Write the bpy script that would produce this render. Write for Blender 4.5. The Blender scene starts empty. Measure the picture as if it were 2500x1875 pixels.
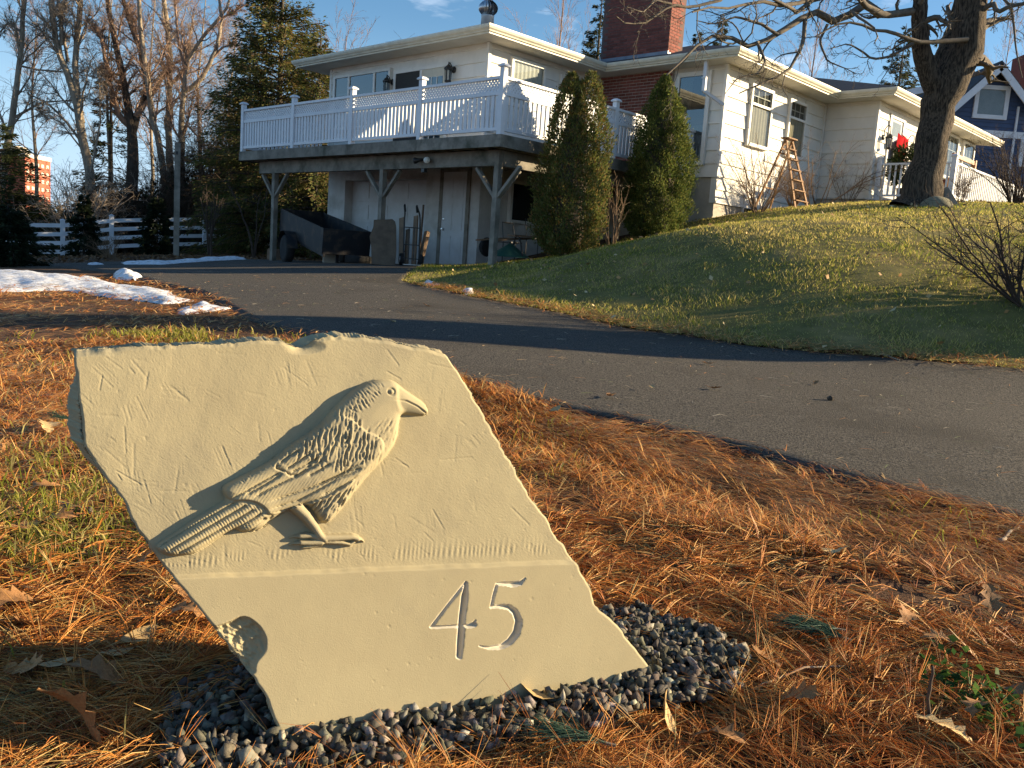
import bpy, math, random
import numpy as np
from mathutils import Vector, Matrix

SC = bpy.context.scene
COL = SC.collection
R = math.radians

# ------------------------------------------------------------------ camera
F, PITCH, ROLL, YAW, CZ = 2122.0, 0.141329, 0.0695028, 0.755183, 0.8
_cp, _sp, _cr, _sr = math.cos(PITCH), math.sin(PITCH), math.cos(ROLL), math.sin(ROLL)
_RM = np.array([[_cr, -_sr, 0], [_sr, _cr, 0], [0, 0, 1]])
RT = _RM @ np.array([1.0, 0, 0]); FW = _RM @ np.array([0, -_sp, _cp]); UP = _RM @ np.array([0, -_cp, -_sp])
CAM = np.array([0, 0, CZ])
cd = bpy.data.cameras.new('camera'); cam = bpy.data.objects.new('camera', cd); COL.objects.link(cam)
cd.sensor_width = 36.0; cd.lens = 36.0 * F / 2500.0; cd.clip_start = 0.05; cd.clip_end = 3000
cam.matrix_world = Matrix(((RT[0], -RT[1], -RT[2], 0), (FW[0], -FW[1], -FW[2], 0), (UP[0], -UP[1], -UP[2], CZ), (0, 0, 0, 1)))
SC.camera = cam

# ------------------------------------------------------------------ sky, sun, exposure
SUN_TRAVEL = Vector((-1.0, -0.13, -0.265)).normalized()
to_sun = -SUN_TRAVEL
SUN_EL = math.asin(to_sun.z); SUN_AZ = math.atan2(to_sun.x, to_sun.y)
world = bpy.data.worlds.new("World"); SC.world = world; world.use_nodes = True
wn, wl = world.node_tree.nodes, world.node_tree.links
for n in list(wn): wn.remove(n)
w_out = wn.new('ShaderNodeOutputWorld'); w_bg = wn.new('ShaderNodeBackground')
w_sky = wn.new('ShaderNodeTexSky'); w_sky.sky_type = 'NISHITA'; w_sky.sun_disc = False
w_sky.sun_elevation = SUN_EL; w_sky.sun_rotation = SUN_AZ
w_sky.air_density = 1.0; w_sky.dust_density = 0.3; w_sky.ozone_density = 2.6
w_co = wn.new('ShaderNodeTexCoord'); w_map = wn.new('ShaderNodeMapping'); w_map.inputs['Scale'].default_value = (1.0, 1.0, 3.4)
w_no = wn.new('ShaderNodeTexNoise'); w_no.inputs['Scale'].default_value = 2.3; w_no.inputs['Detail'].default_value = 7; w_no.inputs['Roughness'].default_value = 0.56
w_ra = wn.new('ShaderNodeValToRGB'); w_ra.color_ramp.elements[0].position = 0.60; w_ra.color_ramp.elements[1].position = 0.74
w_mx = wn.new('ShaderNodeMix'); w_mx.data_type = 'RGBA'
w_br = wn.new('ShaderNodeMath'); w_br.operation = 'MULTIPLY'; w_br.inputs[1].default_value = 0.75
wl.new(w_co.outputs['Generated'], w_map.inputs['Vector']); wl.new(w_map.outputs[0], w_no.inputs['Vector'])
wl.new(w_no.outputs['Fac'], w_ra.inputs['Fac']); wl.new(w_ra.outputs['Color'], w_br.inputs[0])
wl.new(w_br.outputs[0], w_mx.inputs['Factor'])
w_hs = wn.new('ShaderNodeHueSaturation'); w_hs.inputs['Saturation'].default_value = 1.16
wl.new(w_sky.outputs[0], w_hs.inputs['Color']); wl.new(w_hs.outputs[0], w_mx.inputs[6]); w_mx.inputs[7].default_value = (10.5, 10.9, 11.6, 1)
w_sep = wn.new('ShaderNodeSeparateXYZ'); wl.new(w_co.outputs['Generated'], w_sep.inputs[0])
w_hz = wn.new('ShaderNodeMapRange'); w_hz.interpolation_type = 'SMOOTHSTEP'; w_hz.inputs[1].default_value = 0.0; w_hz.inputs[2].default_value = 0.26; w_hz.inputs[3].default_value = 0.8; w_hz.inputs[4].default_value = 0.0
wl.new(w_sep.outputs['Z'], w_hz.inputs[0]); w_hm = wn.new('ShaderNodeMix'); w_hm.data_type = 'RGBA'; w_hm.inputs[7].default_value = (3.3, 4.6, 6.4, 1)   # pale whitish air low over the horizon
wl.new(w_hz.outputs[0], w_hm.inputs['Factor']); wl.new(w_mx.outputs[2], w_hm.inputs[6]); wl.new(w_hm.outputs[2], w_bg.inputs['Color']); w_bg.inputs['Strength'].default_value = 0.074
wl.new(w_bg.outputs[0], w_out.inputs['Surface'])

sl = bpy.data.lights.new('sun', 'SUN'); sl.energy = 5.0; sl.angle = R(0.53); sl.color = (1.0, 0.80, 0.52)
sun = bpy.data.objects.new('sun', sl); COL.objects.link(sun); sun.location = (30, 5, 20)
sun.rotation_mode = 'QUATERNION'; sun.rotation_quaternion = SUN_TRAVEL.to_track_quat('-Z', 'Y')
SC.view_settings.view_transform = 'Standard'; SC.view_settings.look = 'None'
SC.view_settings.exposure = 1.34; SC.view_settings.gamma = 1.0; SC.view_settings.use_curve_mapping = False
SC.render.engine = 'CYCLES'
SC.cycles.use_denoising = True
SC.cycles.max_bounces = 6; SC.cycles.diffuse_bounces = 3; SC.cycles.glossy_bounces = 3; SC.cycles.transparent_max_bounces = 12

# ------------------------------------------------------------------ frames
def ray(x, y):
    c = np.array([(x - 1250) / F, (y - 937.5) / F, 1.0]); d = np.array([c @ RT, c @ FW, c @ UP]); return d / d[1]
def at(x, y, d): return CAM + ray(x, y) * d                  # world point seen at that picture position, d metres away
H0 = np.array([-0.53125, 16.5, 3.0874])                      # corner of the raised deck
CU = np.array([-math.cos(YAW), math.sin(YAW), 0]); CV = np.array([math.sin(YAW), math.cos(YAW), 0])
def W(u, v, z): p = H0 + u * CU + v * CV; return np.array([p[0], p[1], z])   # house axes -> world
HROT = math.atan2(CU[1], CU[0])

# ------------------------------------------------------------------ mesh building
class MB:
    def __init__(s): s.v = []; s.f = []; s.c = []; s.n = 0; s.col = False
    def add(s, V, Fs, col=None):
        V = np.asarray(V, float).reshape(-1, 3); s.v.append(V)
        o = s.n
        s.f.extend([tuple(i + o for i in f) for f in Fs]); s.n += len(V)
        if col is not None: s.col = True
        s.c.extend([col if col is not None else (1, 1, 1)] * len(Fs)); return s
    def box(s, o, a, b, c, col=None):
        o, a, b, c = [np.asarray(q, float) for q in (o, a, b, c)]
        if np.dot(np.cross(a, b), c) < 0: a, b = b, a
        V = [o, o + a, o + a + b, o + b, o + c, o + a + c, o + a + b + c, o + b + c]
        return s.add(V, [(0, 3, 2, 1), (4, 5, 6, 7), (0, 1, 5, 4), (1, 2, 6, 5), (2, 3, 7, 6), (3, 0, 4, 7)], col)
    def cbox(s, ctr, size, rz=0, col=None):
        x, y, z = size; c, d = math.cos(rz), math.sin(rz)
        a = np.array([c, d, 0]) * x; b = np.array([-d, c, 0]) * y; k = np.array([0, 0, z])
        return s.box(np.asarray(ctr, float) - (a + b + k) / 2, a, b, k, col)
    def hbox(s, u0, u1, v0, v1, z0, z1, col=None):
        return s.box(W(u0, v0, z0), CU * (u1 - u0), CV * (v1 - v0), np.array([0, 0, z1 - z0]), col)
    def bar(s, p, q, w, h=None, up=(0, 0, 1), col=None):
        p, q = np.asarray(p, float), np.asarray(q, float); h = w if h is None else h
        d = q - p; up = np.asarray(up, float); x = np.cross(d, up)
        if np.linalg.norm(x) < 1e-6: x = np.cross(d, [1, 0, 0])
        x /= np.linalg.norm(x); y = np.cross(x, d); y /= np.linalg.norm(y)
        return s.box(p - x * w / 2 - y * h / 2, x * w, y * h, d, col)
    def tube(s, pts, rad, n=6, cap=True, col=None):
        P = np.asarray(pts, float); m = len(P)
        rad = np.full(m, rad, float) if np.isscalar(rad) else np.asarray(rad, float)
        T = np.gradient(P, axis=0); T /= np.linalg.norm(T, axis=1)[:, None] + 1e-12
        ref = np.array([0, 0, 1.0]) if abs(T[0][2]) < 0.9 else np.array([1.0, 0, 0])
        x = np.cross(T[0], ref); x /= np.linalg.norm(x)
        a = np.arange(n) * 2 * math.pi / n; ca, sa = np.cos(a), np.sin(a); V = np.empty((m, n, 3))
        for i in range(m):
            x = x - T[i] * np.dot(x, T[i]); x /= np.linalg.norm(x) + 1e-12; y = np.cross(T[i], x)
            V[i] = P[i] + rad[i] * (ca[:, None] * x + sa[:, None] * y)
        Fs = [(i * n + k, i * n + (k + 1) % n, (i + 1) * n + (k + 1) % n, (i + 1) * n + k) for i in range(m - 1) for k in range(n)]
        if cap: Fs += [tuple(reversed(range(n))), tuple(range((m - 1) * n, m * n))]
        return s.add(V, Fs, col)
    def lathe(s, prof, n=16, ctr=(0, 0, 0), axis=(0, 0, 1), cap=True, col=None):
        A = np.asarray(axis, float); A /= np.linalg.norm(A)
        x = np.cross(A, [0, 0, 1.0]) if abs(A[2]) < 0.9 else np.array([1.0, 0, 0]); x = x - A * np.dot(x, A); x /= np.linalg.norm(x); y = np.cross(A, x)
        a = np.arange(n) * 2 * math.pi / n
        V = [np.asarray(ctr) + A * h + r * (math.cos(t) * x + math.sin(t) * y) for r, h in prof for t in a]; m = len(prof)
        Fs = [(i * n + k, i * n + (k + 1) % n, (i + 1) * n + (k + 1) % n, (i + 1) * n + k) for i in range(m - 1) for k in range(n)]
        if cap: Fs += [tuple(reversed(range(n))), tuple(range((m - 1) * n, m * n))]
        return s.add(V, Fs, col)
    def grid(s, P, col=None, flip=False):                    # P: (m,n,3)
        m, n = P.shape[:2]
        Fs = [(i * n + k, i * n + k + 1, (i + 1) * n + k + 1, (i + 1) * n + k) for i in range(m - 1) for k in range(n - 1)]
        if flip: Fs = [f[::-1] for f in Fs]
        return s.add(P.reshape(-1, 3), Fs, col)
    def build(s, name, mat, parent=None, smooth=False, kind=None, label=None):
        V = np.concatenate(s.v) if s.v else np.zeros((0, 3))
        if parent is not None: V = V - np.array(root_loc(parent))
        me = bpy.data.meshes.new(name); me.from_pydata(V.tolist(), [], s.f)
        if s.col:
            at_ = me.attributes.new('col', 'FLOAT_COLOR', 'FACE')
            at_.data.foreach_set('color', np.c_[np.array(s.c, float), np.ones(len(s.c))].ravel())
        me.materials.append(mat)
        if smooth: me.polygons.foreach_set('use_smooth', [True] * len(me.polygons))
        me.update(); o = bpy.data.objects.new(name, me); COL.objects.link(o)
        if parent is not None: o.parent = parent
        if kind: o['kind'] = kind
        if label: o['label'] = label
        return o
def root_loc(o):
    p = np.zeros(3)
    while o is not None: p = p + np.array(o.location); o = o.parent
    return p
def raw(name, V, Fq, mat, parent=None, smooth=False, kind=None, cols=None, label=None):   # fast path: numpy arrays, all faces the same size
    V = np.asarray(V, float); Fq = np.asarray(Fq, int)
    if parent is not None: V = V - root_loc(parent)
    me = bpy.data.meshes.new(name); nf, k = Fq.shape
    me.vertices.add(len(V)); me.vertices.foreach_set('co', V.ravel())
    me.loops.add(nf * k); me.loops.foreach_set('vertex_index', Fq.ravel())
    me.polygons.add(nf); me.polygons.foreach_set('loop_start', np.arange(nf) * k); me.polygons.foreach_set('loop_total', np.full(nf, k))
    if smooth: me.polygons.foreach_set('use_smooth', np.ones(nf, bool))
    me.update(calc_edges=True); me.validate()
    if cols is not None:
        a = me.attributes.new('col', 'FLOAT_COLOR', 'FACE'); a.data.foreach_set('color', np.c_[cols, np.ones(len(cols))].ravel())
    me.materials.append(mat); o = bpy.data.objects.new(name, me); COL.objects.link(o)
    if parent is not None: o.parent = parent
    if kind: o['kind'] = kind
    if label: o['label'] = label
    return o
def thing(name, label, cat, loc=(0, 0, 0), group=None, rz=0):
    o = bpy.data.objects.new(name, None); COL.objects.link(o); o.location = tuple(loc); o.rotation_euler = (0, 0, rz)
    return tag(o, label, cat, group)
def tag(o, label, cat, group=None):
    o['label'] = label; o['category'] = cat
    if group: o['group'] = group
    return o
def sub(name, parent): 
    o = bpy.data.objects.new(name, None); COL.objects.link(o); o.parent = parent; return o
def dup(root, loc, rz, label, group=None):
    r = root.copy(); COL.objects.link(r); r.location = tuple(loc); r.rotation_euler = (0, 0, rz); r['label'] = label
    if group: r['group'] = group
    for ch in root.children:
        c = ch.copy(); COL.objects.link(c); c.parent = r
        for g in ch.children:
            k = g.copy(); COL.objects.link(k); k.parent = c
    return r
def linked(src, name, parent, loc):
    o = bpy.data.objects.new(name, src); COL.objects.link(o); o.parent = parent; o.location = tuple(np.asarray(loc, float) - root_loc(parent)); return o

# ------------------------------------------------------------------ materials
def pm(name, c, c2=None, scale=8.0, rough=0.8, bump=0.0, bscale=None, spec=0.3, metal=0.0, rnd=0.0, attr=False, stretch=(1, 1, 1), detail=5, contrast=(0.35, 0.65), c3=None, s3=1.0, bdist=0.01, ior=None, trans=0.0):
    m = bpy.data.materials.new(name); m.use_nodes = True; N, L = m.node_tree.nodes, m.node_tree.links; b = N['Principled BSDF']
    b.inputs['Roughness'].default_value = rough; b.inputs['Specular IOR Level'].default_value = spec; b.inputs['Metallic'].default_value = metal
    if ior: b.inputs['IOR'].default_value = ior
    tc = N.new('ShaderNodeTexCoord'); mp = N.new('ShaderNodeMapping'); mp.inputs['Scale'].default_value = stretch; L.new(tc.outputs['Object'], mp.inputs['Vector'])
    src = None
    if attr:
        a = N.new('ShaderNodeAttribute'); a.attribute_name = 'col'; src = a.outputs['Color']
    def ramp(lo, hi, sc, det, f0, f1):
        nz = N.new('ShaderNodeTexNoise'); nz.inputs['Scale'].default_value = sc; nz.inputs['Detail'].default_value = det; nz.inputs['Roughness'].default_value = 0.62
        L.new(mp.outputs[0], nz.inputs['Vector']); r = N.new('ShaderNodeMapRange'); r.inputs[1].default_value = f0; r.inputs[2].default_value = f1
        L.new(nz.outputs['Fac'], r.inputs[0]); mx = N.new('ShaderNodeMix'); mx.data_type = 'RGBA'; L.new(r.outputs[0], mx.inputs['Factor'])
        if isinstance(lo, tuple): mx.inputs[6].default_value = (*lo, 1)
        else: L.new(lo, mx.inputs[6])
        mx.inputs[7].default_value = (*hi, 1); return mx.outputs[2]
    if src is None:
        src = ramp(tuple(c), tuple(c2), scale, detail, *contrast) if c2 is not None else None
        if src is None: rg = N.new('ShaderNodeRGB'); rg.outputs[0].default_value = (*c, 1); src = rg.outputs[0]
    elif c2 is not None:
        nz = N.new('ShaderNodeTexNoise'); nz.inputs['Scale'].default_value = scale; L.new(mp.outputs[0], nz.inputs['Vector'])
        r = N.new('ShaderNodeMapRange'); r.inputs[1].default_value = .3; r.inputs[2].default_value = .7; r.inputs[3].default_value = .75; r.inputs[4].default_value = 1.2; L.new(nz.outputs['Fac'], r.inputs[0])
        vm = N.new('ShaderNodeVectorMath'); vm.operation = 'SCALE'; L.new(src, vm.inputs[0]); L.new(r.outputs[0], vm.inputs['Scale']); src = vm.outputs[0]
    if c3 is not None: src = ramp(src, tuple(c3), s3, 4, 0.52, 0.68)
    if rnd:
        oi = N.new('ShaderNodeObjectInfo'); r = N.new('ShaderNodeMapRange'); r.inputs[3].default_value = 1 - rnd; r.inputs[4].default_value = 1 + rnd; L.new(oi.outputs['Random'], r.inputs[0])
        vm = N.new('ShaderNodeVectorMath'); vm.operation = 'SCALE'; L.new(src, vm.inputs[0]); L.new(r.outputs[0], vm.inputs['Scale']); src = vm.outputs[0]
    L.new(src, b.inputs['Base Color'])
    if trans:
        tb = N.new('ShaderNodeBsdfTranslucent'); ms = N.new('ShaderNodeMixShader'); ms.inputs[0].default_value = trans; L.new(src, tb.inputs[0])
        L.new(b.outputs[0], ms.inputs[1]); L.new(tb.outputs[0], ms.inputs[2]); L.new(ms.outputs[0], N['Material Output'].inputs[0])
    if bump:
        nz = N.new('ShaderNodeTexNoise'); nz.inputs['Scale'].default_value = bscale or scale * 4; nz.inputs['Detail'].default_value = 6; nz.inputs['Roughness'].default_value = 0.65
        L.new(mp.outputs[0], nz.inputs['Vector']); bp = N.new('ShaderNodeBump'); bp.inputs['Strength'].default_value = bump; bp.inputs['Distance'].default_value = bdist
        L.new(nz.outputs['Fac'], bp.inputs['Height']); L.new(bp.outputs[0], b.inputs['Normal'])
    return m
def glass(name, tint=(0.6, 0.65, 0.65), refl=1.9, trans=0.8):
    m = bpy.data.materials.new(name); m.use_nodes = True; N, L = m.node_tree.nodes, m.node_tree.links
    N.remove(N['Principled BSDF']); out = N['Material Output']
    t = N.new('ShaderNodeBsdfTransparent'); t.inputs[0].default_value = (*[q * trans for q in tint], 1)
    g = N.new('ShaderNodeBsdfGlossy'); g.inputs['Roughness'].default_value = 0.015; g.inputs[0].default_value = (0.95, 0.97, 1, 1)
    f = N.new('ShaderNodeFresnel'); f.inputs[0].default_value = refl; mx = N.new('ShaderNodeMixShader')
    ge = N.new('ShaderNodeNewGeometry'); iv = N.new('ShaderNodeMath'); iv.operation = 'SUBTRACT'; iv.inputs[0].default_value = 1; L.new(ge.outputs['Backfacing'], iv.inputs[1]); mu = N.new('ShaderNodeMath'); mu.operation = 'MULTIPLY'; L.new(f.outputs[0], mu.inputs[0]); L.new(iv.outputs[0], mu.inputs[1])
    L.new(mu.outputs[0], mx.inputs[0]); L.new(t.outputs[0], mx.inputs[1]); L.new(g.outputs[0], mx.inputs[2]); L.new(mx.outputs[0], out.inputs[0]); return m

M = {}
M['white'] = pm('white_paint', (.80, .79, .75), (.70, .69, .65), 3, .55, .08, 60, rnd=.04)
M['siding'] = pm('white_siding', (.78, .75, .68), (.70, .67, .60), 2.2, .65, .10, 45, rnd=.05, stretch=(1, 1, .5))
M['trim'] = pm('white_trim', (.80, .78, .72), (.72, .70, .64), 4, .5, .05, 50)
M['vinyl'] = pm('white_vinyl', (.78, .79, .80), (.70, .71, .73), 3, .45, .04, 40, rnd=.04)
M['soffit'] = pm('cream_soffit', (.72, .69, .60), (.64, .61, .52), 3, .7, .05, 40)
M['gutter'] = pm('cream_gutter', (.76, .72, .58), (.64, .60, .47), 5, .45, .05, 30)
M['stucco'] = pm('painted_concrete', (.66, .64, .60), (.54, .52, .48), 3, .85, .35, 60, c3=(.42, .39, .34), s3=1.3)
M['found'] = pm('foundation_concrete', (.52, .47, .39), (.40, .36, .30), 3, .9, .4, 40)
M['shingle'] = pm('dark_shingle', (.045, .046, .052), (.075, .074, .078), 14, .9, .6, 50, stretch=(1, 1, 1))
M['brick'] = pm('red_brick', (.25, .08, .056), (.18, .058, .044), 9, .85, .5, 70, rnd=.28)
M['dmortar'] = pm('dark_mortar', (.17, .11, .095), (.13, .085, .075), 12, .95, .4, 80); M['sblind'] = pm('white_blind', (.82, .81, .76), None); M['mortar'] = pm('mortar', (.42, .36, .31), (.33, .28, .24), 12, .95, .4, 80)
M['flash'] = pm('lead_flashing', (.16, .17, .20), (.24, .25, .28), 5, .45, .2, 14, metal=.4)
M['cedarwood'] = pm('weathered_timber', (.30, .27, .22), (.17, .15, .12), 3.5, .85, .5, 22, rnd=.12, stretch=(1, 1, 1), c3=(.09, .09, .065), s3=1.6)
M['planks'] = pm('old_boards', (.28, .19, .12), (.18, .12, .08), 5, .85, .4, 25, rnd=.2)
M['bench'] = pm('varnished_pine', (.45, .22, .08), (.36, .16, .05), 6, .5, .2, 30, rnd=.08)
M['ladder'] = pm('aged_ladder_wood', (.28, .145, .055), (.19, .095, .035), 9, .7, .3, 40)
M['black'] = pm('black_metal', (.018, .018, .018), (.03, .028, .026), 10, .45, .1, 40, spec=.5)
M['trailer'] = pm('trailer_steel', (.014, .015, .018), (.022, .022, .024), 4, .6, .15, 20, c3=(.07, .05, .035), s3=4)
M['rubber'] = pm('tyre_rubber', (.018, .018, .018), (.028, .027, .026), 10, .85, .3, 60)
M['rim'] = pm('wheel_rim', (.28, .28, .29), (.18, .18, .19), 12, .5, .1, 40, metal=.6)
M['alu'] = pm('bare_aluminium', (.72, .72, .72), (.6, .6, .6), 9, .35, .05, 40, metal=.95)
M['galv'] = pm('galvanised_duct', (.62, .62, .60), (.52, .52, .50), 10, .5, .05, 40, metal=.5)
M['door'] = pm('door_paint', (.62, .58, .46), (.56, .52, .42), 4, .5, .05, 30)
M['doorw'] = pm('steel_door_paint', (.66, .66, .66), (.58, .57, .55), 3, .5, .08, 30)
M['glass'] = glass('window_glass', (.85, .87, .86), 1.45, .92); M['glassr'] = glass('reflecting_glass', (.6, .65, .65), 2.1, .8)
M['lampglass'] = glass('lantern_glass', (.9, .9, .88), 1.45, .9)
M['dark'] = pm('dark_room', (.012, .013, .014))  # near-black colour stands in for the darkness of unlit interiors
M['room'] = pm('dim_room', (.10, .095, .085), (.05, .05, .045), 2)  # dim interior darkness put into a mottled sheet colour
M['curtain'] = pm('linen_curtain', (.52, .46, .33), (.44, .38, .27), 6, .9, .1, 40)
M['blind'] = pm('pale_blind', (.55, .57, .60), (.48, .50, .53), 4, .8)
M['screen'] = pm('door_screen_mesh', (.035, .033, .030), (.05, .048, .044), 60, .8)
M['bulb'] = pm('frosted_bulb', (.75, .73, .66), None, rough=.3)
M['blue'] = pm('navy_siding', (.062, .090, .165), (.052, .076, .14), 3, .6, .1, 40)
M['bwhite'] = pm('cool_white_trim', (.74, .75, .77), (.66, .67, .69), 4, .5)
M['towerbrick'] = pm('tower_brick', (.42, .13, .08), (.34, .10, .06), .4, .9)
M['towercap'] = pm('tower_concrete', (.62, .54, .44), None)
M['stone'] = pm('buff_sandstone', (.43, .37, .225), (.365, .31, .19), 4.5, .92, .5, 700, spec=.1, c3=(.33, .285, .185), s3=3.2, bdist=.0009, detail=9, contrast=(.3, .7)); M['stonecut'] = pm('freshly_cut_sandstone', (.58, .53, .42), (.50, .45, .35), 8, .92, .3, 500, spec=.1, bdist=.0008)
M['slab'] = pm('brown_slate', (.17, .125, .085), (.11, .082, .058), 5, .85, .5, 40)
M['rock'] = pm('mossy_boulder', (.24, .22, .15), (.16, .15, .10), 6, .95, .6, 30)
M['gravel'] = pm('crushed_granite', (1, 1, 1), (0, 0, 0), 90, .85, .5, 300, attr=True, spec=.12, bdist=.003)
M['needles'] = pm('dead_pine_needles', (1, 1, 1), None, rough=.5, attr=True, spec=.35, trans=.22)
M['grassb'] = pm('grass_blades', (1, 1, 1), None, rough=.6, attr=True, spec=.15, trans=.55)
M['leafy'] = pm('evergreen_leaf', (1, 1, 1), None, rough=.65, attr=True, spec=.15, trans=.38)
M['litter'] = pm('fallen_bits', (1, 1, 1), None, rough=.7, attr=True)
M['dryleaf'] = pm('dry_oak_leaf', (.42, .22, .085), (.30, .14, .05), 30, .7, .3, 60, rnd=.3)
M['paleleaf'] = pm('pale_dry_leaf', (.58, .42, .20), (.46, .30, .13), 30, .7, .3, 60, rnd=.12)
M['twig'] = pm('grey_twig', (.20, .165, .125), (.12, .10, .075), 12, .9, .4, 60)
M['barkmaple'] = pm('furrowed_bark', (.17, .13, .09), (.035, .027, .02), 15, .95, 1.0, 21, stretch=(2.6, 2.6, .42), bdist=.07, contrast=(.40, .60))
M['barkpale'] = pm('pale_bark', (.36, .30, .22), (.22, .18, .13), 6, .9, .6, 14, stretch=(2, 2, .6), bdist=.02)
M['barkdark'] = pm('dark_bark', (.10, .08, .06), (.05, .04, .03), 6, .95, .6, 14, stretch=(2, 2, .5), bdist=.02)
M['twigred'] = pm('reddish_twigs', (.34, .22, .15), (.25, .16, .11), 3, .85)
M['twigpale'] = pm('pale_twigs', (.38, .30, .22), (.28, .22, .16), 3, .85)
M['shrubtwig'] = pm('shrub_twigs', (.26, .17, .10), (.18, .12, .075), 6, .85)
M['shrubdark'] = pm('dark_shrub_twigs', (.085, .06, .045), (.055, .04, .03), 6, .9)
M['snow'] = pm('old_snow', (.80, .82, .86), (.70, .71, .73), 6, .7, .5, 14, c3=(.42, .36, .28), s3=9, bdist=.03)
M['redbow'] = pm('red_ribbon', (.48, .010, .016), (.38, .008, .012), 20, .9, spec=.05)
M['amber'] = pm('amber_glass', (.70, .30, .03), (.62, .24, .02), 20, .25, spec=.6)
M['green'] = pm('green_enamel', (.03, .10, .075), (.05, .13, .10), 5, .35, .05, 20)
M['pot'] = pm('black_pot', (.02, .02, .02), None, rough=.5)
M['cushion'] = pm('dark_red_cushion', (.10, .03, .025), None, rough=.9)
# ------------------------------------------------------------------ terrain
rng = np.random.default_rng(7)
_hp = [(4.3, 2.5, .55), (7, 2.5, .47), (9.1, 2.5, .40), (8.26, .35, .35), (3.9, .2, .5), (.42, .35, .65), (3.05, 2.5, .62), (2.0, 1.2, .62), (0, -1.2, .52),
       (-1, 2.2, 1.14), (-1, 5, 1.70), (.5, 4, 1.3), (-.62, 6.59, 2.1), (-.62, 8.7, 2.42), (-.62, 11.85, 2.76), (-2.08, 11.85, 2.86), (-2.1, 19.9, 2.9), (2, 6.5, 1.6),
       (6, 8, .9), (9.5, 12, .5), (-6, 14, 2.95), (-10, 22, 3.1), (-14, 10, 3.0)]
_wp = [(-3, 1, 0), (0, 1, 0), (3, 1, 0), (-3, 3, 0), (0, 3, 0), (3, 3, 0), (0, -4, 0), (-8, -4, 0), (8, -4, .1), (0, 5.2, .06), (2.5, 4.6, .06), (-.3, 8, .17), (2.2, 7.8, .18), (4.8, 7.0, .18),
       (-2, 7, .12), (-2.2, 12, .27), (-3.2, 16, .38), (-1.2, 14, .36), (-5, 18, .33), (-7, 21, .26),
       (8.1, 17, 2.42), (10, 15, 2.1), (9.5, 10, .95), (9, 7, .3), (13, 12, 1.45), (1.2, 11, .52), (2.2, 11, .86), (3.2, 11, 1.13), (4.5, 11, 1.27), (7, 11, 1.33), (0, 14, .58), (1, 14, .93), (2, 14, 1.28), (3, 14, 1.53), (4.5, 14, 1.74), (7, 14, 1.93), (2.2, 9, .40), (3.2, 9, .62), (4.5, 9, .72), (6.5, 9, .76), (14, 20, 2.9),
       (-4.7, 10.5, .06), (-7, 11, .0), (-4, 6, .02), (-9.2, 23, .14), (-10.7, 27, .2), (-17.1, 33, -.3), (-14, 35.5, .1), (-11.4, 38, .5), (-10.5, 20, -.05), (-7, 14, .08), (-14, 20, -.2), (-16, 10, -.1),
       (-10, 60, .3), (-40, 60, -1), (-60, 20, -1), (10, 60, 2.5), (40, 60, 4), (50, 20, 4), (40, 0, 2), (0, -30, 0), (-40, -20, -.5), (150, 200, 5), (-150, 200, -2), (0, 250, 1), (-150, 0, -2), (150, 0, 3), (0, -120, 0), (150, -120, 2), (-150, -120, -1)]
_CP = np.array([[*W(u, v, z)] for u, v, z in _hp] + [list(p) for p in _wp])
def _phi(r2): return np.where(r2 > 1e-9, r2 * np.log(r2 + 1e-12) * .5, 0.0)
def _fit(P):
    n = len(P); A = _phi(((P[:, None, :2] - P[None, :, :2]) ** 2).sum(-1)) + np.eye(n) * .6
    Q = np.c_[np.ones(n), P[:, :2]]; K = np.block([[A, Q], [Q.T, np.zeros((3, 3))]])
    return np.linalg.solve(K, np.r_[P[:, 2], 0, 0, 0])
_CW = _fit(_CP)
def gz(x, y):
    x = np.asarray(x, float); y = np.asarray(y, float); sh = np.broadcast(x, y).shape
    p = np.c_[np.broadcast_to(x, sh).ravel(), np.broadcast_to(y, sh).ravel()]; out = np.empty(len(p))
    for i in range(0, len(p), 40000):
        q = p[i:i + 40000]; out[i:i + 40000] = _phi(((q[:, None] - _CP[None, :, :2]) ** 2).sum(-1)) @ _CW[:len(_CP)] + _CW[-3] + q @ _CW[-2:]
    return out.reshape(sh)
def g1(x, y): return float(gz(np.array([x]), np.array([y]))[0])
def ground_at(px, py, extra=0.0, far=90):                    # where a line of sight meets the ground
    d = ray(px, py); t = np.concatenate([np.arange(.9, 8, .02), np.arange(8, far, .05)])
    z = CZ + d[2] * t; h = gz(d[0] * t, t) + extra; k = np.argmax(z < h)
    if not (z < h).any(): k = len(t) - 1
    t0 = t[max(k - 1, 0)]; t1 = t[k]; a, b = (z - h)[max(k - 1, 0)], (z - h)[k]
    tt = t0 + (t1 - t0) * (a / (a - b) if a != b else 0); return np.array([d[0] * tt, tt, CZ + d[2] * tt])
def bumps(x, y):                                             # small unevenness close by
    return .012 * np.sin(7.1 * x + 1.3 * np.sin(4 * y)) * np.sin(6.3 * y + 1.7 * np.sin(3.1 * x)) + .007 * np.sin(17 * x + 2 * np.sin(9 * y)) * np.sin(15 * y + 1)
def inpoly(x, y, P):
    P = np.asarray(P)[:, :2]; x = np.asarray(x); y = np.asarray(y); c = np.zeros(x.shape, bool); n = len(P)
    for i in range(n):
        x0, y0 = P[i]; x1, y1 = P[i - 1]
        if y0 == y1: continue
        c ^= ((y0 > y) != (y1 > y)) & (x < (x1 - x0) * (y - y0) / (y1 - y0) + x0)
    return c
def resample(P, n):
    P = np.asarray(P, float); s = np.r_[0, np.cumsum(np.linalg.norm(np.diff(P, axis=0), axis=1))]; t = np.linspace(0, s[-1], n)
    return np.c_[tuple(np.interp(t, s, P[:, k]) for k in range(P.shape[1]))]
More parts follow.
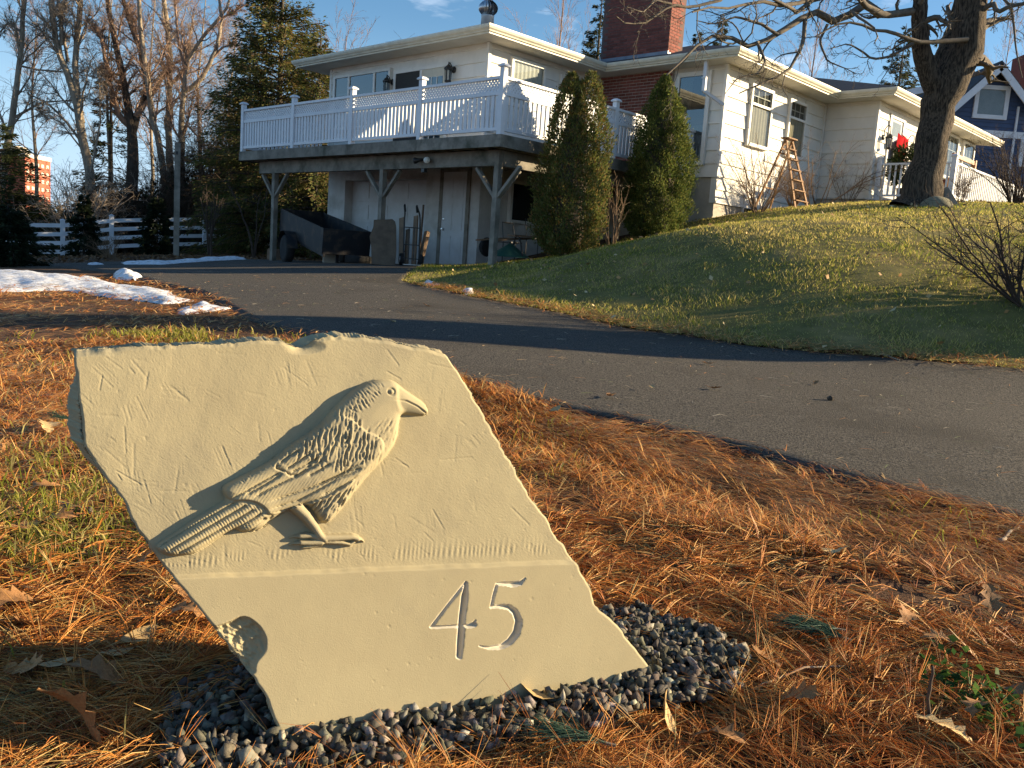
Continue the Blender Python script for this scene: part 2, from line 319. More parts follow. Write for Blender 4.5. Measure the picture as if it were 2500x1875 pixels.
def smooth_noise(x, y, f, seed=0):
    r = np.random.default_rng(seed); o = np.zeros(np.broadcast(x, y).shape)
    for k in range(6):
        a = r.uniform(0, 6.28); o = o + np.sin(f * (.6 + .25 * k) * (x * math.cos(a) + y * math.sin(a)) + r.uniform(0, 6.28)) / (1 + .25 * k)
    return o / 2.6

# driveway edges (read off the picture once, then plain world positions)
near_px = [(300, 671), (367, 692), (475, 711), (538, 742), (601, 777), (661, 796), (850, 850), (1000, 895), (1145, 936), (1264, 975), (1387, 1004), (1496, 1022), (1589, 1052), (1695, 1073), (1806, 1100), (1933, 1139), (2100, 1186), (2300, 1236), (2500, 1288)]
far_px = [(1010, 664), (980, 686), (1059, 705), (1138, 724), (1217, 738), (1300, 753), (1390, 771), (1516, 803), (1675, 822), (1801, 844), (1990, 863), (2116, 873), (2300, 888), (2500, 904)]
NEAR = [ground_at(*p) for p in near_px]; FAR = [ground_at(*p) for p in far_px]
NEAR = np.array([[-12.5, 19.0, 0], [-9.5, 18.2, 0]] + [[p[0], p[1], 0] for p in NEAR] + [[5.0, .9, 0], [14, -6, 0]])
FAR = np.array([[*W(12.0, 1.0, 0)[:2], 0], [*W(9.6, 2.4, 0)[:2], 0], [*W(4.0, 2.35, 0)[:2], 0], [*W(3.1, 1.0, 0)[:2], 0]] + [[p[0], p[1], 0] for p in FAR[1:]] + [[7.5, 6.2, 0], [22, 4.5, 0]])
DRIVE = np.r_[NEAR, FAR[::-1]]
GRAVEL_C = np.array([.15, 1.42])
def road_d(x, y):                                            # inside the driveway?
    return inpoly(x, y, DRIVE)

# the ground sheet
def axis_pts(lo, hi, c, fine, grow):
    a = [c]; s = fine
    while a[-1] < hi: a.append(a[-1] + s); s *= grow
    b = [c]; s = fine
    while b[-1] > lo: b.append(b[-1] - s); s *= grow
    return np.array(b[::-1][:-1] + a)
gx = axis_pts(-700, 700, 0, .035, 1.026); gy = axis_pts(-300, 1200, 1.6, .035, 1.026)
GX, GY = np.meshgrid(gx, gy); nearw = np.clip(1 - np.hypot(GX, GY) / 14, 0, 1)
GZ = gz(np.clip(GX, -200, 200), np.clip(GY, -150, 260)) + bumps(GX, GY) * nearw - .004
GZ -= .03 * road_d(GX, GY)
m, n = GX.shape; idx = np.arange(m * n).reshape(m, n)
Fq = np.stack([idx[:-1, :-1], idx[:-1, 1:], idx[1:, 1:], idx[1:, :-1]], -1).reshape(-1, 4)
ground_m = pm('needle_soil', (.13, .060, .024), (.055, .028, .013), 5.5, .95, .9, 55, c3=(.20, .095, .034), s3=2.6, bdist=.012)
raw('ground', np.stack([GX, GY, GZ], -1).reshape(-1, 3), Fq, ground_m, smooth=True, kind='structure')

# driveway: loft between its two edges, thick at the rim
K, NC = 260, 22
A = resample(NEAR, K); B = resample(FAR, K)
# pair the edges by relative position along the drive
rows = []
for j in range(NC + 1):
    t = j / NC; P = A * (1 - t) + B * t; P[:, 0] += .02 * np.sin(np.arange(K) * 1.9) * (j in (0, NC)); P[:, 2] = gz(P[:, 0], P[:, 1]) + .010 + .012 * math.sin(math.pi * t); rows.append(P)
sk0 = rows[0].copy(); d_ = np.c_[(A - B)[:, :2], np.zeros(K)]; d_ /= np.linalg.norm(d_, axis=1)[:, None]; sk0 += d_ * .025; sk0[:, 2] -= .06
sk1 = rows[-1].copy(); sk1 -= d_ * .025; sk1[:, 2] -= .06
DR = np.array([sk0] + rows + [sk1])
asphalt = pm('asphalt', (.165, .146, .120), (.026, .025, .024), 80, .9, 1.0, 100, c3=(.075, .066, .054), s3=.7, bdist=.024, spec=.2, contrast=(.40, .62))
mb = MB(); mb.grid(DR, flip=True); o = mb.build('driveway', asphalt, smooth=True, kind='structure')

# lawn
back = [W(2.9, 1.1, 0), W(.6, 1.6, 0), W(.4, 6.4, 0), W(-.7, 6.7, 0), W(-.75, 11.7, 0), W(-2.2, 11.75, 0), W(-2.3, 22, 0), np.array([24, 36, 0]), np.array([34, 10, 0]), np.array([22, 4.6, 0])]
LAWN = np.r_[FAR[3:-1], np.array([[21.9, 4.55, 0]]), np.array(back[::-1][1:])]
lx = np.arange(-3, 34, .13); ly = np.arange(4, 37, .13); LX, LY = np.meshgrid(lx, ly); ins = inpoly(LX, LY, LAWN)
LZ = gz(LX, LY) + .012 + .012 * smooth_noise(LX, LY, 5, 3); m, n = LX.shape; idx = np.arange(m * n).reshape(m, n)
ok = ins[:-1, :-1] & ins[1:, :-1] & ins[:-1, 1:] & ins[1:, 1:]
Fq = np.stack([idx[:-1, :-1], idx[:-1, 1:], idx[1:, 1:], idx[1:, :-1]], -1)[ok]
used = np.unique(Fq); rm = np.full(m * n, -1); rm[used] = np.arange(len(used))
lawn_m = pm('lawn_turf', (.20, .165, .040), (.115, .10, .026), 3.0, .95, .8, 40, c3=(.30, .215, .075), s3=.9, bdist=.02)
raw('lawn', np.stack([LX, LY, LZ], -1).reshape(-1, 3)[used], rm[Fq], lawn_m, smooth=True, kind='structure')
# ------------------------------------------------------------------ the carved address stone
BLp = ground_at(700, 1822); BRp = ground_at(1603, 1666); BLp[2] = BRp[2] = 0.0
e1 = BRp - BLp; e1 /= np.linalg.norm(e1); _nh = np.array([e1[1], -e1[0], 0])      # towards the camera
TILT = R(11); e2 = np.array([0, 0, math.cos(TILT)]) - _nh * math.sin(TILT); SN = np.cross(e1, e2)
if SN @ _nh < 0: SN = -SN
def on_stone(x, y):
    c = np.stack([(np.asarray(x) - 1250) / F, (np.asarray(y) - 937.5) / F, np.ones(np.shape(x))], -1)
    d = c @ np.stack([RT, FW, UP], 1); t = ((BLp - CAM) @ SN) / (d @ SN); return CAM + d * t[..., None]
def pl(P, n):
    return resample(np.array(P, float), n)
NS = 470
top = [(181, 853), (225, 848), (280, 849), (339, 845), (420, 842), (509, 839), (570, 837), (633, 832), (684, 830), (706, 839), (725, 846), (742, 846), (763, 835), (791, 823), (836, 820), (904, 826), (940, 829), (972, 836), (1010, 846), (1051, 853), (1090, 864)]
right = [(1090, 864), (1107, 890), (1126, 918), (1153, 960), (1198, 1045), (1230, 1102), (1266, 1164), (1310, 1234), (1356, 1305), (1412, 1388), (1436, 1428), (1443, 1450), (1448, 1477), (1476, 1500), (1503, 1524), (1543, 1575), (1580, 1622), (1604, 1668), (1614, 1690)]
left = [(181, 853), (181, 875), (187, 943), (196, 997), (200, 1040), (205, 1084), (219, 1113), (245, 1149), (274, 1189), (299, 1218), (313, 1250), (331, 1286), (353, 1320), (387, 1365), (430, 1418), (474, 1470), (524, 1532), (560, 1582), (607, 1637), (636, 1680), (648, 1698), (669, 1760), (690, 1803), (714, 1828), (722, 1855)]
bot = [(722, 1855), (1000, 1805), (1300, 1750), (1614, 1690)]
s_ = np.linspace(0, 1, NS)
T_, B_, L_, R_ = pl(top, NS), pl(bot, NS), pl(left, NS), pl(right, NS)
rs = np.random.default_rng(3)
def rough(n, amp, k): 
    r = rs.normal(0, 1, n); ker = np.hanning(k); r = np.convolve(r, ker / ker.sum(), 'same'); r *= np.sin(np.linspace(0, math.pi, n)) ** .3; return r / (r.std() + 1e-9) * amp
T_[:, 1] += rough(NS, 1.1, 13); L_[:, 0] += rough(NS, 1.4, 15); R_[:, 0] += rough(NS, 1.3, 13) + rough(NS, 1.6, 40)
U_, V_ = np.meshgrid(s_, s_)                                   # V runs from the top edge to the bottom one
PXY = ((1 - V_)[..., None] * T_[None] + V_[..., None] * B_[None] + (1 - U_)[..., None] * L_[:, None] + U_[..., None] * R_[:, None]
       - ((1 - U_) * (1 - V_))[..., None] * T_[0] - (U_ * (1 - V_))[..., None] * T_[-1] - ((1 - U_) * V_)[..., None] * B_[0] - (U_ * V_)[..., None] * B_[-1])
X, Y = PXY[..., 0], PXY[..., 1]
def dline(P, x=X, y=Y):                                        # distance to a polyline and its signed side
    P = np.asarray(P, float); best = np.full(x.shape, 1e9); sg = np.zeros(x.shape); ar = np.zeros(x.shape); acc = 0
    for i in range(len(P) - 1):
        a, b = P[i], P[i + 1]; d = b - a; L = math.hypot(*d) + 1e-9; t = np.clip(((x - a[0]) * d[0] + (y - a[1]) * d[1]) / L ** 2, 0, 1)
        q = np.hypot(x - a[0] - t * d[0], y - a[1] - t * d[1]); k = q < best; best = np.where(k, q, best)
        sg = np.where(k, np.sign((x - a[0]) * d[1] - (y - a[1]) * d[0]), sg); ar = np.where(k, acc + t * L, ar); acc += L
    return best, sg, ar / acc
def smooth_poly(P, n, it=2):
    P = np.asarray(P, float)
    for _ in range(it): Q = np.roll(P, -1, 0); P = np.stack([.75 * P + .25 * Q, .25 * P + .75 * Q], 1).reshape(-1, 2)
    return P
def sdf(P):
    P = np.asarray(P, float); d, _, _ = dline(np.r_[P, P[:1]]); return np.where(inpoly(X, Y, P), d, -d)
def sstep(a, b, x): t = np.clip((x - a) / (b - a), 0, 1); return t * t * (3 - 2 * t)
def nz(f, seed): return smooth_noise(X, Y, f, seed)
MM = .00083                                                     # metres per picture unit at the stone
H = .0022 * nz(.012, 1) + .0005 * nz(.03, 2) + .00012 * nz(.11, 5)
H += rs.normal(0, .00010, H.shape)
# ledge and the plain lower panel
ledge = 1424.5 - .0385 * X; band = 5.5
low = sstep(-band, band, Y - ledge + 1.2 * nz(.08, 9)); H = H * (1 - .65 * low) + .0075 * low
# chisel marks on the upper field
upm = sstep(0, 25, ledge - 12 - Y)
rt_ = np.random.default_rng(12)
for i in range(135):
    x0, y0 = 200 + 1130 * rt_.random() ** 1.25, rt_.uniform(860, 1385); kind = rt_.random()
    if kind < .45: a = rt_.normal(1.45, .18)
    elif kind < .8: a = rt_.normal(.75, .2)
    else: a = rt_.normal(.25, .2)
    ln = rt_.uniform(10, 75); a2 = (math.cos(a) * ln / 2, math.sin(a) * ln / 2)
    reps = 1 if rt_.random() < .55 else rt_.integers(3, 7)
    for q in range(reps):
        ox, oy = -math.sin(a) * q * rt_.uniform(4.5, 7), math.cos(a) * q * rt_.uniform(4.5, 7)
        cx, cy = x0 + ox, y0 + oy; m_ = (np.abs(X - cx) < ln) & (np.abs(Y - cy) < ln)
        if not m_.any(): continue
        xs, ys = X[m_], Y[m_]; d, sg, ar = dline([(cx - a2[0], cy - a2[1]), (cx + a2[0], cy + a2[1])], xs, ys)
        w = rt_.uniform(1.5, 3.6); dep = rt_.uniform(.00012, .00062) * (.55 if reps > 1 else 1)
        H[m_] -= dep * np.exp(-(d / w) ** 2) * upm[m_] - .4 * dep * np.exp(-((d - 3.2) / 2) ** 2) * (sg > 0) * upm[m_]
vb = sstep(-75, -20, Y - ledge) * upm                            # combed strokes just above the ledge
H += vb * .00055 * np.sin(X * .55 + 2.2 * np.sin(X * .043) + .06 * Y) * (nz(.05, 21) > -.1)
pits = rt_.uniform([250, 900], [1500, 1780], (160, 2))
for px_, py_ in pits:
    r = rt_.uniform(1.5, 3.2); m_ = (np.abs(X - px_) < 12) & (np.abs(Y - py_) < 12); H[m_] -= rt_.uniform(.0002, .0008) * np.exp(-((X[m_] - px_) ** 2 + (Y[m_] - py_) ** 2) / r ** 2)
# broken corner, low on the left, and bruised top left edge
chip = sdf(smooth_poly([(500, 1528), (545, 1522), (590, 1498), (622, 1512), (648, 1545), (651, 1580), (636, 1603), (622, 1618), (624, 1640), (596, 1650)], 0, 2))
cm = chip > 0; rr = nz(.16, 31) + .7 * nz(.33, 32) + .5 * rs.normal(0, .35, H.shape)
H = np.where(cm, H - .013 * (1 - np.exp(-chip / 7)) - .010 * np.clip((Y - X * .35 - 1380) / 60, 0, 1) * (1 - np.exp(-chip / 10)) + .0030 * rr * np.clip(chip / 5, 0, 1), H)
edge_t, _, _ = dline(T_); tl = np.clip(1 - edge_t / 20, 0, 1) * sstep(330, 180, X)
H -= tl * (.014 + .004 * nz(.12, 41)); H -= np.clip(1 - edge_t / 9, 0, 1) * (.003 + .002 * nz(.08, 42))
notch = np.hypot((X - 735) / 62, (Y - 846) / 20); H -= .012 * np.clip(1 - notch, 0, 1) * sstep(690, 740, X) 
for E_, k in ((R_, 51), (L_, 52)):
    d, _, _ = dline(E_[::6]); H -= np.clip(1 - d / 6, 0, 1) ** 1.5 * (.004 + .003 * nz(.13, k))
# the bird
OUT = [(917, 927), (931, 926), (960, 928), (985, 950), (1014, 969), (1036, 985), (1045, 1001), (1041, 1014), (1021, 1016), (1000, 1014), (978, 1011), (974, 1026), (971, 1047), (969, 1066), (960, 1088), (939, 1116), (917, 1139), (888, 1171), (859, 1207), (834, 1239), (815, 1261), (800, 1277), (783, 1276), (768, 1258), (752, 1237), (735, 1232), (712, 1242), (693, 1250), (680, 1258), (657, 1272), (640, 1288), (621, 1297), (603, 1299), (586, 1299), (572, 1291), (534, 1311), (480, 1351), (444, 1356), (415, 1358), (393, 1351), (378, 1334), (386, 1325), (425, 1300), (480, 1261), (534, 1228), (549, 1220), (538, 1194), (548, 1181), (580, 1165), (624, 1144), (671, 1115), (715, 1079), (769, 1046), (808, 1000), (834, 975), (856, 953), (888, 935)]
bird = sdf(smooth_poly(OUT, 0, 2)); HB = .017 * (1 - np.exp(-np.clip(bird, 0, None) / 5.5)) + .007 * (1 - np.exp(-np.clip(bird, 0, None) / 30))
def shade_zone(P, w=8): return sstep(0, w, sdf(smooth_poly(P, 0, 2)))
def warp(ax, ay, per, seed, wv=1.0):
    return np.sin(2 * math.pi * (X * ax + Y * ay) / per + wv * 1.9 * nz(.055, seed) + wv * .9 * nz(.16, seed + 1))
beak = shade_zone([(958, 932), (990, 952), (1018, 970), (1038, 986), (1046, 1002), (1040, 1016), (1000, 1016), (972, 1012), (955, 985)], 14)
HB *= 1 - .18 * beak
wingP = [(889, 1054), (914, 1061), (931, 1079), (926, 1105), (901, 1136), (860, 1168), (845, 1192), (800, 1212), (752, 1232), (700, 1246), (650, 1259), (641, 1236), (606, 1219), (552, 1222), (536, 1192), (556, 1175), (624, 1142), (671, 1112), (715, 1076), (769, 1043), (820, 1010), (850, 1020), (872, 1040)]
def strokes(P, n, ang, jit, L0, L1, dep, w_, seed, curve=.25):
    global HB
    q = np.random.default_rng(seed); P = np.array(P, float); lo, hi = P.min(0), P.max(0); k = 0
    while k < n:
        c = q.uniform(lo, hi)
        if not inpoly(np.array([c[0]]), np.array([c[1]]), P)[0]: continue
        k += 1; a = ang(c) + q.normal(0, jit); L = q.uniform(L0, L1); t = np.array([math.cos(a), math.sin(a)]); nn = np.array([-t[1], t[0]]); b = q.normal(0, curve) * L * .3
        pts = [c - t * L / 2, c + nn * b, c + t * L / 2]; m_ = (np.abs(X - c[0]) < L * .8 + 6) & (np.abs(Y - c[1]) < L * .8 + 6)
        d, sg, ar = dline(resample(pts, 7), X[m_], Y[m_]); tp = np.clip(np.minimum(ar, 1 - ar) * 5, .1, 1); e = dep * q.uniform(.6, 1.25)
        HB[m_] += (bird[m_] > 1) * tp * e * (-np.exp(-(d / w_) ** 2) + .45 * np.exp(-((d - w_ * 1.8) / w_) ** 2))
wd = sdf(smooth_poly(wingP, 0, 2)); HB += .0055 * sstep(0, 5, wd) * (bird > 0)
mantle = shade_zone([(700, 1098), (769, 1050), (830, 1000), (858, 1005), (880, 1048), (915, 1068), (928, 1085), (915, 1112), (880, 1128), (820, 1142), (770, 1128), (735, 1118)], 10)
MANT = [(690, 1100), (769, 1046), (812, 1003), (850, 1000), (880, 1048), (915, 1068), (928, 1085), (915, 1115), (880, 1132), (820, 1146), (770, 1132), (725, 1122)]
strokes(MANT, 150, lambda c: 1.93 - (c[0] - 700) * .0011, .14, 22, 44, .0017, 2.3, 61); strokes(MANT, 60, lambda c: 1.75, .3, 10, 22, .0010, 2.0, 62)
wz = sstep(2, 8, wd) * (1 - mantle); HB += wz * .00065 * warp(.82, .57, 6.8, 71, .5) * (.8 + .4 * nz(.1, 72))
for Lp in ([(553, 1220), (594, 1198), (640, 1172), (684, 1148)], [(591, 1208), (640, 1182), (686, 1153)], [(610, 1214), (651, 1191), (717, 1160), (768, 1121)], [(651, 1222), (700, 1206), (752, 1188), (812, 1163), (870, 1130)],
           [(648, 1242), (720, 1220), (768, 1194), (815, 1167), (880, 1143)], [(654, 1252), (727, 1233), (790, 1208), (840, 1180)], [(702, 1152), (740, 1134), (774, 1113)], [(720, 1159), (755, 1139), (786, 1119)], [(742, 1161), (770, 1147), (800, 1129)],
           [(676, 1131), (702, 1112), (728, 1097)], [(690, 1146), (720, 1126), (755, 1104)], [(766, 1183), (820, 1158), (876, 1140)], [(775, 1208), (830, 1183), (868, 1160)], [(672, 1131), (668, 1142), (690, 1150)], [(690, 1150), (700, 1158), (722, 1159)], [(600, 1150), (650, 1128), (700, 1098)]):
    d, sg, ar = dline(pl(Lp, 24)); tp = np.clip(np.minimum(ar, 1 - ar) * 8, 0.15, 1)
    HB -= (bird > 0) * tp * (.0046 * np.exp(-(d / 2.3) ** 2) + .0026 * np.exp(-d / 9) * (sg > 0))
tailP = [(549, 1222), (600, 1220), (645, 1238), (650, 1262), (620, 1292), (575, 1290), (534, 1310), (480, 1350), (444, 1356), (393, 1350), (378, 1333), (425, 1300), (480, 1261)]
tz = shade_zone(tailP, 6) * (1 - sstep(-2, 3, wd))
b0, b1 = np.array([556., 1212.]), np.array([648., 1262.]); t0, t1 = np.array([372., 1322.]), np.array([478., 1362.])
def side(p, q): return ((X - p[0]) * (q[1] - p[1]) - (Y - p[1]) * (q[0] - p[0])) / np.hypot(*(q - p))
sa, sb = np.abs(side(b0, t0)), np.abs(side(b1, t1)); fr = sa / (sa + sb + 1e-6)
HB += tz * (.0006 * warp(.86, -.50, 7.4, 81, .7) * (.7 + .5 * nz(.09, 83)) + .0018 * np.abs(np.sin(math.pi * fr * 5)))
for k in range(1, 5):
    a_ = b0 + (b1 - b0) * k / 5; c_ = t0 + (t1 - t0) * (k / 5); d, sg, ar = dline(pl([a_, (a_ + c_) / 2 + np.array([2, 3]) * (k - 2.5) * .6, c_], 20)); HB -= tz * (.0042 * np.exp(-(d / 2.4) ** 2) + .0016 * np.exp(-d / 8) * (sg > 0))
d, sg, ar = dline([(642, 1262), (610, 1276), (575, 1291), (480, 1352)]); HB -= (bird > 0) * .004 * np.exp(-(d / 2.4) ** 2)
for Lp in ([(655, 1262), (640, 1275), (622, 1295)], [(643, 1264), (622, 1282), (606, 1298)], [(660, 1258), (655, 1270), (642, 1286)]):
    d, sg, ar = dline(Lp); HB -= (bird > 0) * .004 * np.exp(-(d / 2.6) ** 2)
thigh = shade_zone([(752, 1236), (800, 1215), (845, 1196), (856, 1205), (815, 1260), (798, 1276), (783, 1275)], 5)
strokes([(752, 1236), (800, 1215), (845, 1196), (856, 1205), (815, 1260), (798, 1276), (783, 1275)], 55, lambda c: 2.05, .10, 24, 48, .0022, 2.3, 91, .12)
breast = shade_zone([(968, 1040), (968, 1070), (958, 1090), (915, 1140), (860, 1205), (850, 1190), (905, 1136), (932, 1105), (936, 1080), (925, 1060)], 6); strokes([(966, 1030), (969, 1060), (958, 1088), (915, 1138), (860, 1203), (850, 1190), (905, 1136), (932, 1105), (936, 1080), (905, 1050), (920, 1025)], 75, lambda c: 2.1, .2, 12, 30, .0008, 2.0, 95)
strokes([(835, 985), (870, 952), (905, 932), (928, 936), (915, 965), (880, 1000), (860, 1012)], 70, lambda c: 1.0, .2, 8, 18, .0007, 1.9, 99); strokes([(560, 1170), (624, 1142), (715, 1078), (769, 1045), (778, 1052), (720, 1088), (630, 1152), (565, 1180)], 70, lambda c: 1.25, .2, 8, 16, .0011, 1.9, 98)
er = np.hypot(X - 947, Y - 957); HB += -.0028 * np.exp(-((er - 7.5) / 2.2) ** 2) + .0020 * np.exp(-(er / 4.2) ** 2)
d, sg, ar = dline(pl([(955, 976), (985, 979), (1012, 992), (1041, 1013)], 20)); HB -= (.0030 * np.exp(-(d / 1.9) ** 2) - .0012 * np.exp(-(d / 6) ** 2) * (sg > 0)) * np.clip(ar * 3, .25, 1)
on = sstep(-1.2, 1.2, bird); H = H * (1 - .8 * on) + HB * on
# legs and toes
leg = np.zeros(H.shape)
def limb(P, r0, r1, lift):
    global leg
    d, _, ar = dline(pl(P, 20)); r = r0 + (r1 - r0) * ar; leg = np.maximum(leg, np.where(d < r, np.sqrt(np.clip(r * r - d * d, 0, None)) * MM * 1.15 + lift * np.clip((r - d) / 3, 0, 1), 0))
limb([(716, 1232), (742, 1256), (764, 1284), (778, 1306), (790, 1315)], 17, 9, .008); limb([(786, 1312), (830, 1311), (858, 1310), (870, 1314)], 10, 8, .007); limb([(866, 1311), (880, 1317), (886, 1321)], 6, 2.5, .006)
limb([(790, 1320), (830, 1323), (852, 1328), (862, 1322)], 8, 5, .005); limb([(780, 1312), (756, 1306), (730, 1308)], 9, 7, .006); limb([(732, 1308), (716, 1309), (706, 1312)], 6, 2, .005)
limb([(782, 1322), (752, 1324), (732, 1324)], 9, 7, .006); limb([(732, 1324), (716, 1326), (706, 1330)], 6, 2, .005); limb([(782, 1328), (756, 1334), (738, 1336)], 6, 4, .003)
legm = (leg > 0) & (bird < 6); H = np.where(legm, np.maximum(H, H * .3 + leg), H)
# the numerals, cut as V grooves
DG = np.zeros(H.shape); dig4 = np.zeros(H.shape, bool); dig5 = np.zeros(H.shape, bool)
def cut(P, w0, w1, which):
    global DG
    d, _, ar = dline(pl(P, 40)); w = np.interp(ar, np.linspace(0, 1, len(w0)), w0) if not np.isscalar(w0) else w0 + (w1 - w0) * ar
    w = w * 1.13; g = np.clip(w - d, 0, None); DG = np.maximum(DG, g); which |= g > 0
cut([(1135, 1420), (1124, 1505), (1117, 1600)], [3, 8.5, 8, 8, 8, 7], 0, dig4)
cut([(1134, 1420), (1090, 1475), (1049, 1529)], 3.2, 3.2, dig4); cut([(1049, 1529), (1100, 1527), (1140, 1526), (1153, 1522)], [3.6, 3.4, 3.6, 6], 0, dig4); cut([(1150, 1523), (1157, 1511)], 5, 1.2, dig4)
cut([(1279, 1409), (1266, 1422), (1248, 1425), (1228, 1423), (1210, 1424)], [1.2, 5, 6.5, 5, 3.5], 0, dig5); cut([(1209, 1425), (1201, 1452), (1195, 1481)], 3.4, 3.4, dig5)
cut([(1195, 1481), (1215, 1478), (1238, 1480), (1254, 1493), (1262, 1515), (1256, 1543), (1240, 1564), (1218, 1577), (1190, 1580), (1167, 1575)], [3, 5, 6.5, 8, 8.6, 8.4, 7.6, 5.5, 3.6, 2], 0, dig5)
H -= DG * MM * 1.75
PS = on_stone(X, Y); P3 = PS + SN * H[..., None]
stone = thing('address_stone', 'buff sandstone slab carved with a crow and the number 45, set in dark gravel', 'carved stone', (BLp + BRp) / 2)
idx = np.arange(NS * NS).reshape(NS, NS); Q4 = np.stack([idx[:-1, :-1], idx[1:, :-1], idx[1:, 1:], idx[:-1, 1:]], -1).reshape(-1, 4)
def fmask(m): return (m.ravel()[Q4].sum(1) >= 2)
f_b = fmask((bird > 0) | legm); f4 = fmask(dig4) & ~f_b; f5 = fmask(dig5) & ~f_b & ~f4
VA = P3.reshape(-1, 3)
def piece(name, sel, label=None, mt='stone'):
    q = Q4[sel]; u = np.unique(q); rm = np.full(len(VA), -1); rm[u] = np.arange(len(u)); return raw(name, VA[u], rm[q], M[mt], stone, True, label=label)
piece('carved_bird', f_b, 'crow in raised relief standing in profile, facing right'); piece('numeral', f4, 'cut figure 4', 'stonecut'); piece('numeral', f5, 'cut figure 5', 'stonecut')
# slab: the remaining face, its broken sides and back
q = Q4[~(f_b | f4 | f5)]; loop = np.r_[idx[0, :], idx[1:, -1], idx[-1, :-1][::-1], idx[:-1, 0][::-1][:-1]]
ring0 = VA[loop]; ctr = VA.mean(0); nl = len(loop); out2 = ring0 - ctr; out2 -= SN * (out2 @ SN)[:, None]; out2 /= np.linalg.norm(out2, axis=1)[:, None]
an = np.arange(nl); is_left = (an > nl - NS)
Vs = [VA]; rings = [loop]; base = len(VA)
for k, (dep, bul) in enumerate(((.006, .0), (.018, .003), (.036, .007), (.058, .010), (.082, .009), (.105, .004), (.122, -.012))):
    wob = .004 * np.sin(an * .05 + k * 1.3) + .003 * np.sin(an * .17 + k * 2.1) + rs.normal(0, .0012, nl)
    lb = np.where(is_left, np.exp(-((an - (nl - NS) - NS * .84) / (NS * .11)) ** 2) * .040 * math.sin(math.pi * min(1, dep / .11)), 0)
    lb = lb + np.where(is_left, np.exp(-((an - (nl - NS) - NS * .06) / (NS * .09)) ** 2) * .010 * math.sin(math.pi * min(1, dep / .11)) - dep * .30, 0)
    Vs.append(ring0 - SN * dep + out2 * (np.where(is_left, .2, 1) * bul * np.clip(np.where(is_left, (an[-1] - an) / 150, 1), 0.1, 1) + wob * .6 + lb)[:, None]); rings.append(base + an); base += nl
Vs.append((ctr - SN * .135)[None]); VV = np.concatenate(Vs)
sq = [np.stack([rings[k], rings[k + 1], np.roll(rings[k + 1], -1), np.roll(rings[k], -1)], -1) for k in range(len(rings) - 1)]
cap_ = np.stack([rings[-1], np.full(nl, base), np.full(nl, base), np.roll(rings[-1], -1)], -1)
allq = np.concatenate([q] + sq); u = np.unique(np.r_[allq.ravel(), [base]]); rm = np.full(len(VV), -1); rm[u] = np.arange(len(u))
sl_o = raw('slab', VV[u], rm[allq], M['stone'], stone, True)
mb = MB(); mb.add(np.r_[VV[rings[-1]], VV[base][None]], [(i, nl, (i + 1) % nl) for i in range(nl)]); mb.build('slab_back', M['stone'], stone)
# ------------------------------------------------------------------ the house
house = thing('house', 'long white clapboard bungalow on the hill with a brick chimney and garage below', 'house', W(3.05, 2.5, .55))
def hpart(name, mb, mat, parent=house, **k): return mb.build(name, mat, parent, **k)
ZS = 5.60                                                        # soffit height
# --- walls: backing slab plus one clapboard per course
def wall(p, q, z0, z1, out, cuts=(), expo=.305, first=None):
    """p,q: (u,v) ends; out: (du,dv) outward; boards run from p to q, skipping the (s0,s1,za,zb) openings"""
    p, q = np.array(p, float), np.array(q, float); L = np.hypot(*(q - p)); t = (q - p) / L; out = np.array(out, float)
    th = -.14
    def P(s, o, z): a = p + t * s + out * o; return W(a[0], a[1], z)
    mb = MB(); mb.box(P(0, 0, z0), P(L, 0, z0) - P(0, 0, z0), P(0, th, z0) - P(0, 0, z0), np.array([0, 0, z1 - z0])); w = hpart('wall', mb, M['trim'])
    z = z0 if first is None else first
    while z < z1 - .02:
        zt = min(z + expo, z1); segs = [(0, L)]
        for s0, s1, za, zb in cuts:
            if zb > z + .02 and za < zt - .02:
                segs = [g for a, b in segs for g in ((a, min(b, s0)), (max(a, s1), b)) if g[1] - g[0] > .03]
        for a, b in segs:
            V = []
            for s in (a, b):
                V += [P(s, .002, z), P(s, .034, z), P(s, .034, z + .012), P(s, .004, zt), P(s, .002, zt)]
            Fs = [(0, 1, 6, 5), (1, 2, 7, 6), (2, 3, 8, 7), (3, 4, 9, 8), (4, 3, 2, 1, 0), (5, 6, 7, 8, 9)]
            b_ = MB(); b_.add(V, Fs); b_.build('siding_board', M['siding'], w)
        z += expo
    return w
wall((9.12, 2.5), (3.05, 2.5), 3.05, ZS, (0, -1), [(.18, 2.75, 3.0, 5.45), (2.72, 4.85, 3.0, 5.35)])
wall((3.05, 2.5), (3.05, 6.59), 3.05, ZS, (-1, 0), [(.7, 1.85, 4.36, 5.42), (2.43, 3.1, 4.36, 5.36)])
wall((.80, 6.59), (-.62, 6.59), 3.05, ZS, (0, -1), [(.12, 1.0, 3.3, 5.45)])
wall((-.62, 6.59), (-.62, 11.85), 2.46, ZS, (-1, 0), [(1.08, 2.16, 3.92, 5.38), (3.06, 4.04, 3.92, 5.42)])
wall((-.62, 11.85), (-2.07, 11.85), 3.06, ZS, (0, -1))
wall((-2.07, 11.85), (-2.07, 19.9), 3.06, ZS, (-1, 0), [(.78, 1.85, 3.0, 5.40), (5.1, 6.3, 4.2, 5.58), (6.8, 7.95, 4.2, 5.55)])
mb = MB(); mb.hbox(9.12, 8.98, 2.6, 9.4, 3.05, ZS); mb.hbox(5.6, 8.97, 9.26, 9.4, 3.05, ZS); mb.hbox(5.6, 5.46, 9.41, 19.8, 3.05, ZS); hpart('wall', mb, M['siding'])
